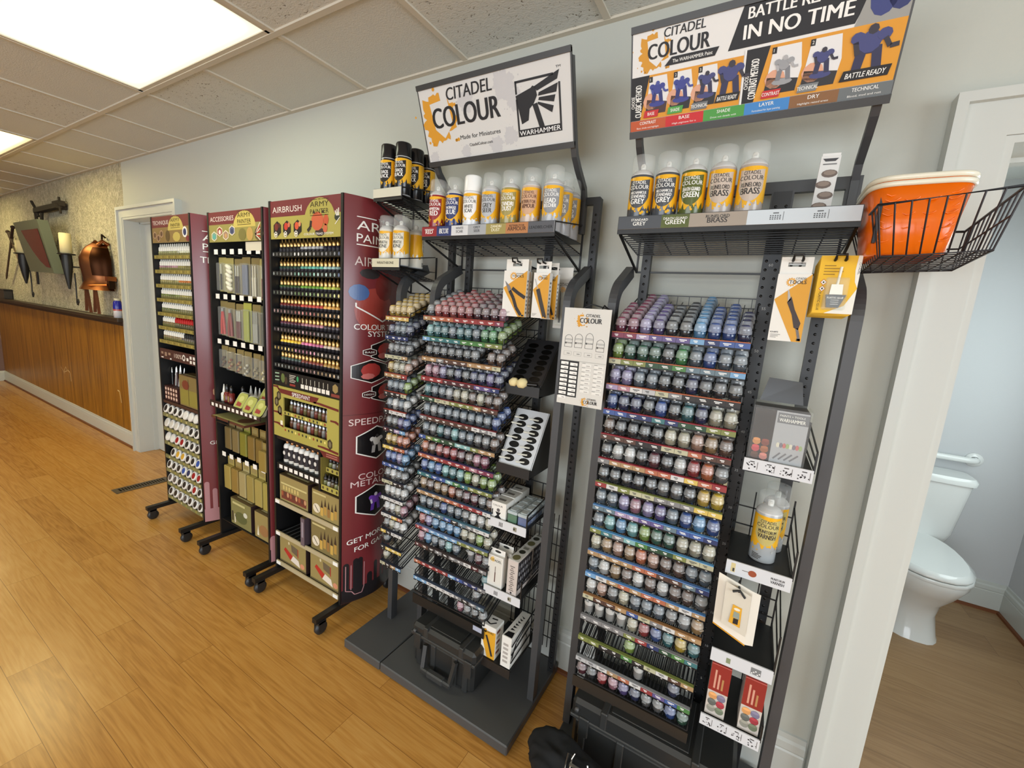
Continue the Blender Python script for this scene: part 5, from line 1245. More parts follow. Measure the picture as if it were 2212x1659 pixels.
def grad(c0, c1, t): return tuple(a + (b2 - a) * t for a, b2 in zip(c0, c1))
def tray(th, x0, x1, z, ncol, labels, edge=C(150, 70, 50), L=0.262, name='paint_tray', strip=True, wires=2, border=True):
    """sloping wire tray; its label strip is a sub-part"""
    q = MB(); zt = math.tan(TILT); zf = z - 0.001
    def pt(x, d, up_=0.0): return (x, FY + d, zf + zt * d + up_)
    r = 0.0019; c = RK
    q.bar(pt(x0, 0.0), pt(x1, 0.0), 0.004, col=c); q.bar(pt(x0, L), pt(x1, L), 0.0035, col=c); q.bar(pt(x0, L, 0.03), pt(x1, L, 0.03), 0.0035, col=c); q.bar(pt(x0, L * 0.5), pt(x1, L * 0.5), 0.003, col=c)
    for xx in (x0, x1):
        q.bar(pt(xx, 0), pt(xx, L), 0.0035, col=c); q.bar(pt(xx, 0, 0.016), pt(xx, L, 0.022), 0.003, col=c); q.bar(pt(xx, 0), pt(xx, 0, 0.016), 0.003, col=c); q.bar(pt(xx, L), pt(xx, L, 0.03), 0.003, col=c)
    w_ = (x1 - x0) / ncol
    for i in range(ncol):
        xa = x0 + w_ * i
        if i: q.bar(pt(xa, 0.0, 0.010), pt(xa, L, 0.010), 0.0022, col=c)
        for k in range(wires): q.bar(pt(xa + w_ * (k + 1) / (wires + 1), 0.0), pt(xa + w_ * (k + 1) / (wires + 1), L), 0.0022, col=c)
        q.bar(pt(xa + w_ / 2, L), pt(xa + w_ / 2, L, 0.03), 0.0022, col=c)
    tr = q.build(name, ['coat'], th)
    if strip:
        q = MB(); yy = FY - 0.010; q.box(x0 + 0.001, x1 - 0.001, yy, yy + 0.003, z - 0.0215, z - 0.001, BLACK)
        q.box(x0 + 0.001, x1 - 0.001, yy - 0.002, yy + 0.010, z - 0.001, z + 0.0012, edge)
        cv = Canvas(q, (x0, yy, z))
        for i, ch in enumerate(labels):
            xa, xb = w_ * i, w_ * (i + 1)
            if ch == '.': continue
            cl = LAB[ch]
            cv.rect(xa + 0.0004, -0.0160, xb - 0.0004, -0.0018, cl, 1)
            ink = C(240, 240, 238) if sum(cl[:3]) < 1.2 else C(70, 70, 70)
            cv.rect(xa + w_ * 0.24, -0.0080, xa + w_ * (0.66 + 0.12 * ((i * 7) % 3 - 1)), -0.0058, ink, 2); cv.rect(xa + w_ * 0.32, -0.0114, xa + w_ * (0.62 + 0.1 * ((i * 5) % 3 - 1)), -0.0096, ink, 2)
            cv.rect(xa + w_ * 0.44, -0.0206, xa + w_ * 0.58, -0.0184, C(210, 210, 206), 1)
        q.build('label_strip', ['print'], tr)
    return tr

def post(th, x, y, z0, z1, w_=0.03, d=0.022, holes=1, name='post', step=0.0254):
    q = MB(); q.box(x - w_ / 2, x + w_ / 2, y - d / 2, y + d / 2, z0, z1, RK)
    k = int((z1 - z0 - 0.03) / step)
    for i in range(k):
        z = z0 + 0.02 + step * i
        for j in range(holes):
            xx = x + (j - (holes - 1) / 2) * w_ * 0.56
            q.lathe([(0.0042, 0), (0.0042, 0.0006), (0, 0.0006)], 8, C(6, 6, 6), X=T(xx, y - d / 2 - 0.0001, z) @ rot_x(PI / 2))
    return q.build(name, ['coat'], th)
def arc_pts(x, y_front, z0, z_bend, y_back, z_back):
    """leg that rises straight, bends back and slopes up to the rear post"""
    pts = [(x, y_front, z0), (x, y_front, z_bend - 0.03)]
    for i in range(1, 9):
        a = i / 8 * math.radians(66)
        pts.append((x, y_front + 0.085 * (1 - math.cos(a)), z_bend - 0.03 + 0.085 * math.sin(a)))
    pts.append((x, y_back, z_back))
    return pts
def header_arm(th, x, zpost):
    pts = [(x, -0.08, zpost - 0.12), (x, -0.082, zpost - 0.01), (x, -0.10, zpost + 0.03), (x, -0.165, zpost + 0.075), (x, -0.200, zpost + 0.105), (x, -0.213, 2.078), (x, -0.298, 2.302)]
    q = MB(); q.sweep(pts, 0.018, 0.020, RKL); return q.build('header_arm', ['coat'], th)
SIGN_N = Vector((0, -0.2383, -0.0897)).normalized()
def sign_board(th, x0, x1):
    """tilted header board: returns builder + canvas (width, height)"""
    O = Vector((x0, -0.225, 2.077)); Vv = Vector((0, -0.0897, 0.2383)); Hh = Vv.length; Vv.normalize(); Nn = Vector((0, -Vv.z, Vv.y))
    q = MB(); Wd = x1 - x0
    def P(a, b2, c): return O + Vector((1, 0, 0)) * a + Vv * b2 + Nn * c
    def slab(a0, a1, b0, b1, c0, c1, col):
        q.add([P(a0, b0, c0), P(a1, b0, c0), P(a1, b1, c0), P(a0, b1, c0), P(a0, b0, c1), P(a1, b0, c1), P(a1, b1, c1), P(a0, b1, c1)], [(3, 2, 1, 0), (4, 5, 6, 7), (0, 1, 5, 4), (1, 2, 6, 5), (2, 3, 7, 6), (3, 0, 4, 7)], col)
    slab(0, Wd, 0, Hh, 0, 0.004, C(206, 206, 204))
    cv = Canvas(q, P(0, 0, 0.004), (1, 0, 0), Vv, Nn)
    f = MB(); q2 = q; q = f
    slab(-0.002, Wd + 0.002, Hh - 0.012, Hh + 0.004, -0.004, 0.009, C(46, 44, 42)); slab(-0.002, Wd + 0.002, -0.006, 0.012, -0.004, 0.009, C(46, 44, 42))
    for a in (0, Wd): slab(a - 0.002, a + 0.002, 0, Hh, -0.004, 0.005, C(60, 60, 60))
    f.build('sign_frame', ['coat'], th)
    return q2, cv, Wd, Hh
MUST = C(206, 146, 36); INK = C(26, 24, 26)
def paint_mark(cv, x, y, wd, l=3, ink=INK, splat=MUST, seed=3, back=C(206, 206, 204)):
    """mustard splash with a shield notch, two words over it; x,y = left foot of the big word"""
    h = wd * 0.215
    if splat:
        cv.splat(x + 0.09 * wd, y + h * 0.45, wd * 0.27, splat, l, seed)
        cv.poly([(x - 0.02 * wd, y + h * 1.25), (x + 0.26 * wd, y + h * 1.38), (x + 0.30 * wd, y + h * 0.1), (x + 0.15 * wd, y - h * 0.55), (x + 0.02 * wd, y - h * 0.05)], back, l + 1)
    cv.text('COLOUR', x, y, h, ink, l + 2, 0.035, w=wd)
    cv.text('CITADEL', x + wd * 0.26, y + h * 1.26, h * 0.58, ink, l + 2, 0.02, w=wd * 0.66, shear=0.08)
def hammer_emblem(cv, x, y, wd, ht, l=3):
    def q(a, b2): return (x + a * wd, y + b2 * ht)
    t = 0.04
    for a, b2, c, d in ((0, 0.12, t, 0.66), (1 - t, 0.12, 1, 0.80), (0, 0.92, 0.86, 0.92 + t), (0, 0.74, t, 0.96)): cv.rect(x + a * wd, y + b2 * ht, x + c * wd, y + d * ht, INK, l)
    cv.poly([q(0, .716), q(.36, .80), q(.40, .83), q(.46, .80), q(.49, .66), q(.40, .53), q(.30, .46), q(.26, .27), q(.10, .22)], INK, l)
    for P in (((.43, .81), (.99, .99), (.94, .85), (.49, .73)), ((.53, .70), (.95, .79), (.91, .65), (.51, .645)), ((.53, .62), (.89, .61), (.85, .50), (.51, .575)), ((.50, .55), (.84, .44), (.80, .33), (.49, .515)), ((.37, .52), (.48, .54), (.62, .12), (.50, .12))): cv.poly([q(*p) for p in P], INK, l)
    cv.rect(x, y, x + wd, y + 0.125 * ht, INK, l); cv.text('WARHAMMER', x + 0.5 * wd, y + 0.02 * ht, 0.082 * ht, C(235, 235, 235), l + 1, 0.012, align='c', w=0.94 * wd)
    cv.text('TM', x + 0.92 * wd, y + 1.02 * ht, 0.035 * ht, INK, l, 0, w=0.10 * wd)

def can_shelf(th, x0, x1, z, yb, yf=-0.32, cells=(), lip=0.030, name='can_shelf', extra=None):
    """wire-mesh shelf with a printed lip, two brackets and a hang rail"""
    q = MB(); zt = z - 0.012
    nx = max(3, int((x1 - x0) / 0.055)); ny = 6
    for i in range(nx + 1): xx = x0 + (x1 - x0) * i / nx; q.bar((xx, yf, zt - 0.002), (xx, yb, zt - 0.030), 0.003, col=BLACK)
    for j in range(ny * 2 + 1): t = j / (2 * ny); q.bar((x0, yf + (yb - yf) * t, zt - 0.005 - 0.028 * t), (x1, yf + (yb - yf) * t, zt - 0.005 - 0.028 * t), 0.003, col=BLACK)
    q.box(x0, x1, yf, yb, z - 0.006, z - 0.004, C(16, 16, 16))
    q.box(x0 - 0.002, x1 + 0.002, yf - 0.002, yf + 0.002, z - 0.022, z + lip - 0.004, BLACK)
    s = q.build(name, ['coat'], th)
    q = MB(); q.box(x0, x1, yf - 0.005, yf - 0.002, z - 0.010, z + lip - 0.006, C(200, 202, 204))
    cv = Canvas(q, (x0, yf - 0.005, z - 0.010)); hh = lip + 0.004; Wd = x1 - x0
    for (u0, u1, c0, lines, ink) in cells:
        cv.rect(u0 * Wd, 0, u1 * Wd, hh, c0, 1)
        for k, (t_, sz) in enumerate(lines):
            um = (u0 + u1) / 2 * Wd
            cv.text(t_, um, hh * (0.62 - 0.36 * k) if len(lines) > 1 else hh * 0.36, hh * sz, ink, 2, 0.02, align='c')
    if extra: extra(cv, Wd, hh)
    q.build('shelf_lip', ['print'], s)
    for xx in (x0 + 0.003, x1 - 0.003):
        q = MB(); q.bar((xx, yf + 0.01, z - 0.02), (xx, yb + 0.01, z - 0.10), 0.006, col=BLACK); q.bar((xx, yf, z + lip - 0.006), (xx, yb, z + 0.06), 0.004, col=BLACK); q.bar((xx, yf, z), (xx, yf, z + lip - 0.006), 0.005, col=BLACK); q.bar((xx, yb + 0.01, z - 0.10), (xx, yb + 0.01, z + 0.06), 0.006, col=BLACK)
        q.build('bracket', ['coat'], s)
    q = MB(); q.bar((x0, yb + 0.01, z - 0.10), (x1, yb + 0.01, z - 0.10), 0.006, col=BLACK); q.build('hang_rail', ['coat'], s)
    return s

# ---------------- spray cans
def can_thing(name, paint, shield, ink, lines, cap, label, loc, group, yaw=0.0, silver=False):
    th = thing(name, label, 'spray can', (0, 0, 0), group)
    r, hb = 0.0325, 0.142
    yel = C(228, 172, 34)
    q = MB(); q.lathe([(0, 0.0), (r - 0.002, 0.0), (r, 0.003), (r, hb), (r - 0.0015, hb + 0.004), (r - 0.007, hb + 0.012), (0.016, hb + 0.018), (0, hb + 0.018)], 24, cols=[C(190, 190, 190), C(190, 190, 190), paint, C(200, 200, 200), C(190, 190, 190), C(200, 200, 200), C(200, 200, 200)])
    def fn(u, v, e): a = -PI / 2 + u / r; return Vector(((r + 0.0002 + e) * math.cos(a), (r + 0.0002 + e) * math.sin(a), v))
    cv = Canvas(q, fn=fn, eps=0.00022, maxu=0.006)
    Lc = 2 * PI * r; n = 40
    qq = random.Random(sum(paint[:3]) * 99 + 5)
    edge = [0.040 + 0.014 * qq.random() + (0.010 if i % 4 == 0 else 0) for i in range(n + 1)]
    for i in range(n):
        u0, u1 = -0.5 * Lc * 0.84 + Lc * 0.84 * i / n, -0.5 * Lc * 0.84 + Lc * 0.84 * (i + 1) / n
        cv.tri([(u0, edge[i]), (u1, edge[i + 1]), (u1, hb - 0.006), (u0, hb - 0.006)], [(0, 1, 2, 3)], yel, 1)
    for k in range(14): cv.circ(-0.075 + 0.150 * qq.random(), 0.034 + 0.020 * qq.random(), 0.0015 + 0.003 * qq.random(), paint if k % 2 else yel, 2, n=6)
    sw = 0.030; m = 16
    for i in range(m):
        u0, u1 = -sw + 2 * sw * i / m, -sw + 2 * sw * (i + 1) / m
        def lo(u): t = abs(u) / sw; return 0.052 + 0.030 * t ** 2.2
        def hi(u): t = abs(u) / sw; return 0.130 - 0.006 * (1 - t)
        cv.tri([(u0, lo(u0)), (u1, lo(u1)), (u1, hi(u1)), (u0, hi(u0))], [(0, 1, 2, 3)], shield, 3)
    cv.text('CITADEL', 0, 0.1165, 0.0085, ink, 4, 0.01, align='c', w=0.040); cv.text('COLOUR', 0, 0.1035, 0.0105, ink, 4, 0.012, align='c', w=0.056)
    z = 0.0995
    for t_, h_, w_ in lines:
        z -= h_ + 0.0022; cv.text(t_, 0, z, h_, ink, 4, 0.03, align='c', w=w_)
    for k in range(4): cv.rect(-0.030, 0.022 - 0.0042 * k, -0.030 + (0.018, 0.026, 0.024, 0.020)[k], 0.0242 - 0.0042 * k, C(225, 225, 222) if sum(paint[:3]) < 1.0 else C(80, 76, 72), 2)
    q.build('body', ['gloss'], th)
    q = MB(); z0 = hb + 0.003
    capp = [(r - 0.0008, z0), (r - 0.0006, z0 + 0.004), (r - 0.0014, z0 + 0.048), (r - 0.004, z0 + 0.053), (0, z0 + 0.054)]
    if cap == 'clear': q.lathe(capp, 24); q.build('cap', ['clear'], th)
    else: q.lathe(capp, 24, cap); q.build('cap', ['gloss'], th)
    if cap == 'clear':
        q = MB(); q.lathe([(0.0075, hb + 0.017), (0.0078, hb + 0.030), (0.006, hb + 0.036), (0, hb + 0.036)], 10, C(226, 226, 222)); q.box(-0.003, 0.003, -0.010, -0.005, hb + 0.026, hb + 0.032, C(200, 200, 196)); q.build('nozzle', ['gloss'], th)
    th.location = loc; th.rotation_euler = (0, 0, yaw)
    return th
# ================================================================ LEFT BLACK PAINT RACK (with the white header sign)
P1 = thing('paint_rack', 'black paint rack with white hammer-emblem header, on the grey two-piece base', 'paint rack', (3.3, -0.2, 0), 'black paint racks')
q = MB()
q.bbox(2.870, 3.093, -0.458, -0.02, 0.004, 0.045, 0.004, C(72, 73, 74)); q.build('base_plate', ['coat'], P1)
q = MB(); q.bbox(3.097, 3.722, -0.458, -0.02, 0.004, 0.045, 0.004, C(72, 73, 74)); q.build('base_plate', ['coat'], P1)
for x in (2.936, 3.122, 3.703):
    zb = 1.58
    q = MB(); q.sweep(arc_pts(x, -0.235, 0.045, zb + 0.02, -0.085, 1.70) if x != 3.122 else arc_pts(x, -0.235, 0.045, zb + 0.02, -0.085, 1.70), 0.026, 0.036, RKL); q.build('front_leg', ['coat'], P1)
for x, zt in ((3.070, 1.99), (3.166, 1.93), (3.535, 1.80), (3.712, 1.95)): post(P1, x, -0.075, 0.045, zt, 0.026)
q = MB(); q.box(3.06, 3.72, -0.084, -0.066, 1.930, 1.955, RK); q.build('crossbar', ['coat'], P1)
for x in (3.085, 3.662): header_arm(P1, x, 1.95)
q, cv, Wd, Hh = sign_board(P1, 3.065, 3.668)
for k, (a, b2, r_) in enumerate(((0.34, 0.72, 0.05), (0.60, 0.80, 0.06), (0.66, 0.62, 0.045), (0.52, 0.14, 0.04), (0.30, 0.12, 0.03), (0.62, 0.22, 0.04), (0.05, 0.10, 0.03))): cv.splat(a * Wd, b2 * Hh, r_ * 0.7, C(190, 190, 192), 1 + 0.08 * k, 20 + k, 30)
paint_mark(cv, 0.085 * Wd, 0.46 * Hh, 0.48 * Wd, 2)
cv.text('Made for Miniatures', 0.27 * Wd, 0.275 * Hh, 0.052 * Hh, INK, 3, 0.0, w=0.285 * Wd); cv.text('CitadelColour.com', 0.33 * Wd, 0.175 * Hh, 0.036 * Hh, INK, 3, 0.012, w=0.165 * Wd)
hammer_emblem(cv, 0.672 * Wd, 0.185 * Hh, 0.265 * Wd, 0.64 * Hh)
q.build('header_sign', ['print'], P1)
# paint trays
ROW1 = ['gcrcrrmmmp', 'attsttsGGl', 'kkkkkkg.hh', 'ppVknknnvn', 'tssxiihihh', 'sxsssssssb', 'sgtsassggh', 'ohcrrmhpq.', 'bBbatalill', 'dhddohmmgh', 'sskbssgwwi', 'cVBBBBiili', 'pBssas.xmg', '.........t', '........g.', '......pgkg']
STR1 = ['dooorrrrrq', 'Btttt GGGll'.replace(' ', ''), 'ddghhhdddi', 'rrrmmmmvvn', 'eeiillldhh', 'ghhhhhhwgx', 'blGeeaaldd', 'ooorrrrpqq', 'ttbbaGtlll', 'ddddoorrrw', 'BBssbksgww', 'rpBBBBllll', 'mhkgkggwmg', 'orrrrBbnng', 'BBwwwwgkgs', '']
ED1 = [C(150, 60, 46), C(70, 110, 60), C(130, 90, 50), C(140, 40, 44), C(120, 40, 44), C(120, 44, 48), C(60, 60, 60), C(60, 50, 90), C(44, 66, 100), C(60, 80, 110), C(70, 110, 130), C(90, 110, 150), C(60, 50, 50), C(60, 60, 70), C(60, 70, 90), RK]
DEP1 = [6, 4, 4, 4, 3, 3, 3, 2, 3, 3, 2, 2, 1, 1, 1, 1]
XA, XB = 3.140, 3.506
for ri in range(16):
    z = TZ0 - PZ * ri
    tray(P1, XA, XB, z, 10, STR1[ri], ED1[ri], strip=bool(STR1[ri]))
    for i, ch in enumerate(ROW1[ri]):
        if ch == '.': continue
        x = XA + (XB - XA) * (i + 0.5) / 10
        add_pot(x, FY + 0.0205, z, ch, '%s paint pot, %s from left on the %s long tray of left paint rack' % (PN[ch], ORD[i], ORD[ri]), 'paint pots on the left paint rack', tall=(ri in (12,) and ch == 'x'))
        for d in range(1, DEP1[ri] - (i * 3 + ri) % 2): add_pot(x, FY + 0.0205 + 0.0345 * d, z, ch, None, None, single=False)
q = MB(); q.box(XA - 0.004, XB + 0.004, FY - 0.006, FY - 0.002, 0.262, 0.306, C(22, 22, 22)); cv = Canvas(q, (XA, FY - 0.006, 0.262)); cv.rect(0.318, 0.020, 0.360, 0.040, C(170, 176, 196), 1); q.build('front_apron', ['coat'], P1)
# narrow side module
ROW1S = ['yyyy', 'nssn', 'ggkg', 'yiif', 'sssl', 'swsw', 'ggvb', 'yyoo', 'bbVB', 'gwgg', 'wwww', 'wwip', 'giww', 'k...', 'i...']
STR1S = ['yyyy', 'nnnn', 'iiid', 'dddr', 'kkki', 'kwww', 'mkVB', 'YYoo', 'bbbB', 'iikk', 'wwww', 'wwYo', 'Ykww', 'kYYY', 'ikdB']
SA, SB = 2.936, 3.064
for ri in range(15):
    z = TZ0 - 0.014 - PZ * 0.994 * ri
    tray(P1, SA, SB, z, 4, STR1S[ri], C(150, 60, 46) if ri in (0, 3, 4, 5) else C(40, 44, 60))
    for i, ch in enumerate(ROW1S[ri]):
        if ch == '.': continue
        x = SA + (SB - SA) * (i + 0.5) / 4
        add_pot(x, FY + 0.0205, z, ch, '%s paint pot, %s from left on the %s short tray of left paint rack' % (PN[ch], ORD[i], ORD[ri]), 'paint pots in the short side trays', single=(ri < 13))
        for d in range(1, 5 if ri < 4 else 3): add_pot(x, FY + 0.0205 + 0.0345 * d, z, ch, None, None, single=False)
# can shelves
RED_, BLU_, WSC_, GRS_, ZAN_, RET_, LEAD_ = C(138, 34, 40), C(40, 52, 104), C(206, 208, 210), C(160, 164, 168), C(154, 142, 82), C(176, 120, 74), C(84, 86, 92)
can_shelf(P1, 3.122, 3.668, 1.800, -0.085, cells=[(0, .13, RED_, [('MEPHISTON', .16), ('RED', .40)], WHITE), (.13, .255, BLU_, [('MACRAGGE', .16), ('BLUE', .40)], WHITE), (.255, .39, WSC_, [('WHITE', .22), ('SCAR', .26)], C(50, 50, 54)), (.39, .53, GRS_, [('GREY', .24), ('SEER', .26)], C(60, 62, 66)), (.53, .675, ZAN_, [('ZANDRI', .24), ('DUST', .28)], C(236, 232, 206)), (.675, .83, RET_, [('RETRIBUTOR', .20), ('ARMOUR', .34)], C(60, 30, 20)), (.83, 1, LEAD_, [('LEADBELCHER', .26)], C(30, 30, 32))])
W235 = C(240, 240, 238); D40 = C(46, 44, 46)
specs = [('red', RED_, RED_, W235, [('MEPHISTON', .0095, .044), ('RED', .017, .034)], 'clear'), ('blue', BLU_, BLU_, W235, [('MACRAGGE', .0095, .042), ('BLUE', .016, .040)], 'clear'), ('white', C(222, 224, 226), C(232, 232, 232), D40, [('WHITE', .012, .034), ('SCAR', .012, .030)], C(236, 238, 236)), ('light grey', C(176, 180, 186), C(176, 180, 186), D40, [('GREY', .014, .034), ('SEER', .014, .034)], 'clear'),
         ('khaki', ZAN_, ZAN_, W235, [('ZANDRI', .013, .044), ('DUST', .014, .034)], 'clear'), ('brassy', C(196, 176, 160), C(200, 160, 128), C(80, 40, 30), [('RETRIBUTOR', .010, .050), ('ARMOUR', .013, .046)], 'clear'), ('silver-grey', C(170, 172, 176), C(140, 142, 146), W235, [('LEAD', .014, .036), ('BELCHER', .011, .042)], 'clear')]
for i, (nm, pc, shc, ink, lines, cap) in enumerate(specs):
    can_thing('spray_can', pc, shc, ink, lines, cap, 'spray can with %s shield, %s from left in front on the left rack' % (nm, ORD[i]), (3.152 + 0.0800 * i, -0.276 , 1.800), 'yellow spray cans on the left rack', yaw=0.16)
for k in range(2): can_thing('spray_can', C(170, 172, 176), C(140, 142, 146), W235, [('LEAD', .014, .036), ('BELCHER', .011, .042)], 'clear', ('silver-grey spray can directly behind the rightmost front can', 'silver-grey spray can farthest back at the right shelf end')[k], (3.634, -0.203 + 0.070 * k, 1.800), 'yellow spray cans on the left rack', yaw=0.16)
for zsh, nm, cells in ((1.962, 'black', []), (1.690, 'bone', [(0, 1, C(206, 202, 176), [('WRAITHBONE', .30)], C(60, 54, 40))])):
    can_shelf(P1, 2.832, 2.986, zsh, -0.085, yf=-0.30, cells=cells or [(0, 1, C(204, 202, 184), [], D40)], lip=0.030)
for k, (x, y) in enumerate(((2.872, -0.262), (2.948, -0.258), (2.948, -0.186), (2.948, -0.116), (2.872, -0.190))):
    if k < 4: can_thing('spray_can', C(26, 26, 28), C(30, 30, 32), W235, [('CHAOS', .012, .036), ('BLACK', .014, .040)], C(22, 22, 24), ('black-capped spray can at the outer front corner of the top side shelf', 'black-capped spray can at the inner front corner of the top side shelf', 'black-capped spray can second back along the top side shelf', 'black-capped spray can farthest back on the top side shelf')[k], (x, y, 1.962), 'black spray cans on the side shelf', yaw=0.16)
for k, (x, y) in enumerate(((2.872, -0.262), (2.948, -0.258), (2.948, -0.172))):
    can_thing('spray_can', C(214, 212, 200), C(222, 218, 200), D40, [('WRAITH', .012, .040), ('BONE', .014, .038)], 'clear', ('bone-white spray can at the outer front corner of the lower side shelf', 'bone-white spray can at the inner front corner of the lower side shelf', 'bone-white spray can behind the others on the lower side shelf')[k], (x, y, 1.690), 'bone spray cans on the side shelf', yaw=0.16 if k < 2 else 2.6)
# tool packs on hooks
def gear(cv, x, y, r_, col, l):
    n = 12
    pts = []
    for i in range(n * 2): a = PI * i / n; rr_ = r_ * (1.0 if i % 2 else 1.28); pts += [(x + rr_ * math.cos(a - 0.07), y + rr_ * math.sin(a - 0.07)), (x + rr_ * math.cos(a + 0.07), y + rr_ * math.sin(a + 0.07))]
    cv.fan((x, y), pts, col, l); cv.circ(x, y, r_ * 0.66, C(222, 220, 214), l + 1)
def tool_box(x0, x1, y, z0, z1, label, draw, depth=0.020, name='tool_pack', group='carded tools hanging on the racks', tabw=0.036, hook_to=None):
    th = thing(name, label, 'tool pack', ((x0 + x1) / 2, y, z0), group)
    zt = z0 + 0.80 * (z1 - z0); xm = (x0 + x1) / 2
    q = MB(); q.box(x0, x1, y, y + depth, z0, zt, C(222, 220, 214)); cv = Canvas(q, (x0, y, z0)); W_, H_ = x1 - x0, zt - z0
    draw(cv, W_, H_)
    cs = Canvas(q, (x1, y, z0), (0, 1, 0), (0, 0, 1), (1, 0, 0))
    for k in range(9): cs.rect(0.25 * depth, H_ * (0.08 + 0.085 * k), depth * (0.75 - 0.2 * (k % 2)), H_ * (0.12 + 0.085 * k), C(120, 116, 110), 1)
    q.build('carton', ['print'], th)
    q = MB(); yb = y + depth * 0.5
    hz = z1 - 0.018
    pts_out = [(x0 + 0.002, zt), (x1 - 0.002, zt), (x1 - 0.002, z1), (x0 + 0.002, z1)]
    hw = tabw / 2
    q.box(x0 + 0.002, x1 - 0.002, yb, yb + 0.001, zt, hz - 0.005, C(224, 222, 216)); q.box(x0 + 0.002, x1 - 0.002, yb, yb + 0.001, hz + 0.005, z1, C(224, 222, 216)); q.box(x0 + 0.002, xm - hw, yb, yb + 0.001, hz - 0.005, hz + 0.005, C(224, 222, 216)); q.box(xm + hw, x1 - 0.002, yb, yb + 0.001, hz - 0.005, hz + 0.005, C(224, 222, 216))
    q.build('hang_tab', ['print'], th)
    return th
def d_tools(kind):
    def f(cv, W_, H_):
        cv.poly([(0, H_ * 0.62), (W_, H_), (W_, 0), (W_ * 0.72, 0)], C(208, 150, 44), 1)
        gear(cv, W_ * 0.42, H_ * 0.88, W_ * 0.12, C(216, 160, 70), 2)
        cv.text('TOOLS', W_ * 0.36, H_ * 0.855, H_ * 0.052, INK, 4, 0.02, w=W_ * 0.50); cv.text('CITADEL', W_ * 0.54, H_ * 0.918, H_ * 0.03, INK, 4, 0.005, w=W_ * 0.32)
        if kind == 'cutter':
            cv.poly([(W_ * 0.06, H_ * 0.78), (W_ * 0.30, H_ * 0.66), (W_ * 0.38, H_ * 0.56), (W_ * 0.24, H_ * 0.54)], C(120, 116, 120), 3); cv.line([(W_ * 0.30, H_ * 0.56), (W_ * 0.48, H_ * 0.40), (W_ * 0.62, H_ * 0.20), (W_ * 0.84, H_ * 0.04)], W_ * 0.13, C(44, 38, 36), 3); cv.line([(W_ * 0.40, H_ * 0.62), (W_ * 0.66, H_ * 0.52), (W_ * 0.98, H_ * 0.42)], W_ * 0.13, C(44, 38, 36), 3)
        elif kind == 'knife':
            cv.poly([(W_ * 0.36, H_ * 0.76), (W_ * 0.40, H_ * 0.76), (W_ * 0.50, H_ * 0.62), (W_ * 0.42, H_ * 0.58)], C(170, 168, 166), 3); cv.poly([(W_ * 0.40, H_ * 0.58), (W_ * 0.50, H_ * 0.67), (W_ * 0.66, H_ * 0.48), (W_ * 0.90, H_ * 0.28), (W_ * 0.86, H_ * 0.18), (W_ * 0.72, H_ * 0.21), (W_ * 0.60, H_ * 0.40)], C(60, 48, 46), 3); cv.line([(W_ * 0.82, H_ * 0.2), (W_ * 0.94, H_ * 0.02)], W_ * 0.08, C(110, 104, 104), 3)
            cv.text('KNIFE', W_ * 0.05, H_ * 0.12, H_ * 0.022, INK, 2, 0.02, w=W_ * 0.24)
        elif kind == 'scraper':
            cv.line([(W_ * 0.10, H_ * 0.86), (W_ * 0.34, H_ * 0.62)], W_ * 0.05, C(170, 168, 166), 3); cv.line([(W_ * 0.32, H_ * 0.64), (W_ * 0.62, H_ * 0.30), (W_ * 0.86, H_ * 0.04)], W_ * 0.24, C(58, 50, 44), 3)
        elif kind == 'drill': cv.line([(W_ * 0.30, H_ * 0.70), (W_ * 0.50, H_ * 0.40), (W_ * 0.84, H_ * 0.10)], W_ * 0.14, C(52, 44, 42), 3); cv.line([(W_ * 0.24, H_ * 0.78), (W_ * 0.34, H_ * 0.62)], W_ * 0.05, C(90, 84, 80), 3)
        for k in range(3): cv.rect(W_ * 0.06, H_ * (0.09 - 0.022 * k), W_ * (0.36 - 0.06 * k), H_ * (0.098 - 0.022 * k), C(130, 126, 120), 2)
        cv.rect(W_ * 0.86, H_ * 0.015, W_ * 0.97, H_ * 0.05, INK, 3)
    return f
def prong_hook(th, x, yb, yf, z):
    q = MB()
    q.tube([(x - 0.010, yb, z - 0.012), (x - 0.010, yf, z), (x - 0.009, yf - 0.006, z + 0.010), (x + 0.009, yf - 0.006, z + 0.010), (x + 0.010, yf, z), (x + 0.010, yb, z - 0.012)], 0.0032, 8, BLACK)
    q.build('prong_hook', ['coat'], th)
prong_hook(P1, 3.527, -0.08, -0.308, 1.703); prong_hook(P1, 3.622, -0.08, -0.308, 1.700)
gT = 'carded tools hanging on the left rack'
tool_box(3.482, 3.572, -0.300, 1.520, 1.712, 'boxed side cutters in front on the left tool hook, pliers picture', d_tools('cutter'), 0.018, group=gT)
tool_box(3.482, 3.572, -0.278, 1.521, 1.711, 'second boxed side cutters directly behind the front cutters', d_tools('cutter'), 0.014, group=gT)
th = thing('tweezer_pack', 'clear carded tweezers half hidden between the two groups of tool boxes', 'tool pack', (3.58, -0.2, 1.53), gT)
q = MB(); q.box(3.535, 3.610, -0.200, -0.198, 1.535, 1.69, C(176, 172, 160)); cv = Canvas(q, (3.535, -0.200, 1.535)); cv.text('CITADEL', 0.02, 0.118, 0.008, INK, 1, 0.005, w=0.04); cv.splat(0.03, 0.10, 0.012, MUST, 1, 4); q.build('backing_card', ['print'], th)
q = MB(); q.bar((3.572, -0.204, 1.63), (3.560, -0.204, 1.55), 0.006, 0.004, BLACK); q.bar((3.572, -0.204, 1.63), (3.586, -0.204, 1.55), 0.006, 0.004, BLACK); q.bar((3.573, -0.204, 1.66), (3.573, -0.204, 1.62), 0.012, 0.005, BLACK); q.build('tweezers', ['coat'], th)
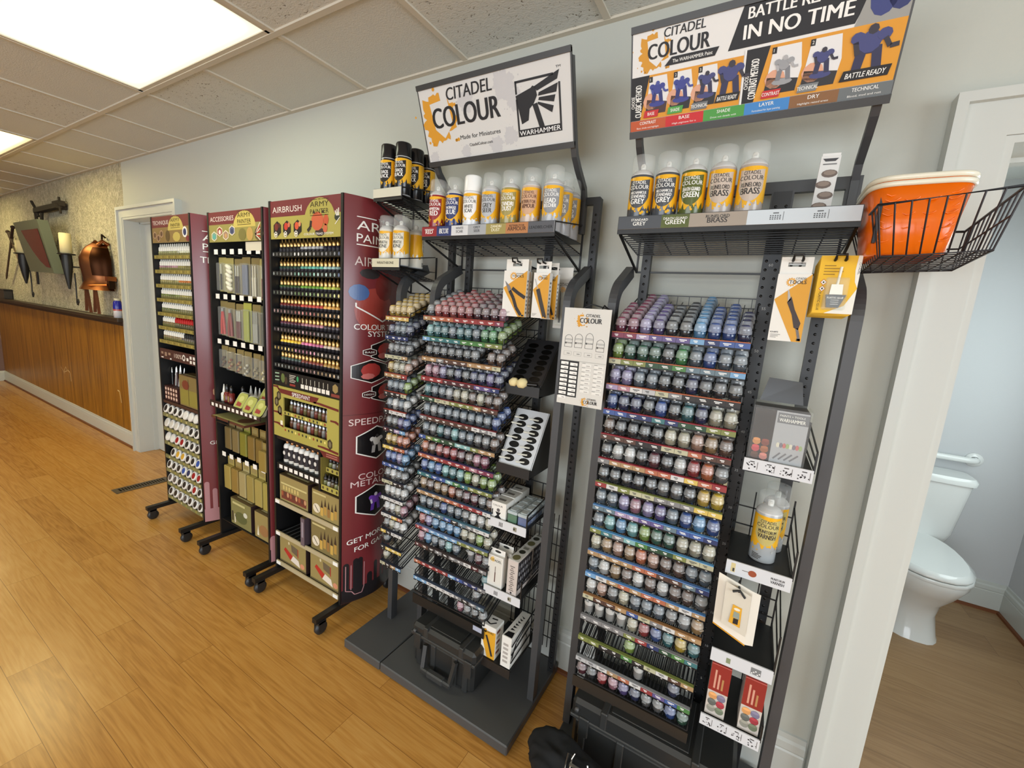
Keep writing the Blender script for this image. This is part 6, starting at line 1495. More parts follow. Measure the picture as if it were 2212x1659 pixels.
tool_box(3.598, 3.656, -0.300, 1.521, 1.705, 'boxed scraping tool in front on the right tool hook', d_tools('scraper'), 0.022, group=gT)
tool_box(3.612, 3.664, -0.255, 1.519, 1.706, 'boxed tool directly behind the scraping tool box', d_tools('drill'), 0.016, group=gT)
th = thing('file_pack', 'clear pack of thin black needle files hanging last on the tool hook', 'tool pack', (3.655, -0.18, 1.49), gT)
q = MB(); q.box(3.626, 3.690, -0.180, -0.178, 1.490, 1.660, C(196, 194, 188)); q.box(3.630, 3.686, -0.180, -0.178, 1.66, 1.700, C(220, 218, 212)); cv = Canvas(q, (3.626, -0.180, 1.49)); cv.text('CITADEL', 0.012, 0.148, 0.010, INK, 1, 0.005, w=0.046); cv.splat(0.028, 0.135, 0.010, C(216, 170, 110), 1, 4); q.build('backing_card', ['print'], th)
q = MB(); q.bbox(3.630, 3.686, -0.188, -0.181, 1.50, 1.625, 0.003); q.build('blister', ['blister'], th)
for dx in (0.024, 0.042):
    q = MB(); q.tube([(3.626 + dx, -0.1845, 1.51), (3.626 + dx - 0.001, -0.1845, 1.56), (3.626 + dx - 0.003, -0.1845, 1.62)], 0.003, 6, C(50, 48, 46), radii=[0.0025, 0.003, 0.001]); q.build('needle_file', ['coat'], th)
# brush stands (black above, white below)
def brush_stand(label, yb, yt, z0, z1, x0, x1, plate, nrow, lipz, parent_name='brush_stand'):
    th = thing(parent_name, label, 'brush stand', ((x0 + x1) / 2, yb, lipz), 'brush stands on the left rack')
    V_ = Vector((0, yt - yb, z1 - z0)); Ln = V_.length; V_.normalize(); N_ = Vector((0, -V_.z, V_.y))
    q = MB(); O = Vector((x0, yb, z0))
    U_ = Vector((1, 0, 0))
    def P(a, b2, c=0): return O + U_ * a + V_ * b2 + N_ * c
    Wd = x1 - x0
    v = [P(0, 0), P(Wd, 0), P(Wd, Ln), P(0, Ln), P(0, 0, -0.003), P(Wd, 0, -0.003), P(Wd, Ln, -0.003), P(0, Ln, -0.003)]
    q.add(v, [(0, 1, 2, 3), (7, 6, 5, 4), (0, 4, 5, 1), (1, 5, 6, 2), (2, 6, 7, 3), (3, 7, 4, 0)], plate)
    cv = Canvas(q, O, U_, V_, N_)
    holes = []
    for i in range(nrow):
        for j in range(2):
            hx, hy = Wd * (0.27 + 0.46 * j), Ln * (0.07 + 0.86 * (i + 0.35) / nrow)
            holes.append((hx, hy)); cv.circ(hx, hy, 0.021, C(8, 8, 8), 1, Ln / nrow * 0.40, 16)
    q.build('holder_plate', ['gloss' if plate[0] < 0.2 else 'print'], th)
    q = MB()
    q.prism([(yb, lipz), (yb, z0), (yt, z1), (yt + 0.01, z1), (yt + 0.05, lipz)], x0 + 0.002, x0 + 0.004, C(20, 20, 20), axis='x'); q.prism([(yb, lipz), (yb, z0), (yt, z1), (yt + 0.01, z1), (yt + 0.05, lipz)], x1 - 0.004, x1 - 0.002, C(20, 20, 20), axis='x')
    q.box(x0, x1, yb - 0.012, yb + 0.02, lipz, lipz + 0.004, BLACK); q.box(x0, x1, yb - 0.014, yb - 0.011, lipz, lipz + 0.036, C(14, 14, 14)); q.box(x1 - 0.003, x1, yb - 0.012, yb + 0.01, lipz, lipz + 0.030, C(20, 20, 20))
    q.build('box', ['coat'], th)
    return th, P, holes
BX0, BX1 = 3.512, 3.648
th, P, holes = brush_stand('empty glossy black brush stand with two columns of holes, above the white one', -0.275, -0.145, 1.290, 1.440, BX0, BX1, C(40, 40, 42), 7, 1.248)
th, P, holes = brush_stand('white brush stand with holes holding several pale brushes', -0.300, -0.184, 0.990, 1.176, BX0, BX1, C(198, 202, 206), 7, 0.958)
wb = [(holes[0], 0.9), (holes[1], 0.6), (holes[2], 0.85), (holes[3], 0.75), (holes[5], 0.8), (holes[6], 1.0), (holes[7], 0.8), (holes[9], 1.0), (holes[10], 0.9), (holes[11], 0.8), (holes[12], 0.7), (holes[13], 0.8)]
pos_names = ['lowest left', 'lowest right', 'second left', 'second right', 'third right', 'fourth left', 'fourth right', 'fifth right', 'sixth left', 'sixth right', 'top left', 'top right']
for (h_, k), nm in zip(wb, pos_names):
    a = P(h_[0] + 0.012, h_[1] + 0.004, -0.02); b2 = P(h_[0] - 0.020, h_[1] - 0.012, 0.045 * k)
    th = thing('paint_brush', 'pale brush lying in the %s hole of the white brush stand' % nm, 'brush', tuple(a), 'brushes in the white stand')
    q = MB(); q.tube([a, a.lerp(b2, 0.75)], 0.0032, 7, C(222, 220, 206)); q.build('handle', ['gloss'], th)
    q = MB(); q.tube([a.lerp(b2, 0.75), a.lerp(b2, 0.92), b2], 0.0036, 7, C(206, 206, 196), radii=[0.0036, 0.004, 0.0012]); q.build('bristles', ['matte'], th)
th = thing('makeup_brush', 'two-headed fluffy cream brush lying in the tray of the black stand', 'brush', (3.56, -0.29, 1.285))
q = MB()
for dx, s in ((0.0, 1.0), (0.034, 1.15)):
    q.lathe([(0, -0.020 * s), (0.012 * s, -0.014 * s), (0.0165 * s, 0.0), (0.012 * s, 0.013 * s), (0, 0.018 * s)], 12, C(222, 208, 158), X=T(3.545 + dx, -0.288, 1.292) @ rot_y(1.2 + 0.3 * dx))
q.build('bristles', ['matte'], th)
q = MB(); q.tube([(3.592, -0.285, 1.290), (3.634, -0.280, 1.292)], 0.006, 8, BLACK); q.build('handle', ['gloss'], th)
# narrow wire shelves on the right of the rack
def tool_shelf(th, x0, x1, z, yb, marks, lip=0.034, yf=-0.314, back=True, side=True, nm='tool_shelf', col=C(206, 208, 212), side_h=0.07):
    q = MB(); q.box(x0, x1, yf, yb, z - 0.004, z, C(26, 27, 29)); s = q.build(nm, ['coat'], th)
    q = MB(); q.box(x0, x1, yf - 0.004, yf, z - lip + 0.008, z + 0.008, col)
    cv = Canvas(q, (x0, yf - 0.004, z - lip + 0.008)); marks(cv, x1 - x0, lip); q.build('shelf_lip', ['print'], s)
    q = MB()
    for k in range(3): q.bar((x1, yf, z + 0.008 + side_h * k / 3), (x1, yb, z + 0.012 + side_h * 1.5 * k / 3), 0.0035, col=BLACK)
    q.bar((x1, yf, z), (x1, yf, z + side_h * 0.75), 0.0045, col=BLACK); q.bar((x1, yb, z - 0.05), (x1, yb, z + side_h * 1.3), 0.0045, col=BLACK)
    for k in range(4): q.bar((x0 + (x1 - x0) * k / 3, yb, z - 0.09), (x0 + (x1 - x0) * k / 3, yb, z + side_h * 1.3), 0.0035, col=BLACK)
    for k in range(4): q.bar((x0, yb, z - 0.09 + 0.06 * k), (x1, yb, z - 0.09 + 0.06 * k), 0.0035, col=BLACK)
    q.build('wire_guard', ['coat'], s)
    return s
def m_dots(n, seed=1):
    def f(cv, W_, h_):
        qq = random.Random(seed)
        for k in range(n):
            cx_ = W_ * (k + 0.5) / n; wv = min(W_ / n * 0.62, 0.024)
            cv.rect(cx_ - wv * 0.2, h_ * 0.74, cx_ + wv * 0.24, h_ * 0.82, C(70, 66, 66), 1)
            for j in range(12): cv.circ(cx_ + wv * (qq.random() - 0.5), h_ * (0.18 + 0.5 * qq.random()), 0.0011 + 0.0012 * qq.random(), C(60, 56, 58), 1, n=6)
            cv.rect(cx_ + wv * 0.52, h_ * 0.2, cx_ + wv * 0.58, h_ * 0.8, C(110, 106, 106), 1)
    return f
def m_pair(cv, W_, h_):
    for k in range(3): cv.rect(W_ * 0.30 + 0.006 * k, h_ * 0.24, W_ * 0.30 + 0.006 * k + 0.003, h_ * 0.72, C(60, 58, 58), 1)
    cv.rect(W_ * 0.68, h_ * 0.26, W_ * 0.68 + 0.014, h_ * 0.74, C(140, 136, 120), 1); cv.circ(W_ * 0.70, h_ * 0.5, 0.004, C(50, 50, 40), 2)
tool_shelf(P1, 3.496, 3.656, 0.772, -0.085, m_pair); tool_shelf(P1, 3.496, 3.656, 0.492, -0.085, m_pair, side_h=0.10)
q = MB(); q.box(3.494, 3.636, -0.314, -0.085, 0.182, 0.186, C(24, 22, 20)); q.box(3.494, 3.636, -0.316, -0.312, 0.150, 0.186, C(40, 34, 30))
for k in range(4): q.bar((3.638, -0.316, 0.188 + 0.035 * k), (3.638, -0.085, 0.20 + 0.05 * k), 0.0035, col=BLACK)
for k in range(10): q.bar((3.505 + 0.02 * k, -0.085, 0.15), (3.505 + 0.02 * k, -0.085, 0.75), 0.003, col=BLACK)
for k in range(8): q.bar((3.50, -0.086, 0.20 + 0.07 * k), (3.70, -0.086, 0.20 + 0.07 * k), 0.003, col=BLACK)
q.build('tool_shelf', ['coat'], P1)
# painting-handle boxes
CW = C(226, 224, 218)
for k in range(3):
    y0 = -0.306 + 0.062 * k; z1_ = 0.838 + 0.002 * k
    th = thing('handle_box', ('white box with a black painting-handle picture, nearest of the three', 'white painting-handle box, middle of the three in a row', 'white painting-handle box, rearmost of the three in a row')[k], 'box', (3.53, y0, 0.774), 'painting-handle boxes')
    q = MB(); q.box(3.500, 3.562, y0, y0 + 0.058, 0.774, z1_, CW); cv = Canvas(q, (3.500, y0, 0.774)); cv.text('COLOUR', 0.006, 0.048, 0.006, INK, 1, 0.01, w=0.042); cv.circ(0.030, 0.034, 0.007, C(96, 92, 92), 1); cv.poly([(0.018, 0.026), (0.042, 0.026), (0.034, 0.014), (0.046, 0.002), (0.014, 0.002), (0.026, 0.014)], INK, 1)
    cs = Canvas(q, (3.562, y0, 0.774), (0, 1, 0), (0, 0, 1), (1, 0, 0)); cs.poly([(0.02, 0.03), (0.038, 0.03), (0.032, 0.018), (0.036, 0.004), (0.022, 0.004), (0.026, 0.018)], INK, 1); cs.circ(0.029, 0.036, 0.008, INK, 1)
    q.build('carton', ['print'], th)
    q = MB(); q.box(3.501, 3.561, y0 + 0.001, y0 + 0.057, z1_, z1_ + 0.001, CW); q.box(3.515, 3.545, y0 + 0.02, y0 + 0.034, z1_ + 0.001, z1_ + 0.0014, C(120, 116, 110)); q.build('lid', ['print'], th)
# square texture pots
txp = thing('square_pot', None, None, (0, 0, 0))
M['tinted'] = attr_mat('tinted_pot', 0.2, 0, 0.5, source='obj')
q = MB(); q.bbox(-0.019, 0.019, -0.019, 0.019, 0, 0.034, 0.003); q.build('pot', ['tinted'], txp)
q = MB(); q.bbox(-0.0205, 0.0205, -0.0205, 0.0205, 0.0345, 0.047, 0.003, C(176, 186, 190)); q.bbox(-0.012, 0.012, -0.012, 0.012, 0.0472, 0.0495, 0.002, C(190, 198, 200)); q.build('lid', ['gloss'], txp)
tc = [[C(90, 120, 100), C(150, 120, 124), C(150, 150, 126), C(140, 150, 150)], [C(104, 116, 150), C(116, 130, 156), C(120, 134, 160), C(140, 146, 150)]]
tn = [['green', 'dusty pink', 'pale khaki', 'grey'], ['blue-grey', 'slate blue', 'bluish', 'pale grey']]
for c_ in range(2):
    for k in range(4):
        loc = (3.588 + 0.043 * c_, -0.285 + 0.043 * k, 0.773)
        lb = '%s square pot, %s from the front in the %s column of the square pots' % (tn[c_][k], ORD[k], ('inner', 'outer')[c_])
        if c_ == 0 and k == 0: o = txp; o.location = loc; tag(o, lb, 'pot', 'square texture pots')
        else: o = dup(txp, loc, None, lb)
        for ch in o.children: ch.color = tc[c_][k]
# brush packs and pot carton
for k in range(2):
    y0 = -0.305 + 0.045 * k; dx = 0.010 * k
    th = thing('brush_carton', ('tall white brush box with brush picture, front one beside the dark set boxes', 'tall white brush box standing behind the front brush box')[k], 'box', (3.53 + dx, y0, 0.494), 'tall white brush boxes')
    q = MB(); q.box(3.502 + dx, 3.566 + dx, y0, y0 + 0.028, 0.494, 0.622, CW); cv = Canvas(q, (3.502 + dx, y0, 0.494)); cv.splat(0.018, 0.112, 0.010, C(226, 190, 110), 1, 5); cv.text('CITADEL', 0.008, 0.106, 0.009, INK, 3, 0.005, w=0.050); cv.line([(0.033, 0.022), (0.033, 0.062)], 0.004, C(80, 44, 40), 2); cv.line([(0.033, 0.062), (0.033, 0.086)], 0.003, C(120, 110, 104), 2); cv.rect(0.004, 0.002, 0.060, 0.124, C(214, 212, 204), 0.5)
    q.build('carton', ['print'], th)
    q = MB(); q.box(3.502 + dx, 3.566 + dx, y0 + 0.014, y0 + 0.015, 0.622, 0.644, CW); cv = Canvas(q, (3.502 + dx, y0 + 0.014, 0.622)); cv.circ(0.032, 0.012, 0.014, C(40, 40, 40), 1, 0.005, 10); q.build('hang_tab', ['print'], th)
for k in range(2):
    y0 = -0.308 + 0.118 * k
    th = thing('paint_set_box', ('long slim box with dark pot pictures on its side, front one', 'long slim dark box standing behind the front one')[k], 'box', (3.615, y0, 0.494), 'slim set boxes')
    q = MB(); q.box(3.590, 3.632, y0, y0 + 0.115, 0.494, 0.634, C(196, 186, 180)); cv = Canvas(q, (3.590, y0, 0.494))
    for j in range(13): cv.rect(0.010 + 0.004 * (j % 2), 0.018 + 0.008 * j, 0.030 - 0.003 * (j % 3), 0.022 + 0.008 * j, C(120, 112, 108), 1)
    cv.circ(0.02, 0.010, 0.004, INK, 1)
    cs = Canvas(q, (3.632, y0, 0.494), (0, 1, 0), (0, 0, 1), (1, 0, 0)); cs.rect(0.004, 0.022, 0.113, 0.136, C(44, 42, 46), 1)
    for r_ in range(4):
        for j in range(7): cs.circ(0.014 + 0.015 * j, 0.036 + 0.026 * r_, 0.005, (C(160, 160, 164), C(110, 110, 116))[(j + r_) % 2], 2, 0.009, 7)
    q.build('carton', ['print'], th)
    q = MB(); q.box(3.5905, 3.6315, y0 + 0.001, y0 + 0.114, 0.634, 0.635, CW); cv = Canvas(q, (3.590, y0, 0.635), (1, 0, 0), (0, 1, 0), (0, 0, 1)); cv.circ(0.020, 0.026, 0.015, C(120, 116, 80), 1, 0.018); cv.circ(0.020, 0.070, 0.013, C(60, 60, 50), 1, 0.014); cv.rect(0.010, 0.092, 0.032, 0.108, C(150, 146, 136), 1); q.build('lid', ['print'], th)
th = thing('hobby_tool_box', 'white and orange TOOLS box with a pen-like drill picture on the lowest wire shelf', 'box', (3.53, -0.30, 0.188))
q = MB(); q.box(3.496, 3.560, -0.308, -0.248, 0.188, 0.324, CW); cv = Canvas(q, (3.496, -0.308, 0.188)); cv.poly([(0, 0.086), (0, 0.108), (0.064, 0.118), (0.064, 0), (0.03, 0)], C(214, 158, 44), 1); cv.text('TOOLS', 0.018, 0.106, 0.009, INK, 3, 0.02, w=0.036); cv.splat(0.016, 0.112, 0.008, MUST, 1, 6); cv.line([(0.022, 0.094), (0.036, 0.060), (0.052, 0.012)], 0.009, C(50, 44, 42), 3)
cs = Canvas(q, (3.560, -0.308, 0.188), (0, 1, 0), (0, 0, 1), (1, 0, 0))
for k in range(5): cs.rect(0.008, 0.02 + 0.022 * k, 0.034, 0.032 + 0.022 * k, (C(120, 70, 70), C(170, 166, 160))[k % 2], 1)
q.build('carton', ['print'], th)
q = MB(); q.box(3.4965, 3.5595, -0.307, -0.249, 0.324, 0.325, CW); cv = Canvas(q, (3.496, -0.308, 0.325), (1, 0, 0), (0, 1, 0), (0, 0, 1)); cv.line([(0.012, 0.018), (0.03, 0.012), (0.048, 0.030)], 0.006, INK, 1); cv.line([(0.02, 0.042), (0.044, 0.046)], 0.007, INK, 1); q.build('lid', ['print'], th)
th = thing('saw_box', 'white box printed with big black saw teeth on the lowest wire shelf', 'box', (3.61, -0.24, 0.188))
q = MB(); q.box(3.590, 3.632, -0.310, -0.150, 0.188, 0.318, CW); cv = Canvas(q, (3.590, -0.310, 0.188))
for j in range(5): cv.rect(0.008, 0.020 + 0.018 * j, 0.030, 0.030 + 0.018 * j, C(170, 164, 158), 1)
cs = Canvas(q, (3.632, -0.310, 0.188), (0, 1, 0), (0, 0, 1), (1, 0, 0))
cs.poly([(0.012, 0.03), (0.040, 0.07), (0.046, 0.10), (0.030, 0.082), (0.008, 0.05)], INK, 1); cs.line([(0.046, 0.088), (0.10, 0.104), (0.145, 0.112)], 0.010, INK, 1); cs.line([(0.06, 0.066), (0.09, 0.08), (0.12, 0.074), (0.13, 0.05), (0.10, 0.03), (0.07, 0.036)], 0.004, INK, 1)
q.build('carton', ['print'], th)
q = MB(); q.box(3.5905, 3.6315, -0.3095, -0.1505, 0.318, 0.319, CW); cv = Canvas(q, (3.590, -0.310, 0.319), (1, 0, 0), (0, 1, 0), (0, 0, 1)); cv.poly([(0.004, 0.004), (0.040, 0.004), (0.036, 0.034), (0.010, 0.030)], INK, 1)
for j in range(6): cv.poly([(0.012 + 0.003 * j, 0.040 + 0.016 * j), (0.032, 0.046 + 0.016 * j), (0.014, 0.052 + 0.016 * j)], INK, 1)
q.build('lid', ['print'], th)
# hard case on the base
def hard_case(label, x0, x1, y0, y1, z0, z1, handle=True):
    th = thing('hard_case', label, 'hard case', ((x0 + x1) / 2, (y0 + y1) / 2, z0), 'black hard cases')
    cc = C(36, 37, 37); cl_ = C(46, 47, 47); zm = z0 + 0.70 * (z1 - z0)
    q = MB(); q.bbox(x0 + 0.006, x1 - 0.006, y0 + 0.006, y1 - 0.006, z0, zm - 0.001, 0.012, cc)
    for xx in (x0 + 0.03, x0 + 0.32 * (x1 - x0), x0 + 0.66 * (x1 - x0), x1 - 0.055): q.bbox(xx, xx + 0.025, y0, y0 + 0.010, z0, zm - 0.004, 0.003, cl_)
    q.build('body', ['coat'], th)
    q = MB(); q.bbox(x0, x1, y0, y1, zm + 0.001, z1, 0.012, cc); q.bbox(x0 - 0.003, x1 + 0.003, y0 - 0.004, y1 + 0.003, zm + 0.001, zm + 0.014, 0.003, cl_)
    for xx in (x0 + 0.20 * (x1 - x0), x0 + 0.76 * (x1 - x0)): q.bbox(xx, xx + 0.022, y0 - 0.003, y1, zm + 0.012, z1 + 0.004, 0.003, cl_)
    q.bbox(x0 + 0.26 * (x1 - x0), x0 + 0.74 * (x1 - x0), y0 + 0.02, y1 - 0.02, z1, z1 + 0.004, 0.002, cc)
    q.build('lid', ['coat'], th)
    for u in (0.06, 0.86):
        xx = x0 + u * (x1 - x0)
        q = MB(); q.bbox(xx, xx + 0.035, y0 - 0.008, y0 + 0.004, zm - 0.05, zm + 0.020, 0.003, C(42, 43, 43)); q.build('latch', ['coat'], th)
    if handle:
        xm = (x0 + x1) / 2; hw = 0.24 * (x1 - x0)
        q = MB(); q.bar((xm - hw, y0 - 0.006, zm - 0.01), (xm - hw + 0.008, y0 - 0.030, zm - 0.10), 0.016, 0.014, cl_); q.bar((xm + hw, y0 - 0.006, zm - 0.01), (xm + hw - 0.008, y0 - 0.030, zm - 0.10), 0.016, 0.014, cl_); q.bbox(xm - hw, xm + hw, y0 - 0.040, y0 - 0.020, zm - 0.112, zm - 0.090, 0.005, cl_); q.bbox(xm - hw * 0.55, xm + hw * 0.55, y0 - 0.043, y0 - 0.017, zm - 0.115, zm - 0.087, 0.005, C(54, 55, 55)); q.build('handle', ['coat'], th)
    q = MB(); q.lathe([(0, -0.004), (0.007, -0.004), (0.007, 0.01), (0, 0.01)], 10, C(70, 70, 70), X=T(x0 + 0.02, y0, z1 - 0.03) @ rot_x(PI / 2)); q.build('valve', ['coat'], th)
    return th
hard_case('black hard plastic case with folding handle standing on the grey rack base', 3.190, 3.512, -0.372, -0.200, 0.046, 0.228)
# ================================================================ RIGHT BLACK PAINT RACK (colourful header)
P2 = thing('paint_rack', 'black paint rack with colourful how-to header, beside the washroom door', 'paint rack', (4.16, -0.2, 0), 'black paint racks')
q = MB(); q.bbox(3.846, 4.486, -0.300, -0.03, 0.004, 0.040, 0.004, C(60, 61, 62)); q.build('base_plate', ['coat'], P2)
for x in (3.856, 4.466):
    q = MB(); q.sweep(arc_pts(x, -0.235, 0.04, 1.60, -0.085, 1.70), 0.026, 0.036, RKL if x < 4 else C(66, 66, 68)); q.build('front_leg', ['coat'], P2)
post(P2, 3.906, -0.075, 0.04, 1.95, 0.028); post(P2, 4.268, -0.075, 0.04, 1.93, 0.046, 0.022, 2); post(P2, 4.405, -0.075, 0.04, 1.70, 0.030)
q = MB(); q.box(3.89, 4.446, -0.084, -0.066, 1.926, 1.958, RKL); q.box(4.240, 4.296, -0.084, -0.066, 1.80, 1.926, RKL); q.box(4.412, 4.446, -0.084, -0.066, 1.80, 1.926, RKL)
for xx, zz in ((4.255, 1.89), (4.281, 1.89), (4.255, 1.865), (4.281, 1.865), (4.430, 1.90), (4.430, 1.872)): q.lathe([(0.0048, 0), (0.0048, 0.0006), (0, 0.0006)], 10, C(6, 6, 6), X=T(xx, -0.0841, zz) @ rot_x(PI / 2))
q.build('crossbar', ['coat'], P2)
q = MB(); cv = Canvas(q, (0, -0.0863, 0))
for k, t_ in enumerate((60, 55, 50, 45, 40, 35, 30, 25, 20, 15, 10, 5)):
    zz = 1.725 - 0.127 * k
    if zz > 0.1: cv.text(str(t_), 4.268, zz - 0.004, 0.008, C(190, 190, 188), 1, 0.0, align='c')
q.build('scale_numbers', ['print'], P2)
for x in (3.872, 4.428): header_arm(P2, x, 1.955)
q, cv, Wd, Hh = sign_board(P2, 3.850, 4.446)
WB = C(206, 206, 204)
cv.rect(0, 0.30 * Hh, Wd, 0.99 * Hh, C(222, 222, 220), 1)
paint_mark(cv, 0.075 * Wd, 0.700 * Hh, 0.260 * Wd, 2, back=C(222, 222, 220))
cv.poly([(0.15 * Wd, 0.615 * Hh), (0.36 * Wd, 0.615 * Hh), (0.375 * Wd, 0.685 * Hh), (0.18 * Wd, 0.685 * Hh)], INK, 6); cv.text('The WARHAMMER Paint', 0.185 * Wd, 0.632 * Hh, 0.030 * Hh, WHITE, 7, 0.012, w=0.165 * Wd)
cv.poly([(0.41 * Wd, 0.625 * Hh), (0.84 * Wd, 0.625 * Hh), (0.90 * Wd, 0.985 * Hh), (0.46 * Wd, 0.985 * Hh)], INK, 2)
cv.text('BATTLE READY', 0.475 * Wd, 0.845 * Hh, 0.088 * Hh, WHITE, 3, 0.03, w=0.335 * Wd); cv.text('IN NO TIME', 0.465 * Wd, 0.690 * Hh, 0.112 * Hh, WHITE, 3, 0.035, w=0.365 * Wd)
cv.poly([(0.84 * Wd, 0.60 * Hh), (1.0 * Wd, 0.60 * Hh), (1.0 * Wd, 0.985 * Hh), (0.885 * Wd, 0.985 * Hh)], C(150, 150, 146), 3)
for x_, y_, s_, c_ in ((0.915, 0.78, 0.042, C(56, 64, 120)), (0.965, 0.80, 0.040, C(48, 54, 104)), (0.93, 0.90, 0.022, C(170, 120, 90)), (0.885, 0.92, 0.02, C(190, 150, 120))): cv.circ(x_ * Wd, y_ * Hh, s_ * Wd, c_, 4, 0.14 * Hh, 12)
OR = C(214, 148, 40)
def panel(u0, u1, v0, v1, method, n):
    cv.rect(u0 * Wd, v0 * Hh, u1 * Wd, v1 * Hh, OR, 3)
    cv.poly([(u0 * Wd, v0 * Hh), ((u0 + 0.045) * Wd, v0 * Hh), ((u0 + 0.085) * Wd, v1 * Hh), (u0 * Wd, v1 * Hh)], INK, 4)
    cv.text(method, (u0 + 0.050) * Wd, (v0 + 0.03) * Hh, 0.066 * Hh, WHITE, 5, 0.02, w=(v1 - v0) * 0.74 * Hh, rot=PI / 2); cv.text('CHOOSE', (u0 + 0.018) * Wd, (v0 + 0.12) * Hh, 0.036 * Hh, WHITE, 5, 0.015, w=(v1 - v0) * 0.28 * Hh, rot=PI / 2)
panel(0.0, 0.475, 0.155, 0.565, 'CLASSIC METHOD', 3); panel(0.485, 1.0, 0.155, 0.60, 'CONTRAST METHOD', 2)
SKIN = C(214, 160, 132); B1 = C(58, 66, 140); B2 = C(48, 52, 112); G1 = C(150, 152, 156)
def step(u0, u1, v0, v1, fig, base, num, word, wc):
    cv.poly([(u0 * Wd, v0 * Hh), ((u1 - 0.012) * Wd, v0 * Hh), (u1 * Wd, (v0 + v1) / 2 * Hh), ((u1 - 0.012) * Wd, v1 * Hh), ((u0 + 0.018) * Wd, v1 * Hh)], C(222, 222, 222), 5)
    cx_ = (u0 + u1) / 2 * Wd
    cv.poly([(u0 * Wd, v0 * Hh), ((u1 - 0.012) * Wd, v0 * Hh), ((u1 - 0.006) * Wd, (v0 + 0.10) * Hh), (u0 * Wd + 0.004, (v0 + 0.14) * Hh)], base, 6)
    cv.circ(cx_ - 0.016, (v0 + 0.12) * Hh, 0.022, SKIN, 6, 0.020, 10)
    cv.circ(cx_, (v0 + 0.09) * Hh, 0.022, fig[0], 7, 0.007, 10)
    blob(cv, cx_, (v0 + 0.20) * Hh, 0.050, fig, 8)
    cv.rect((u0 + 0.014) * Wd, (v1 - 0.05) * Hh, (u0 + 0.030) * Wd, v1 * Hh, INK, 7); cv.text(num, (u0 + 0.019) * Wd, (v1 - 0.038) * Hh, 0.026 * Hh, WHITE, 8, 0.0)
    if word: cv.poly([((u0 - 0.008) * Wd, (v0 - 0.03) * Hh), ((u0 + 0.058) * Wd, (v0 - 0.03) * Hh), ((u0 + 0.064) * Wd, (v0 + 0.035) * Hh), ((u0 - 0.002) * Wd, (v0 + 0.035) * Hh)], wc, 12); cv.text(word, (u0 + 0.028) * Wd, (v0 - 0.012) * Hh, 0.030 * Hh, WHITE, 13, 0.012, align='c', w=0.008 * len(word) * Wd)
FB = (B1, B2, C(70, 78, 150)); FG = (G1, C(120, 122, 128), C(170, 170, 172)); FD = (C(66, 70, 120), C(48, 48, 78), C(54, 50, 60))
step(0.070, 0.175, 0.20, 0.545, FB, C(70, 50, 50), '1', 'BASE', C(190, 40, 44)); step(0.180, 0.280, 0.20, 0.545, FB, C(40, 38, 40), '2', 'SHADE', C(76, 156, 70)); step(0.285, 0.385, 0.20, 0.545, FD, C(40, 40, 42), '3', 'TECHNICAL', C(110, 114, 118))
blob(cv, 0.430 * Wd, 0.40 * Hh, 0.074, FD, 8); cv.poly([(0.375 * Wd, 0.20 * Hh), (0.47 * Wd, 0.20 * Hh), (0.475 * Wd, 0.27 * Hh), (0.385 * Wd, 0.27 * Hh)], INK, 11); cv.text('BATTLE READY', 0.425 * Wd, 0.215 * Hh, 0.036 * Hh, WHITE, 12, 0.015, align='c', w=0.080 * Wd, shear=0.2)
step(0.565, 0.690, 0.20, 0.575, FG, C(40, 38, 40), '1', 'CONTRAST', C(190, 40, 44)); step(0.695, 0.820, 0.20, 0.575, FD, C(46, 44, 46), '2', 'TECHNICAL', C(120, 124, 126))
blob(cv, 0.900 * Wd, 0.42 * Hh, 0.088, FD, 8); cv.poly([(0.825 * Wd, 0.20 * Hh), (0.975 * Wd, 0.20 * Hh), (0.982 * Wd, 0.28 * Hh), (0.835 * Wd, 0.28 * Hh)], INK, 11); cv.text('BATTLE READY', 0.905 * Wd, 0.218 * Hh, 0.040 * Hh, WHITE, 12, 0.015, align='c', w=0.125 * Wd, shear=0.2)
cv.rect(0.478 * Wd, 0.15 * Hh, 0.485 * Wd, 0.60 * Hh, C(226, 226, 224), 6)
for k, (t_, s_, c_) in enumerate((('CONTRAST', 'Base, shade and highlight', C(186, 84, 44)), ('BASE', 'High pigment for a', C(196, 40, 44)), ('SHADE', 'Draw out details with', C(74, 150, 66)), ('LAYER', 'Formulated for layer painting', C(62, 130, 196)), ('DRY', 'Highlight raised areas', C(132, 92, 56)), ('TECHNICAL', 'Blood, mud and rust', C(104, 110, 112)))):
    u0, u1 = k / 6 * Wd, (k + 1) / 6 * Wd
    cv.rect(u0, 0.05 * Hh, u1, 0.152 * Hh, c_, 4); cv.text(t_, (u0 + u1) / 2, 0.108 * Hh, 0.030 * Hh, WHITE, 5, 0.012, align='c', w=0.0075 * len(t_) * Wd + 0.01); cv.text(s_, (u0 + u1) / 2, 0.068 * Hh, 0.016 * Hh, WHITE, 5, 0.006, align='c', w=0.105 * Wd)
q.build('header_sign', ['print'], P2)
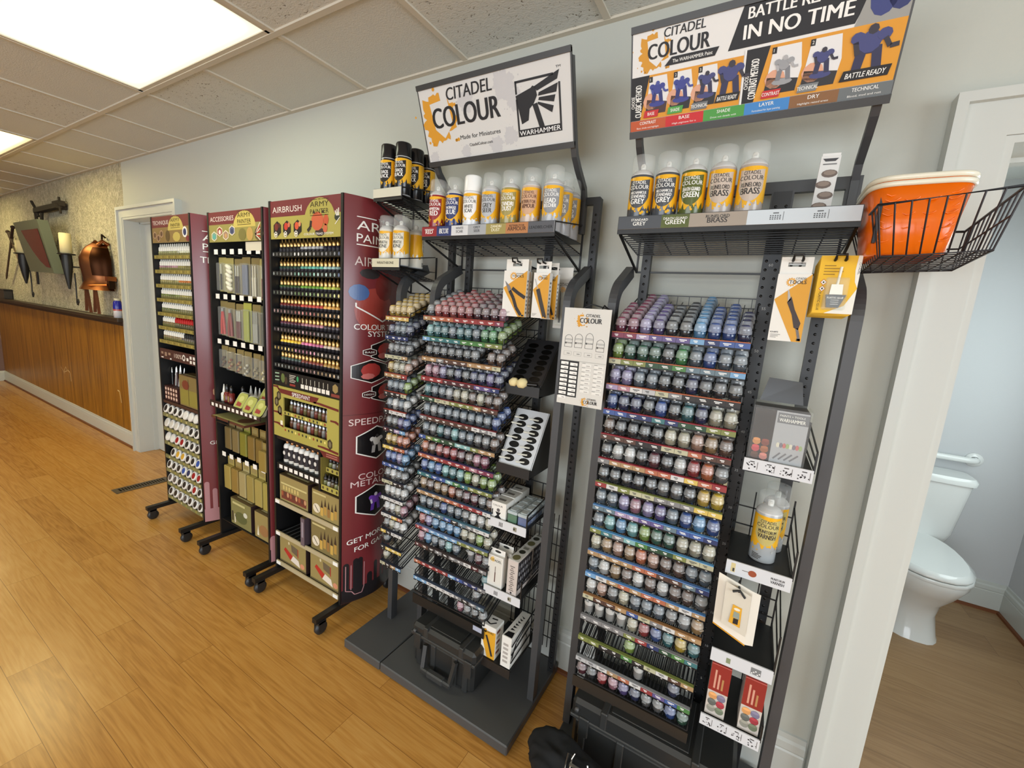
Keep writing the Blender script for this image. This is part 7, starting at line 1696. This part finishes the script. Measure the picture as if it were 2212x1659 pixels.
# trays
ROW2 = ['qqVvkkBbbn', 'leeekGsbss', 'VVsskknkkk', 'bnnkbktnii', 'hkkkkiifdh', 'kwwkmkwrog', 'kkkkkggkyY', 'ssVpVvsbBb', 'saBaleeiii', 'idfdofhhss', 'swdhwhwhhg', 'wfgisssgxd', 'wwwwirbtYt', '....l.....', '.....w..n.', 'mkrpvnggbe']
STR2 = ['qqVvvvBnbb', 'illeeGsssB', 'VpwxigkkkK'.replace('K', 'k'), 'bbnntneell', 'hhhkkiiohh', 'gdddoowYor', 'rwliigggYY', 'ssVVvvsbbn', 'ltgaGeelii', 'ddddoohhsn', 'Bwdodoodwd', 'ihhdbigwdd', 'gggglrneGt', 'llkkGkiwhd', 'xxwdowrvbG', '']
ED2 = [C(178, 96, 60)] * 3 + [C(150, 44, 56)] * 3 + [C(120, 130, 70), C(90, 140, 200), C(90, 150, 200), C(90, 130, 190), C(90, 140, 200), C(150, 110, 70), C(130, 130, 134), C(120, 130, 70), C(140, 142, 146), RK]
XA, XB = 3.887, 4.253
DEEP0 = [5, 9, 9, 5, 5, 6, 10, 5, 6, 4]
for ri in range(16):
    z = TZ0 - PZ * ri
    tray(P2, XA, XB, z, 10, STR2[ri], ED2[ri], strip=bool(STR2[ri]))
    for i, ch in enumerate(ROW2[ri]):
        if ch == '.': continue
        x = XA + (XB - XA) * (i + 0.5) / 10
        tall = (ri == 12 and i < 4) or (ri == 14 and i == 5)
        add_pot(x, FY + 0.0205, z, ch, '%s paint pot, %s from left on the %s tray of rack by washroom' % (PN[ch], ORD[i], ORD[ri]), 'paint pots on the right paint rack', tall=tall)
        nd = min(DEEP0[i], 8) if ri == 0 else (1 if ri >= 12 else 2 + (i * 7 + ri) % 2)
        for d in range(1, nd): add_pot(x, FY + 0.0205 + (0.0295 if ri == 0 else 0.0345) * d, z, ch, None, None, single=False)
q = MB(); q.box(XA - 0.004, XB + 0.004, FY - 0.006, FY - 0.002, 0.272, 0.312, C(48, 40, 32)); q.build('front_apron', ['coat'], P2)
mo = mass.build('paint_pots_behind', [POT_M[0], POT_M[1], POT_M[2]]); tag(mo, 'paint pots standing farther back in the trays behind the front rows', 'paint pots', kind='stuff')
# can shelf
MSG, DGG, RUN = C(74, 78, 84), C(84, 94, 46), C(156, 146, 134)
def lip_pics(cv, Wd, hh):
    for u in (0.70, 0.86):
        for a in range(5):
            for b2 in range(3): cv.rect(u * Wd + 0.005 * a - 0.012, 0.010 + 0.004 * b2, u * Wd + 0.005 * a - 0.009, 0.0125 + 0.004 * b2, C(84, 88, 92), 2)
        cv.rect(u * Wd - 0.006, 0.024, u * Wd + 0.006, 0.0265, C(84, 88, 92), 2); cv.rect(u * Wd + 0.0155, 0.008, u * Wd + 0.0165, 0.028, C(84, 88, 92), 2)
sh2 = can_shelf(P2, 3.872, 4.426, 1.800, -0.085, cells=[(0, .215, MSG, [('MECHANICUS', .13), ('STANDARD', .18), ('GREY', .30)][1:], WHITE), (.215, .345, DGG, [('DEATH GUARD', .18), ('GREEN', .34)], WHITE), (.345, .59, RUN, [('RUNELORD', .22), ('BRASS', .36)], D40), (.59, 1, C(196, 206, 214), [], D40)], extra=lip_pics)
sp2 = [('dark grey', MSG, MSG, W235, [('MECHANICUS', .007, .044), ('STANDARD', .0085, .042), ('GREY', .014, .038)], 'first'), ('dark grey', MSG, MSG, W235, [('MECHANICUS', .007, .044), ('STANDARD', .0085, .042), ('GREY', .014, .038)], 'second'), ('olive green', DGG, DGG, W235, [('DEATH GUARD', .0095, .046), ('GREEN', .014, .042)], 'third'), ('pale brassy', C(176, 166, 158), C(190, 176, 164), D40, [('RUNELORD', .0105, .046), ('BRASS', .015, .044)], 'fourth'), ('pale brassy', C(176, 166, 158), C(190, 176, 164), D40, [('RUNELORD', .0105, .046), ('BRASS', .015, .044)], 'fifth')]
for i, (nm, pc, shc, ink, lines, o_) in enumerate(sp2):
    can_thing('spray_can', pc, shc, ink, lines, 'clear', 'spray can with %s shield, %s from left on the rack by the washroom' % (nm, o_), (3.912 + 0.0705 * i, -0.272, 1.800), 'yellow spray cans on the right rack', yaw=0.02)
th = thing('base_pack', 'narrow white pack with stacked oval bases leaning on the right can shelf', 'pack', (4.352, -0.22, 1.80))
q = MB(); Xp = T(4.352, -0.235, 1.80) @ rot_y(0.03) @ rot_x(-0.06); q.box(-0.020, 0.020, 0, 0.012, 0, 0.168, C(216, 216, 214), X=Xp); base_n = len(q.v)
cv = Canvas(q, fn=lambda u, v, e: Xp @ Vector((u, -e - 0.0002, v)))
for k in range(5): cv.circ(-0.001 + 0.004 * (-1) ** k, 0.022 + 0.026 * k, 0.0165, C(110, 98, 92), 1, 0.0095, 12); cv.circ(-0.001 + 0.004 * (-1) ** k, 0.024 + 0.026 * k, 0.0125, C(140, 126, 116), 2, 0.006, 10)
cv.poly([(-0.016, 0.162), (0.016, 0.162), (0.010, 0.155), (-0.010, 0.155)], C(70, 70, 74), 1); cv.rect(-0.014, 0.147, 0.014, 0.150, C(120, 120, 120), 1)
q.build('carton', ['print'], th)
q = MB(); q.box(-0.0185, 0.0185, -0.0005, 0.0125, 0.168, 0.174, C(222, 222, 220), X=Xp); q.build('hang_tab', ['print'], th)
# hanging knife and glue packs
prong_hook(P2, 4.323, -0.08, -0.312, 1.708); prong_hook(P2, 4.406, -0.08, -0.312, 1.708)
tool_box(4.287, 4.358, -0.302, 1.510, 1.716, 'boxed hobby KNIFE hanging below the right can shelf, front one', d_tools('knife'), 0.014, group='boxed knives')
tool_box(4.287, 4.357, -0.285, 1.512, 1.712, 'boxed hobby knife hanging directly behind the front one', d_tools('knife'), 0.014, group='boxed knives')
GY = C(228, 180, 34)
for k in range(8):
    y = -0.302 + 0.017 * k
    th = thing('glue_pack', 'yellow plastic glue blister pack, %s in the hanging stack' % ('frontmost' if k == 0 else ORD[k] + ' from the front'), 'glue pack', (4.407, y, 1.585), 'hanging glue packs')
    x0, x1, z0, z1 = 4.369 , 4.447, 1.584 - 0.001 * k, 1.718 - 0.001 * k
    q = MB(); q.box(x0, x1, y, y + 0.0015, z0, z1, GY); cv = Canvas(q, (x0, y, z0)); W_, H_ = x1 - x0, z1 - z0
    if k == 0:
        cv.poly([(0.30 * W_, 0), (W_, 0), (W_, 0.44 * H_), (0.76 * W_, 0.14 * H_)], C(228, 226, 216), 1); cv.poly([(W_, 0.45 * H_), (W_, H_), (0.90 * W_, H_), (0.88 * W_, 0.75 * H_), (0.92 * W_, 0.55 * H_)], C(228, 226, 216), 1)
        cv.text('CITADEL', 0.945 * W_, 0.88 * H_, 0.05 * W_, INK, 2, 0.005, w=0.20 * H_, rot=-PI / 2); cv.text('PLASTIC GLUE', 0.09 * W_, 0.37 * H_, 0.06 * W_, C(60, 44, 10), 2, 0.0, w=0.32 * H_, rot=-PI / 2)
        for (a, b2) in ((0.16, 0.54), (0.15, 0.43)): cv.poly([(a * W_, (b2 - 0.055) * H_), ((a + 0.085) * W_, b2 * H_), (a * W_, (b2 + 0.055) * H_), ((a - 0.085) * W_, b2 * H_)], C(176, 50, 40), 2); cv.poly([(a * W_, (b2 - 0.045) * H_), ((a + 0.07) * W_, b2 * H_), (a * W_, (b2 + 0.045) * H_), ((a - 0.07) * W_, b2 * H_)], C(236, 232, 220), 3); cv.circ(a * W_, b2 * H_, 0.02 * W_, INK, 4, 0.018 * H_, 8)
        for j in range(4): cv.rect(0.12 * W_, (0.82 - 0.05 * j) * H_, (0.40 + 0.1 * (j % 3)) * W_, (0.835 - 0.05 * j) * H_, C(150, 112, 20), 2)
    q.build('backing_card', ['print'], th)
    q = MB(); q.bbox(x0 + 0.20 * W_, x0 + 0.78 * W_, y - 0.0145, y - 0.0004, z0 + 0.06 * H_, z0 + 0.62 * H_, 0.003); q.build('blister', ['blister'], th)
    if k == 0:
        q = MB(); q.prism([(x0 + 0.32 * W_, z0 + 0.10 * H_), (x0 + 0.62 * W_, z0 + 0.10 * H_), (x0 + 0.76 * W_, z0 + 0.32 * H_), (x0 + 0.26 * W_, z0 + 0.32 * H_)], y - 0.0125, y - 0.003, C(26, 26, 26)); q.prism([(x0 + 0.34 * W_, z0 + 0.325 * H_), (x0 + 0.66 * W_, z0 + 0.325 * H_), (x0 + 0.64 * W_, z0 + 0.50 * H_), (x0 + 0.36 * W_, z0 + 0.50 * H_)], y - 0.0125, y - 0.003, C(232, 230, 222)); q.tube([(x0 + 0.50 * W_, y - 0.008, z0 + 0.50 * H_), (x0 + 0.53 * W_, y - 0.008, z0 + 0.80 * H_)], 0.003, 7, C(226, 222, 206))
        cv = Canvas(q, (x0, y - 0.0126, z0)); cv.text('PLASTIC GLUE', 0.50 * W_, 0.255 * H_, 0.028 * H_, WHITE, 1, 0.02, align='c', w=0.40 * W_)
        for j in range(3): cv.rect(0.40 * W_, (0.22 - 0.035 * j) * H_, 0.60 * W_, (0.235 - 0.035 * j) * H_, C(150, 150, 148), 1)
        q.build('glue_bottle', ['gloss'], th)
# tool column shelves
X0, X1 = 4.281, 4.434
m_varn = lambda cv, W_, h_: (cv.rect(0.08 * W_, 0.2 * h_, 0.15 * W_, 0.85 * h_, C(206, 190, 140), 1), cv.rect(0.11 * W_, 0.25 * h_, 0.14 * W_, 0.5 * h_, C(60, 56, 52), 2), cv.circ(0.42 * W_, 0.48 * h_, 0.010, C(150, 76, 48), 1, 0.009), cv.rect(0.26 * W_, 0.50 * h_, 0.36 * W_, 0.54 * h_, C(90, 80, 70), 1), cv.text('MUNITORUM', 0.70 * W_, 0.52 * h_, 0.16 * h_, INK, 1, 0.02, w=0.20 * W_), cv.text('VARNISH', 0.70 * W_, 0.26 * h_, 0.20 * h_, INK, 1, 0.02, w=0.20 * W_))
def m_few(cv, W_, h_): cv.rect(0.26 * W_, 0.25 * h_, 0.33 * W_, 0.65 * h_, C(130, 140, 110), 1); cv.rect(0.66 * W_, 0.22 * h_, 0.82 * W_, 0.72 * h_, C(120, 122, 124), 1); [cv.circ((0.68 + 0.03 * j) * W_, (0.3 + 0.1 * (j % 3)) * h_, 0.0022, C(226, 226, 226), 2, n=6) for j in range(5)]
tool_shelf(P2, X0, X1, 1.190, -0.10, m_dots(4, 3)); tool_shelf(P2, X0, X1, 0.895, -0.10, m_varn, lip=0.040, side_h=0.11); tool_shelf(P2, X0, X1, 0.618, -0.10, m_few, lip=0.040, side_h=0.15); tool_shelf(P2, X0, X1, 0.398, -0.10, m_dots(4, 9), lip=0.036)
# clear boxed starter set
th = thing('starter_set', 'clear-fronted paints and tools set box with raised dark card flap', 'set box', (4.345, -0.24, 1.194))
q = MB(); q.box(4.288, 4.408, -0.302, -0.200, 1.194, 1.334, C(66, 66, 70))
cv = Canvas(q, (4.288, -0.302, 1.194)); cv.rect(0.001, 0.001, 0.048, 0.139, C(52, 46, 46), 1); cv.rect(0.048, 0.001, 0.119, 0.139, C(168, 170, 176), 1); cv.rect(0.052, 0.108, 0.119, 0.135, C(110, 112, 118), 2); cv.text('PAINTS + TOOLS', 0.056, 0.125, 0.005, WHITE, 3, 0.005, w=0.054); cv.text('WARHAMMER', 0.056, 0.112, 0.009, WHITE, 3, 0.015, w=0.056)
for j, c_ in enumerate((C(190, 130, 80), C(120, 60, 50), C(180, 70, 80), C(150, 90, 60), C(90, 60, 50), C(190, 120, 110))): cv.circ(0.014 + 0.020 * (j % 2), 0.050 - 0.019 * (j // 2), 0.0095, c_, 2, 0.009, 10); cv.circ(0.014 + 0.020 * (j % 2), 0.056 - 0.019 * (j // 2), 0.0085, tuple(min(1, k_ * 1.3) for k_ in c_[:3]) + (1,), 3, 0.004, 9)
for j in range(8): cv.circ(0.062 + 0.007 * j, 0.05 + 0.03 * ((j * 3) % 3) / 2, 0.004, (C(210, 206, 190), C(120, 116, 130), C(190, 110, 110), C(150, 170, 120))[j % 4], 2, 0.007, 8)
for j in range(4): cv.line([(0.056 + 0.012 * j, 0.012), (0.070 + 0.013 * j, 0.030)], 0.004, C(110, 110, 116), 2)
cs = Canvas(q, (4.408, -0.302, 1.194), (0, 1, 0), (0, 0, 1), (1, 0, 0)); cs.rect(0.002, 0.002, 0.1, 0.138, C(120, 122, 126), 1)
for j in range(6): cs.circ(0.015 + 0.014 * j, 0.03 + 0.02 * (j % 3), 0.006, C(150, 150, 156), 2, 0.010, 8)
q.build('tray_insert', ['print'], th)
q = MB(); q.box(4.284, 4.412, -0.306, -0.196, 1.193, 1.340); q.build('clear_sleeve', ['blister'], th)
q = MB(); q.add([(4.296, -0.205, 1.341), (4.398, -0.205, 1.341), (4.388, -0.195, 1.402), (4.310, -0.195, 1.406)], [(0, 1, 2, 3)], C(58, 58, 60)); q.add([(4.296, -0.204, 1.341), (4.398, -0.204, 1.341), (4.388, -0.194, 1.402), (4.310, -0.194, 1.406)], [(3, 2, 1, 0)], C(58, 58, 60)); q.build('card_flap', ['gloss'], th)
# varnish cans
for k in range(2):
    can_thing('spray_can', C(170, 174, 176), C(190, 176, 110), D40, [('MUNITORUM', .0095, .044), ('VARNISH', .013, .044)], 'clear', ('silver varnish spray can in front on the narrow shelf', 'silver varnish spray can behind the front one on the narrow shelf')[k], ((4.364, -0.235, 0.8955), (4.384, -0.150, 0.8955))[k], 'varnish spray cans', yaw=0.05)
# folded paper with small card
th = thing('price_leaflet', 'folded white leaflet with a small yellow product picture hanging by a clip', 'leaflet', (4.32, -0.33, 0.68))
q = MB(); Pw = C(226, 220, 208)
v = [(4.268, -0.345, 0.872), (4.352, -0.345, 0.848), (4.374, -0.318, 0.830), (4.376, -0.318, 0.676), (4.355, -0.345, 0.690), (4.272, -0.345, 0.722)]
q.add(v, [(0, 1, 4, 5), (1, 2, 3, 4)], Pw); q.add([(a, b2 + 0.001, c_) for a, b2, c_ in v], [(3, 2, 1, 0), (5, 4, 3, 0)][:0] + [(5, 4, 1, 0), (4, 3, 2, 1)], Pw)
q.add([(4.272, -0.3455, 0.722), (4.355, -0.3455, 0.690), (4.355, -0.3455, 0.686), (4.272, -0.3455, 0.718)], [(0, 1, 2, 3)], MUST)
q.build('sheet', ['print'], th)
q = MB(); q.add([(4.288, -0.362, 0.862), (4.350, -0.362, 0.842), (4.352, -0.360, 0.722), (4.291, -0.360, 0.738)], [(0, 1, 2, 3)], C(206, 200, 186)); q.add([(4.288, -0.361, 0.862), (4.350, -0.361, 0.842), (4.352, -0.359, 0.722), (4.291, -0.359, 0.738)], [(3, 2, 1, 0)], C(206, 200, 186))
cv = Canvas(q, (4.290, -0.3622, 0.738)); cv.poly([(0.018, 0.012), (0.046, 0.005), (0.044, 0.062), (0.022, 0.066)], C(214, 160, 50), 1); cv.circ(0.033, 0.055, 0.008, C(226, 220, 200), 2, 0.004, 8); cv.poly([(0.026, 0.030), (0.042, 0.028), (0.040, 0.046), (0.027, 0.048)], C(140, 150, 140), 2); cv.rect(0.028, 0.012, 0.040, 0.028, C(40, 36, 34), 2)
q.build('picture_card', ['print'], th)
q = MB(); q.tube([(4.306, -0.366, 0.842), (4.322, -0.366, 0.850), (4.336, -0.366, 0.834)], 0.003, 6, BLACK); q.tube([(4.320, -0.366, 0.846), (4.320, -0.32, 0.852)], 0.003, 6, BLACK); q.build('clip', ['coat'], th)
# red boxes
for k, (x0, zb) in enumerate(((4.289, 0.400), (4.376, 0.400))):
    th = thing('paint_box', ('red and white miniature paint box, inner one on the lowest shelf', 'red and white miniature paint box, outer one beside the wire guard')[k], 'box', (x0 + 0.025, -0.29, zb), 'red paint boxes')
    q = MB(); q.box(x0, x0 + 0.052, -0.302, -0.215, zb, zb + 0.166, C(196, 188, 180)); cv = Canvas(q, (x0, -0.302, zb)); cv.rect(0, 0.080, 0.052, 0.166, C(142, 46, 38), 1); cv.text('RESTOCK PLUS', 0.020, 0.088, 0.007, C(226, 200, 190), 2, 0.005, w=0.066, rot=PI / 2) if False else [cv.rect(0.012 + 0.010 * j, 0.090, 0.017 + 0.010 * j, 0.150 - 0.012 * j, C(206, 150, 130) if j < 2 else C(176, 130, 84), 2) for j in range(3)]
    for j, c_ in enumerate((C(206, 150, 96), C(120, 116, 140), C(96, 100, 96), C(160, 60, 70), C(140, 140, 130), C(110, 120, 100))): cv.circ(0.015 + 0.022 * (j % 2), 0.064 - 0.021 * (j // 2), 0.0115, c_, 2, 0.0115, 12); cv.circ(0.015 + 0.022 * (j % 2), 0.070 - 0.021 * (j // 2), 0.010, tuple(min(1, a * 1.35) for a in c_[:3]) + (1,), 3, 0.0045, 10)
    cs = Canvas(q, (x0 + 0.052, -0.302, zb), (0, 1, 0), (0, 0, 1), (1, 0, 0)); cs.rect(0.002, 0.080, 0.085, 0.164, C(130, 40, 34), 1)
    q.build('carton', ['print'], th)
    q = MB(); q.box(x0 + 0.0005, x0 + 0.0515, -0.3015, -0.2155, zb + 0.166, zb + 0.168, C(206, 90, 80)); q.build('lid', ['print'], th)
# price card between the racks
th = thing('price_card', 'white price card with bottle outlines and a black list, hung between the paint racks', 'price card', (3.815, -0.35, 1.26))
q = MB(); x0, x1, z0, z1, y = 3.742, 3.890, 1.262, 1.560, -0.352
q.box(x0, x1, y, y + 0.002, z0, z1, C(206, 204, 198)); W_, H_ = x1 - x0, z1 - z0; cv = Canvas(q, (x0, y, z0))
paint_mark(cv, 0.36 * W_, 0.855 * H_, 0.46 * W_, 1, back=C(206, 204, 198))
OL = C(84, 82, 80)
for k, (u, hgt) in enumerate(((0.15, 0.125), (0.37, 0.14), (0.60, 0.155), (0.84, 0.12))):
    xb, yb, wv, hh = u * W_, (0.60 - 0.02 * (k == 3)) * H_, 0.082 * W_, hgt * H_
    pts = [(xb - wv, yb), (xb + wv, yb), (xb + wv, yb + hh * 0.66)] + [(xb + wv * math.cos(a), yb + hh * 0.66 + hh * 0.34 * math.sin(a)) for a in [PI * i / 8 for i in range(1, 8)]] + [(xb - wv, yb + hh * 0.66), (xb - wv, yb)]
    cv.line(pts, 0.0011, OL, 2); cv.line([(xb - wv, yb + hh * 0.66), (xb + wv, yb + hh * 0.66)], 0.0008, OL, 2); cv.line([(xb - wv, yb + hh * 0.58), (xb + wv, yb + hh * 0.58)], 0.0008, OL, 2); cv.text('COLOUR', xb - wv * 0.6, yb + hh * 0.28, 0.0042, OL, 2, 0.02, w=wv * 1.5); cv.circ(xb - wv * 0.7, yb + hh * 0.32, 0.0030, OL, 2)
    cv.line([(xb - wv, 0.575 * H_ - 0.02 * H_), (xb + wv, 0.575 * H_ - 0.02 * H_), (xb + wv, 0.515 * H_), (xb - wv, 0.515 * H_), (xb - wv, 0.555 * H_)], 0.0006, C(150, 148, 144), 2); cv.text('4.50', xb - 0.1 * wv, 0.53 * H_, 0.0042, C(110, 108, 106), 2, 0.0, w=wv * 0.8) if False else cv.rect(xb - 0.2 * wv, 0.528 * H_, xb + 0.6 * wv, 0.538 * H_, C(140, 138, 134), 2)
cv.rect(0, 0.08 * H_, 0.43 * W_, 0.46 * H_, C(24, 24, 24), 2); cv.rect(0, 0.459 * H_, W_, 0.463 * H_, C(160, 158, 152), 3)
for c_ in range(4):
    for r_ in range(9 if c_ == 0 else (8 if c_ == 1 else 7)):
        u, v = (0.03, 0.235, 0.50, 0.76)[c_] * W_, (0.415 - 0.045 * r_ - (0.006 if c_ % 2 else 0)) * H_
        if c_ < 2: cv.rect(u, v, u + 0.165 * W_, v + 0.030 * H_, C(232, 230, 226), 3); cv.rect(u + 0.08 * W_, v + 0.007 * H_, u + 0.14 * W_, v + 0.013 * H_, C(110, 108, 106), 4)
        else: cv.rect(u, v, u + 0.20 * W_, v + 0.028 * H_, C(222, 220, 214), 3); cv.rect(u + 0.09 * W_, v + 0.006 * H_, u + 0.17 * W_, v + 0.012 * H_, C(140, 136, 132), 4); cv.rect(u, v + 0.031 * H_, u + 0.07 * W_, v + 0.035 * H_, C(130, 126, 120), 4)
paint_mark(cv, 0.60 * W_, 0.035 * H_, 0.30 * W_, 4, back=C(206, 204, 198))
q.build('card', ['print'], th)
q = MB(); q.tube([(3.86, -0.350, 1.5605), (3.86, -0.335, 1.572), (3.870, -0.312, 1.560)], 0.0022, 6, BLACK); q.tube([(3.80, -0.350, 1.5605), (3.82, -0.335, 1.574), (3.868, -0.300, 1.562)], 0.0022, 6, BLACK); q.build('wire_hook', ['coat'], th)
# case and bag under the rack
hard_case('black hard case filling the foot of the rack by the washroom', 3.905, 4.395, -0.362, -0.125, 0.041, 0.272, handle=False)
th = thing('cloth_bag', 'black cloth bag with a metal clip slumped on the floor before the right rack', 'bag', (3.97, -0.50, 0))
bm_ = bmesh.new(); bmesh.ops.create_icosphere(bm_, subdivisions=5, radius=1.0)
from mathutils import noise as mnoise
for v in bm_.verts:
    p = v.co.copy(); k = 1.0 + 0.16 * mnoise.noise(p * 1.6 + Vector((3, 1, 0))) + 0.10 * (1 - abs(mnoise.noise(p * 3.1))) ** 2 - 0.06 + 0.025 * mnoise.noise(p * 7)
    p *= k
    z = p.z * 0.100 + 0.085 + 0.035 * math.exp(-((p.x + 0.6) / 0.4) ** 2)
    v.co = Vector((4.015 + p.x * 0.215, -0.500 + p.y * 0.105 + p.x * -0.045, max(0.002, z)))
q = MB(); q.add([tuple(v.co) for v in bm_.verts], [tuple(v.index for v in f.verts) for f in bm_.faces], C(32, 33, 35), 0, True); bm_.free()
q.build('sack', ['matte'], th)
ck = C(206, 204, 198)
q = MB(); cx_, cy_, cz_ = 3.955, -0.515, 0.205
q.tube([(cx_, cy_ - 0.030, cz_ - 0.03), (cx_ - 0.004, cy_ + 0.020, cz_ + 0.012), (cx_ + 0.010, cy_ + 0.020, cz_ + 0.012), (cx_ + 0.014, cy_ - 0.028, cz_ - 0.03)], 0.0026, 8, ck, closed=True)
q.tube([(cx_ + 0.010, cy_ + 0.012, cz_ + 0.008), (cx_ + 0.016, cy_ + 0.022, cz_ + 0.022)], 0.0024, 8, ck); q.bar((cx_ + 0.008, cy_ + 0.002, cz_), (cx_ + 0.046, cy_ + 0.004, cz_ - 0.002), 0.007, 0.005, ck)
q.tube([(cx_ + 0.044, cy_ + 0.004, cz_ - 0.002), (cx_ + 0.056, cy_ + 0.006, cz_ - 0.004), (cx_ + 0.062, cy_ + 0.012, cz_ + 0.004), (cx_ + 0.058, cy_ + 0.018, cz_ + 0.012)], 0.003, 8, ck)
q.build('snap_clip', ['metal'], th)
# wire basket with orange tubs
th = thing('wire_basket', 'black wire basket hooked on the right side of the paint rack', 'basket', (4.54, -0.27, 1.70))
bk = C(30, 28, 34)
T4 = [(4.438, -0.415, 1.800), (4.642, -0.415, 1.822), (4.655, -0.120, 1.800), (4.440, -0.120, 1.800)]
B4 = [(4.462, -0.385, 1.702), (4.628, -0.385, 1.714), (4.640, -0.150, 1.706), (4.470, -0.150, 1.698)]
q = MB(); q.tube([Vector(p) for p in T4], 0.0030, 8, bk, closed=True); q.tube([Vector(p) for p in B4], 0.0024, 8, bk, closed=True); q.tube([Vector(a).lerp(Vector(b2), 0.45) for a, b2 in zip(T4, B4)][1:4], 0.0020, 6, bk)
q.build('rim', ['coat'], th)
q = MB()
def lerp4(P4, e, t): a, b2 = Vector(P4[e]), Vector(P4[(e + 1) % 4]); return a.lerp(b2, t)
n = 8
for i in range(n + 1):
    t = i / n; q.tube([lerp4(T4, 0, t), lerp4(B4, 0, t), lerp4(B4, 2, 1 - t), lerp4(T4, 2, 1 - t)], 0.0017, 6, bk)
n = 10
for i in range(n + 1):
    t = i / n; q.tube([lerp4(T4, 1, t), lerp4(B4, 1, t), lerp4(B4, 3, 1 - t), lerp4(T4, 3, 1 - t)], 0.0017, 6, bk)
q.build('wire_mesh', ['coat'], th)
q = MB(); q.bar((4.450, -0.36, 1.735), (4.450, -0.36, 1.85), 0.006, 0.010, bk); q.bar((4.450, -0.20, 1.735), (4.450, -0.20, 1.85), 0.006, 0.010, bk); q.build('mounting_arm', ['coat'], th)
OG = C(236, 108, 10)
M['orange'] = attr_mat('orange_plastic', 0.22, 0, 0.5)
for k in range(2):
    dz = 0.012 * k
    th = thing('plastic_tub', ('orange plastic tub with white rim in the wire basket, lower of two nested', 'orange plastic tub with white rim, nested inside the lower one')[k], 'tub', (4.525, -0.30, 1.712 + dz), 'orange tubs in the wire basket')
    cxo, cyo = 4.512, -0.275
    def g(hx, hy, z): return rr(cxo, cyo, hx, hy, z + dz, n=40, e=4.5)
    q = MB(); loft(q, [g(0.060, 0.075, 1.712), g(0.066, 0.081, 1.716), g(0.084, 0.102, 1.845), g(0.081, 0.099, 1.845), g(0.064, 0.079, 1.724)], OG, 0, True, True)
    for j in range(4):
        for i in range(4):
            xx = cxo - 0.046 + 0.031 * i; zz = 1.742 + 0.026 * j; yy = cyo - 0.075 - 0.0275 * (zz - 1.712) / 0.133 * 0.98 + dz * 0.2
            q.tube([(xx - 0.011, yy, zz + dz), (xx - 0.003, yy - 0.002, zz - 0.005 + dz), (xx + 0.005, yy - 0.002, zz - 0.003 + dz), (xx + 0.012, yy, zz + 0.003 + dz)], 0.0016, 6, OG)
    q.build('body', ['orange'], th)
    q = MB(); loft(q, [g(0.0845, 0.1025, 1.845), g(0.088, 0.106, 1.846), g(0.089, 0.107, 1.851), g(0.087, 0.105, 1.855), g(0.080, 0.098, 1.855), g(0.080, 0.098, 1.846), g(0.0845, 0.1025, 1.845)], C(226, 222, 204), 0, False, False); q.build('rim', ['gloss'], th)
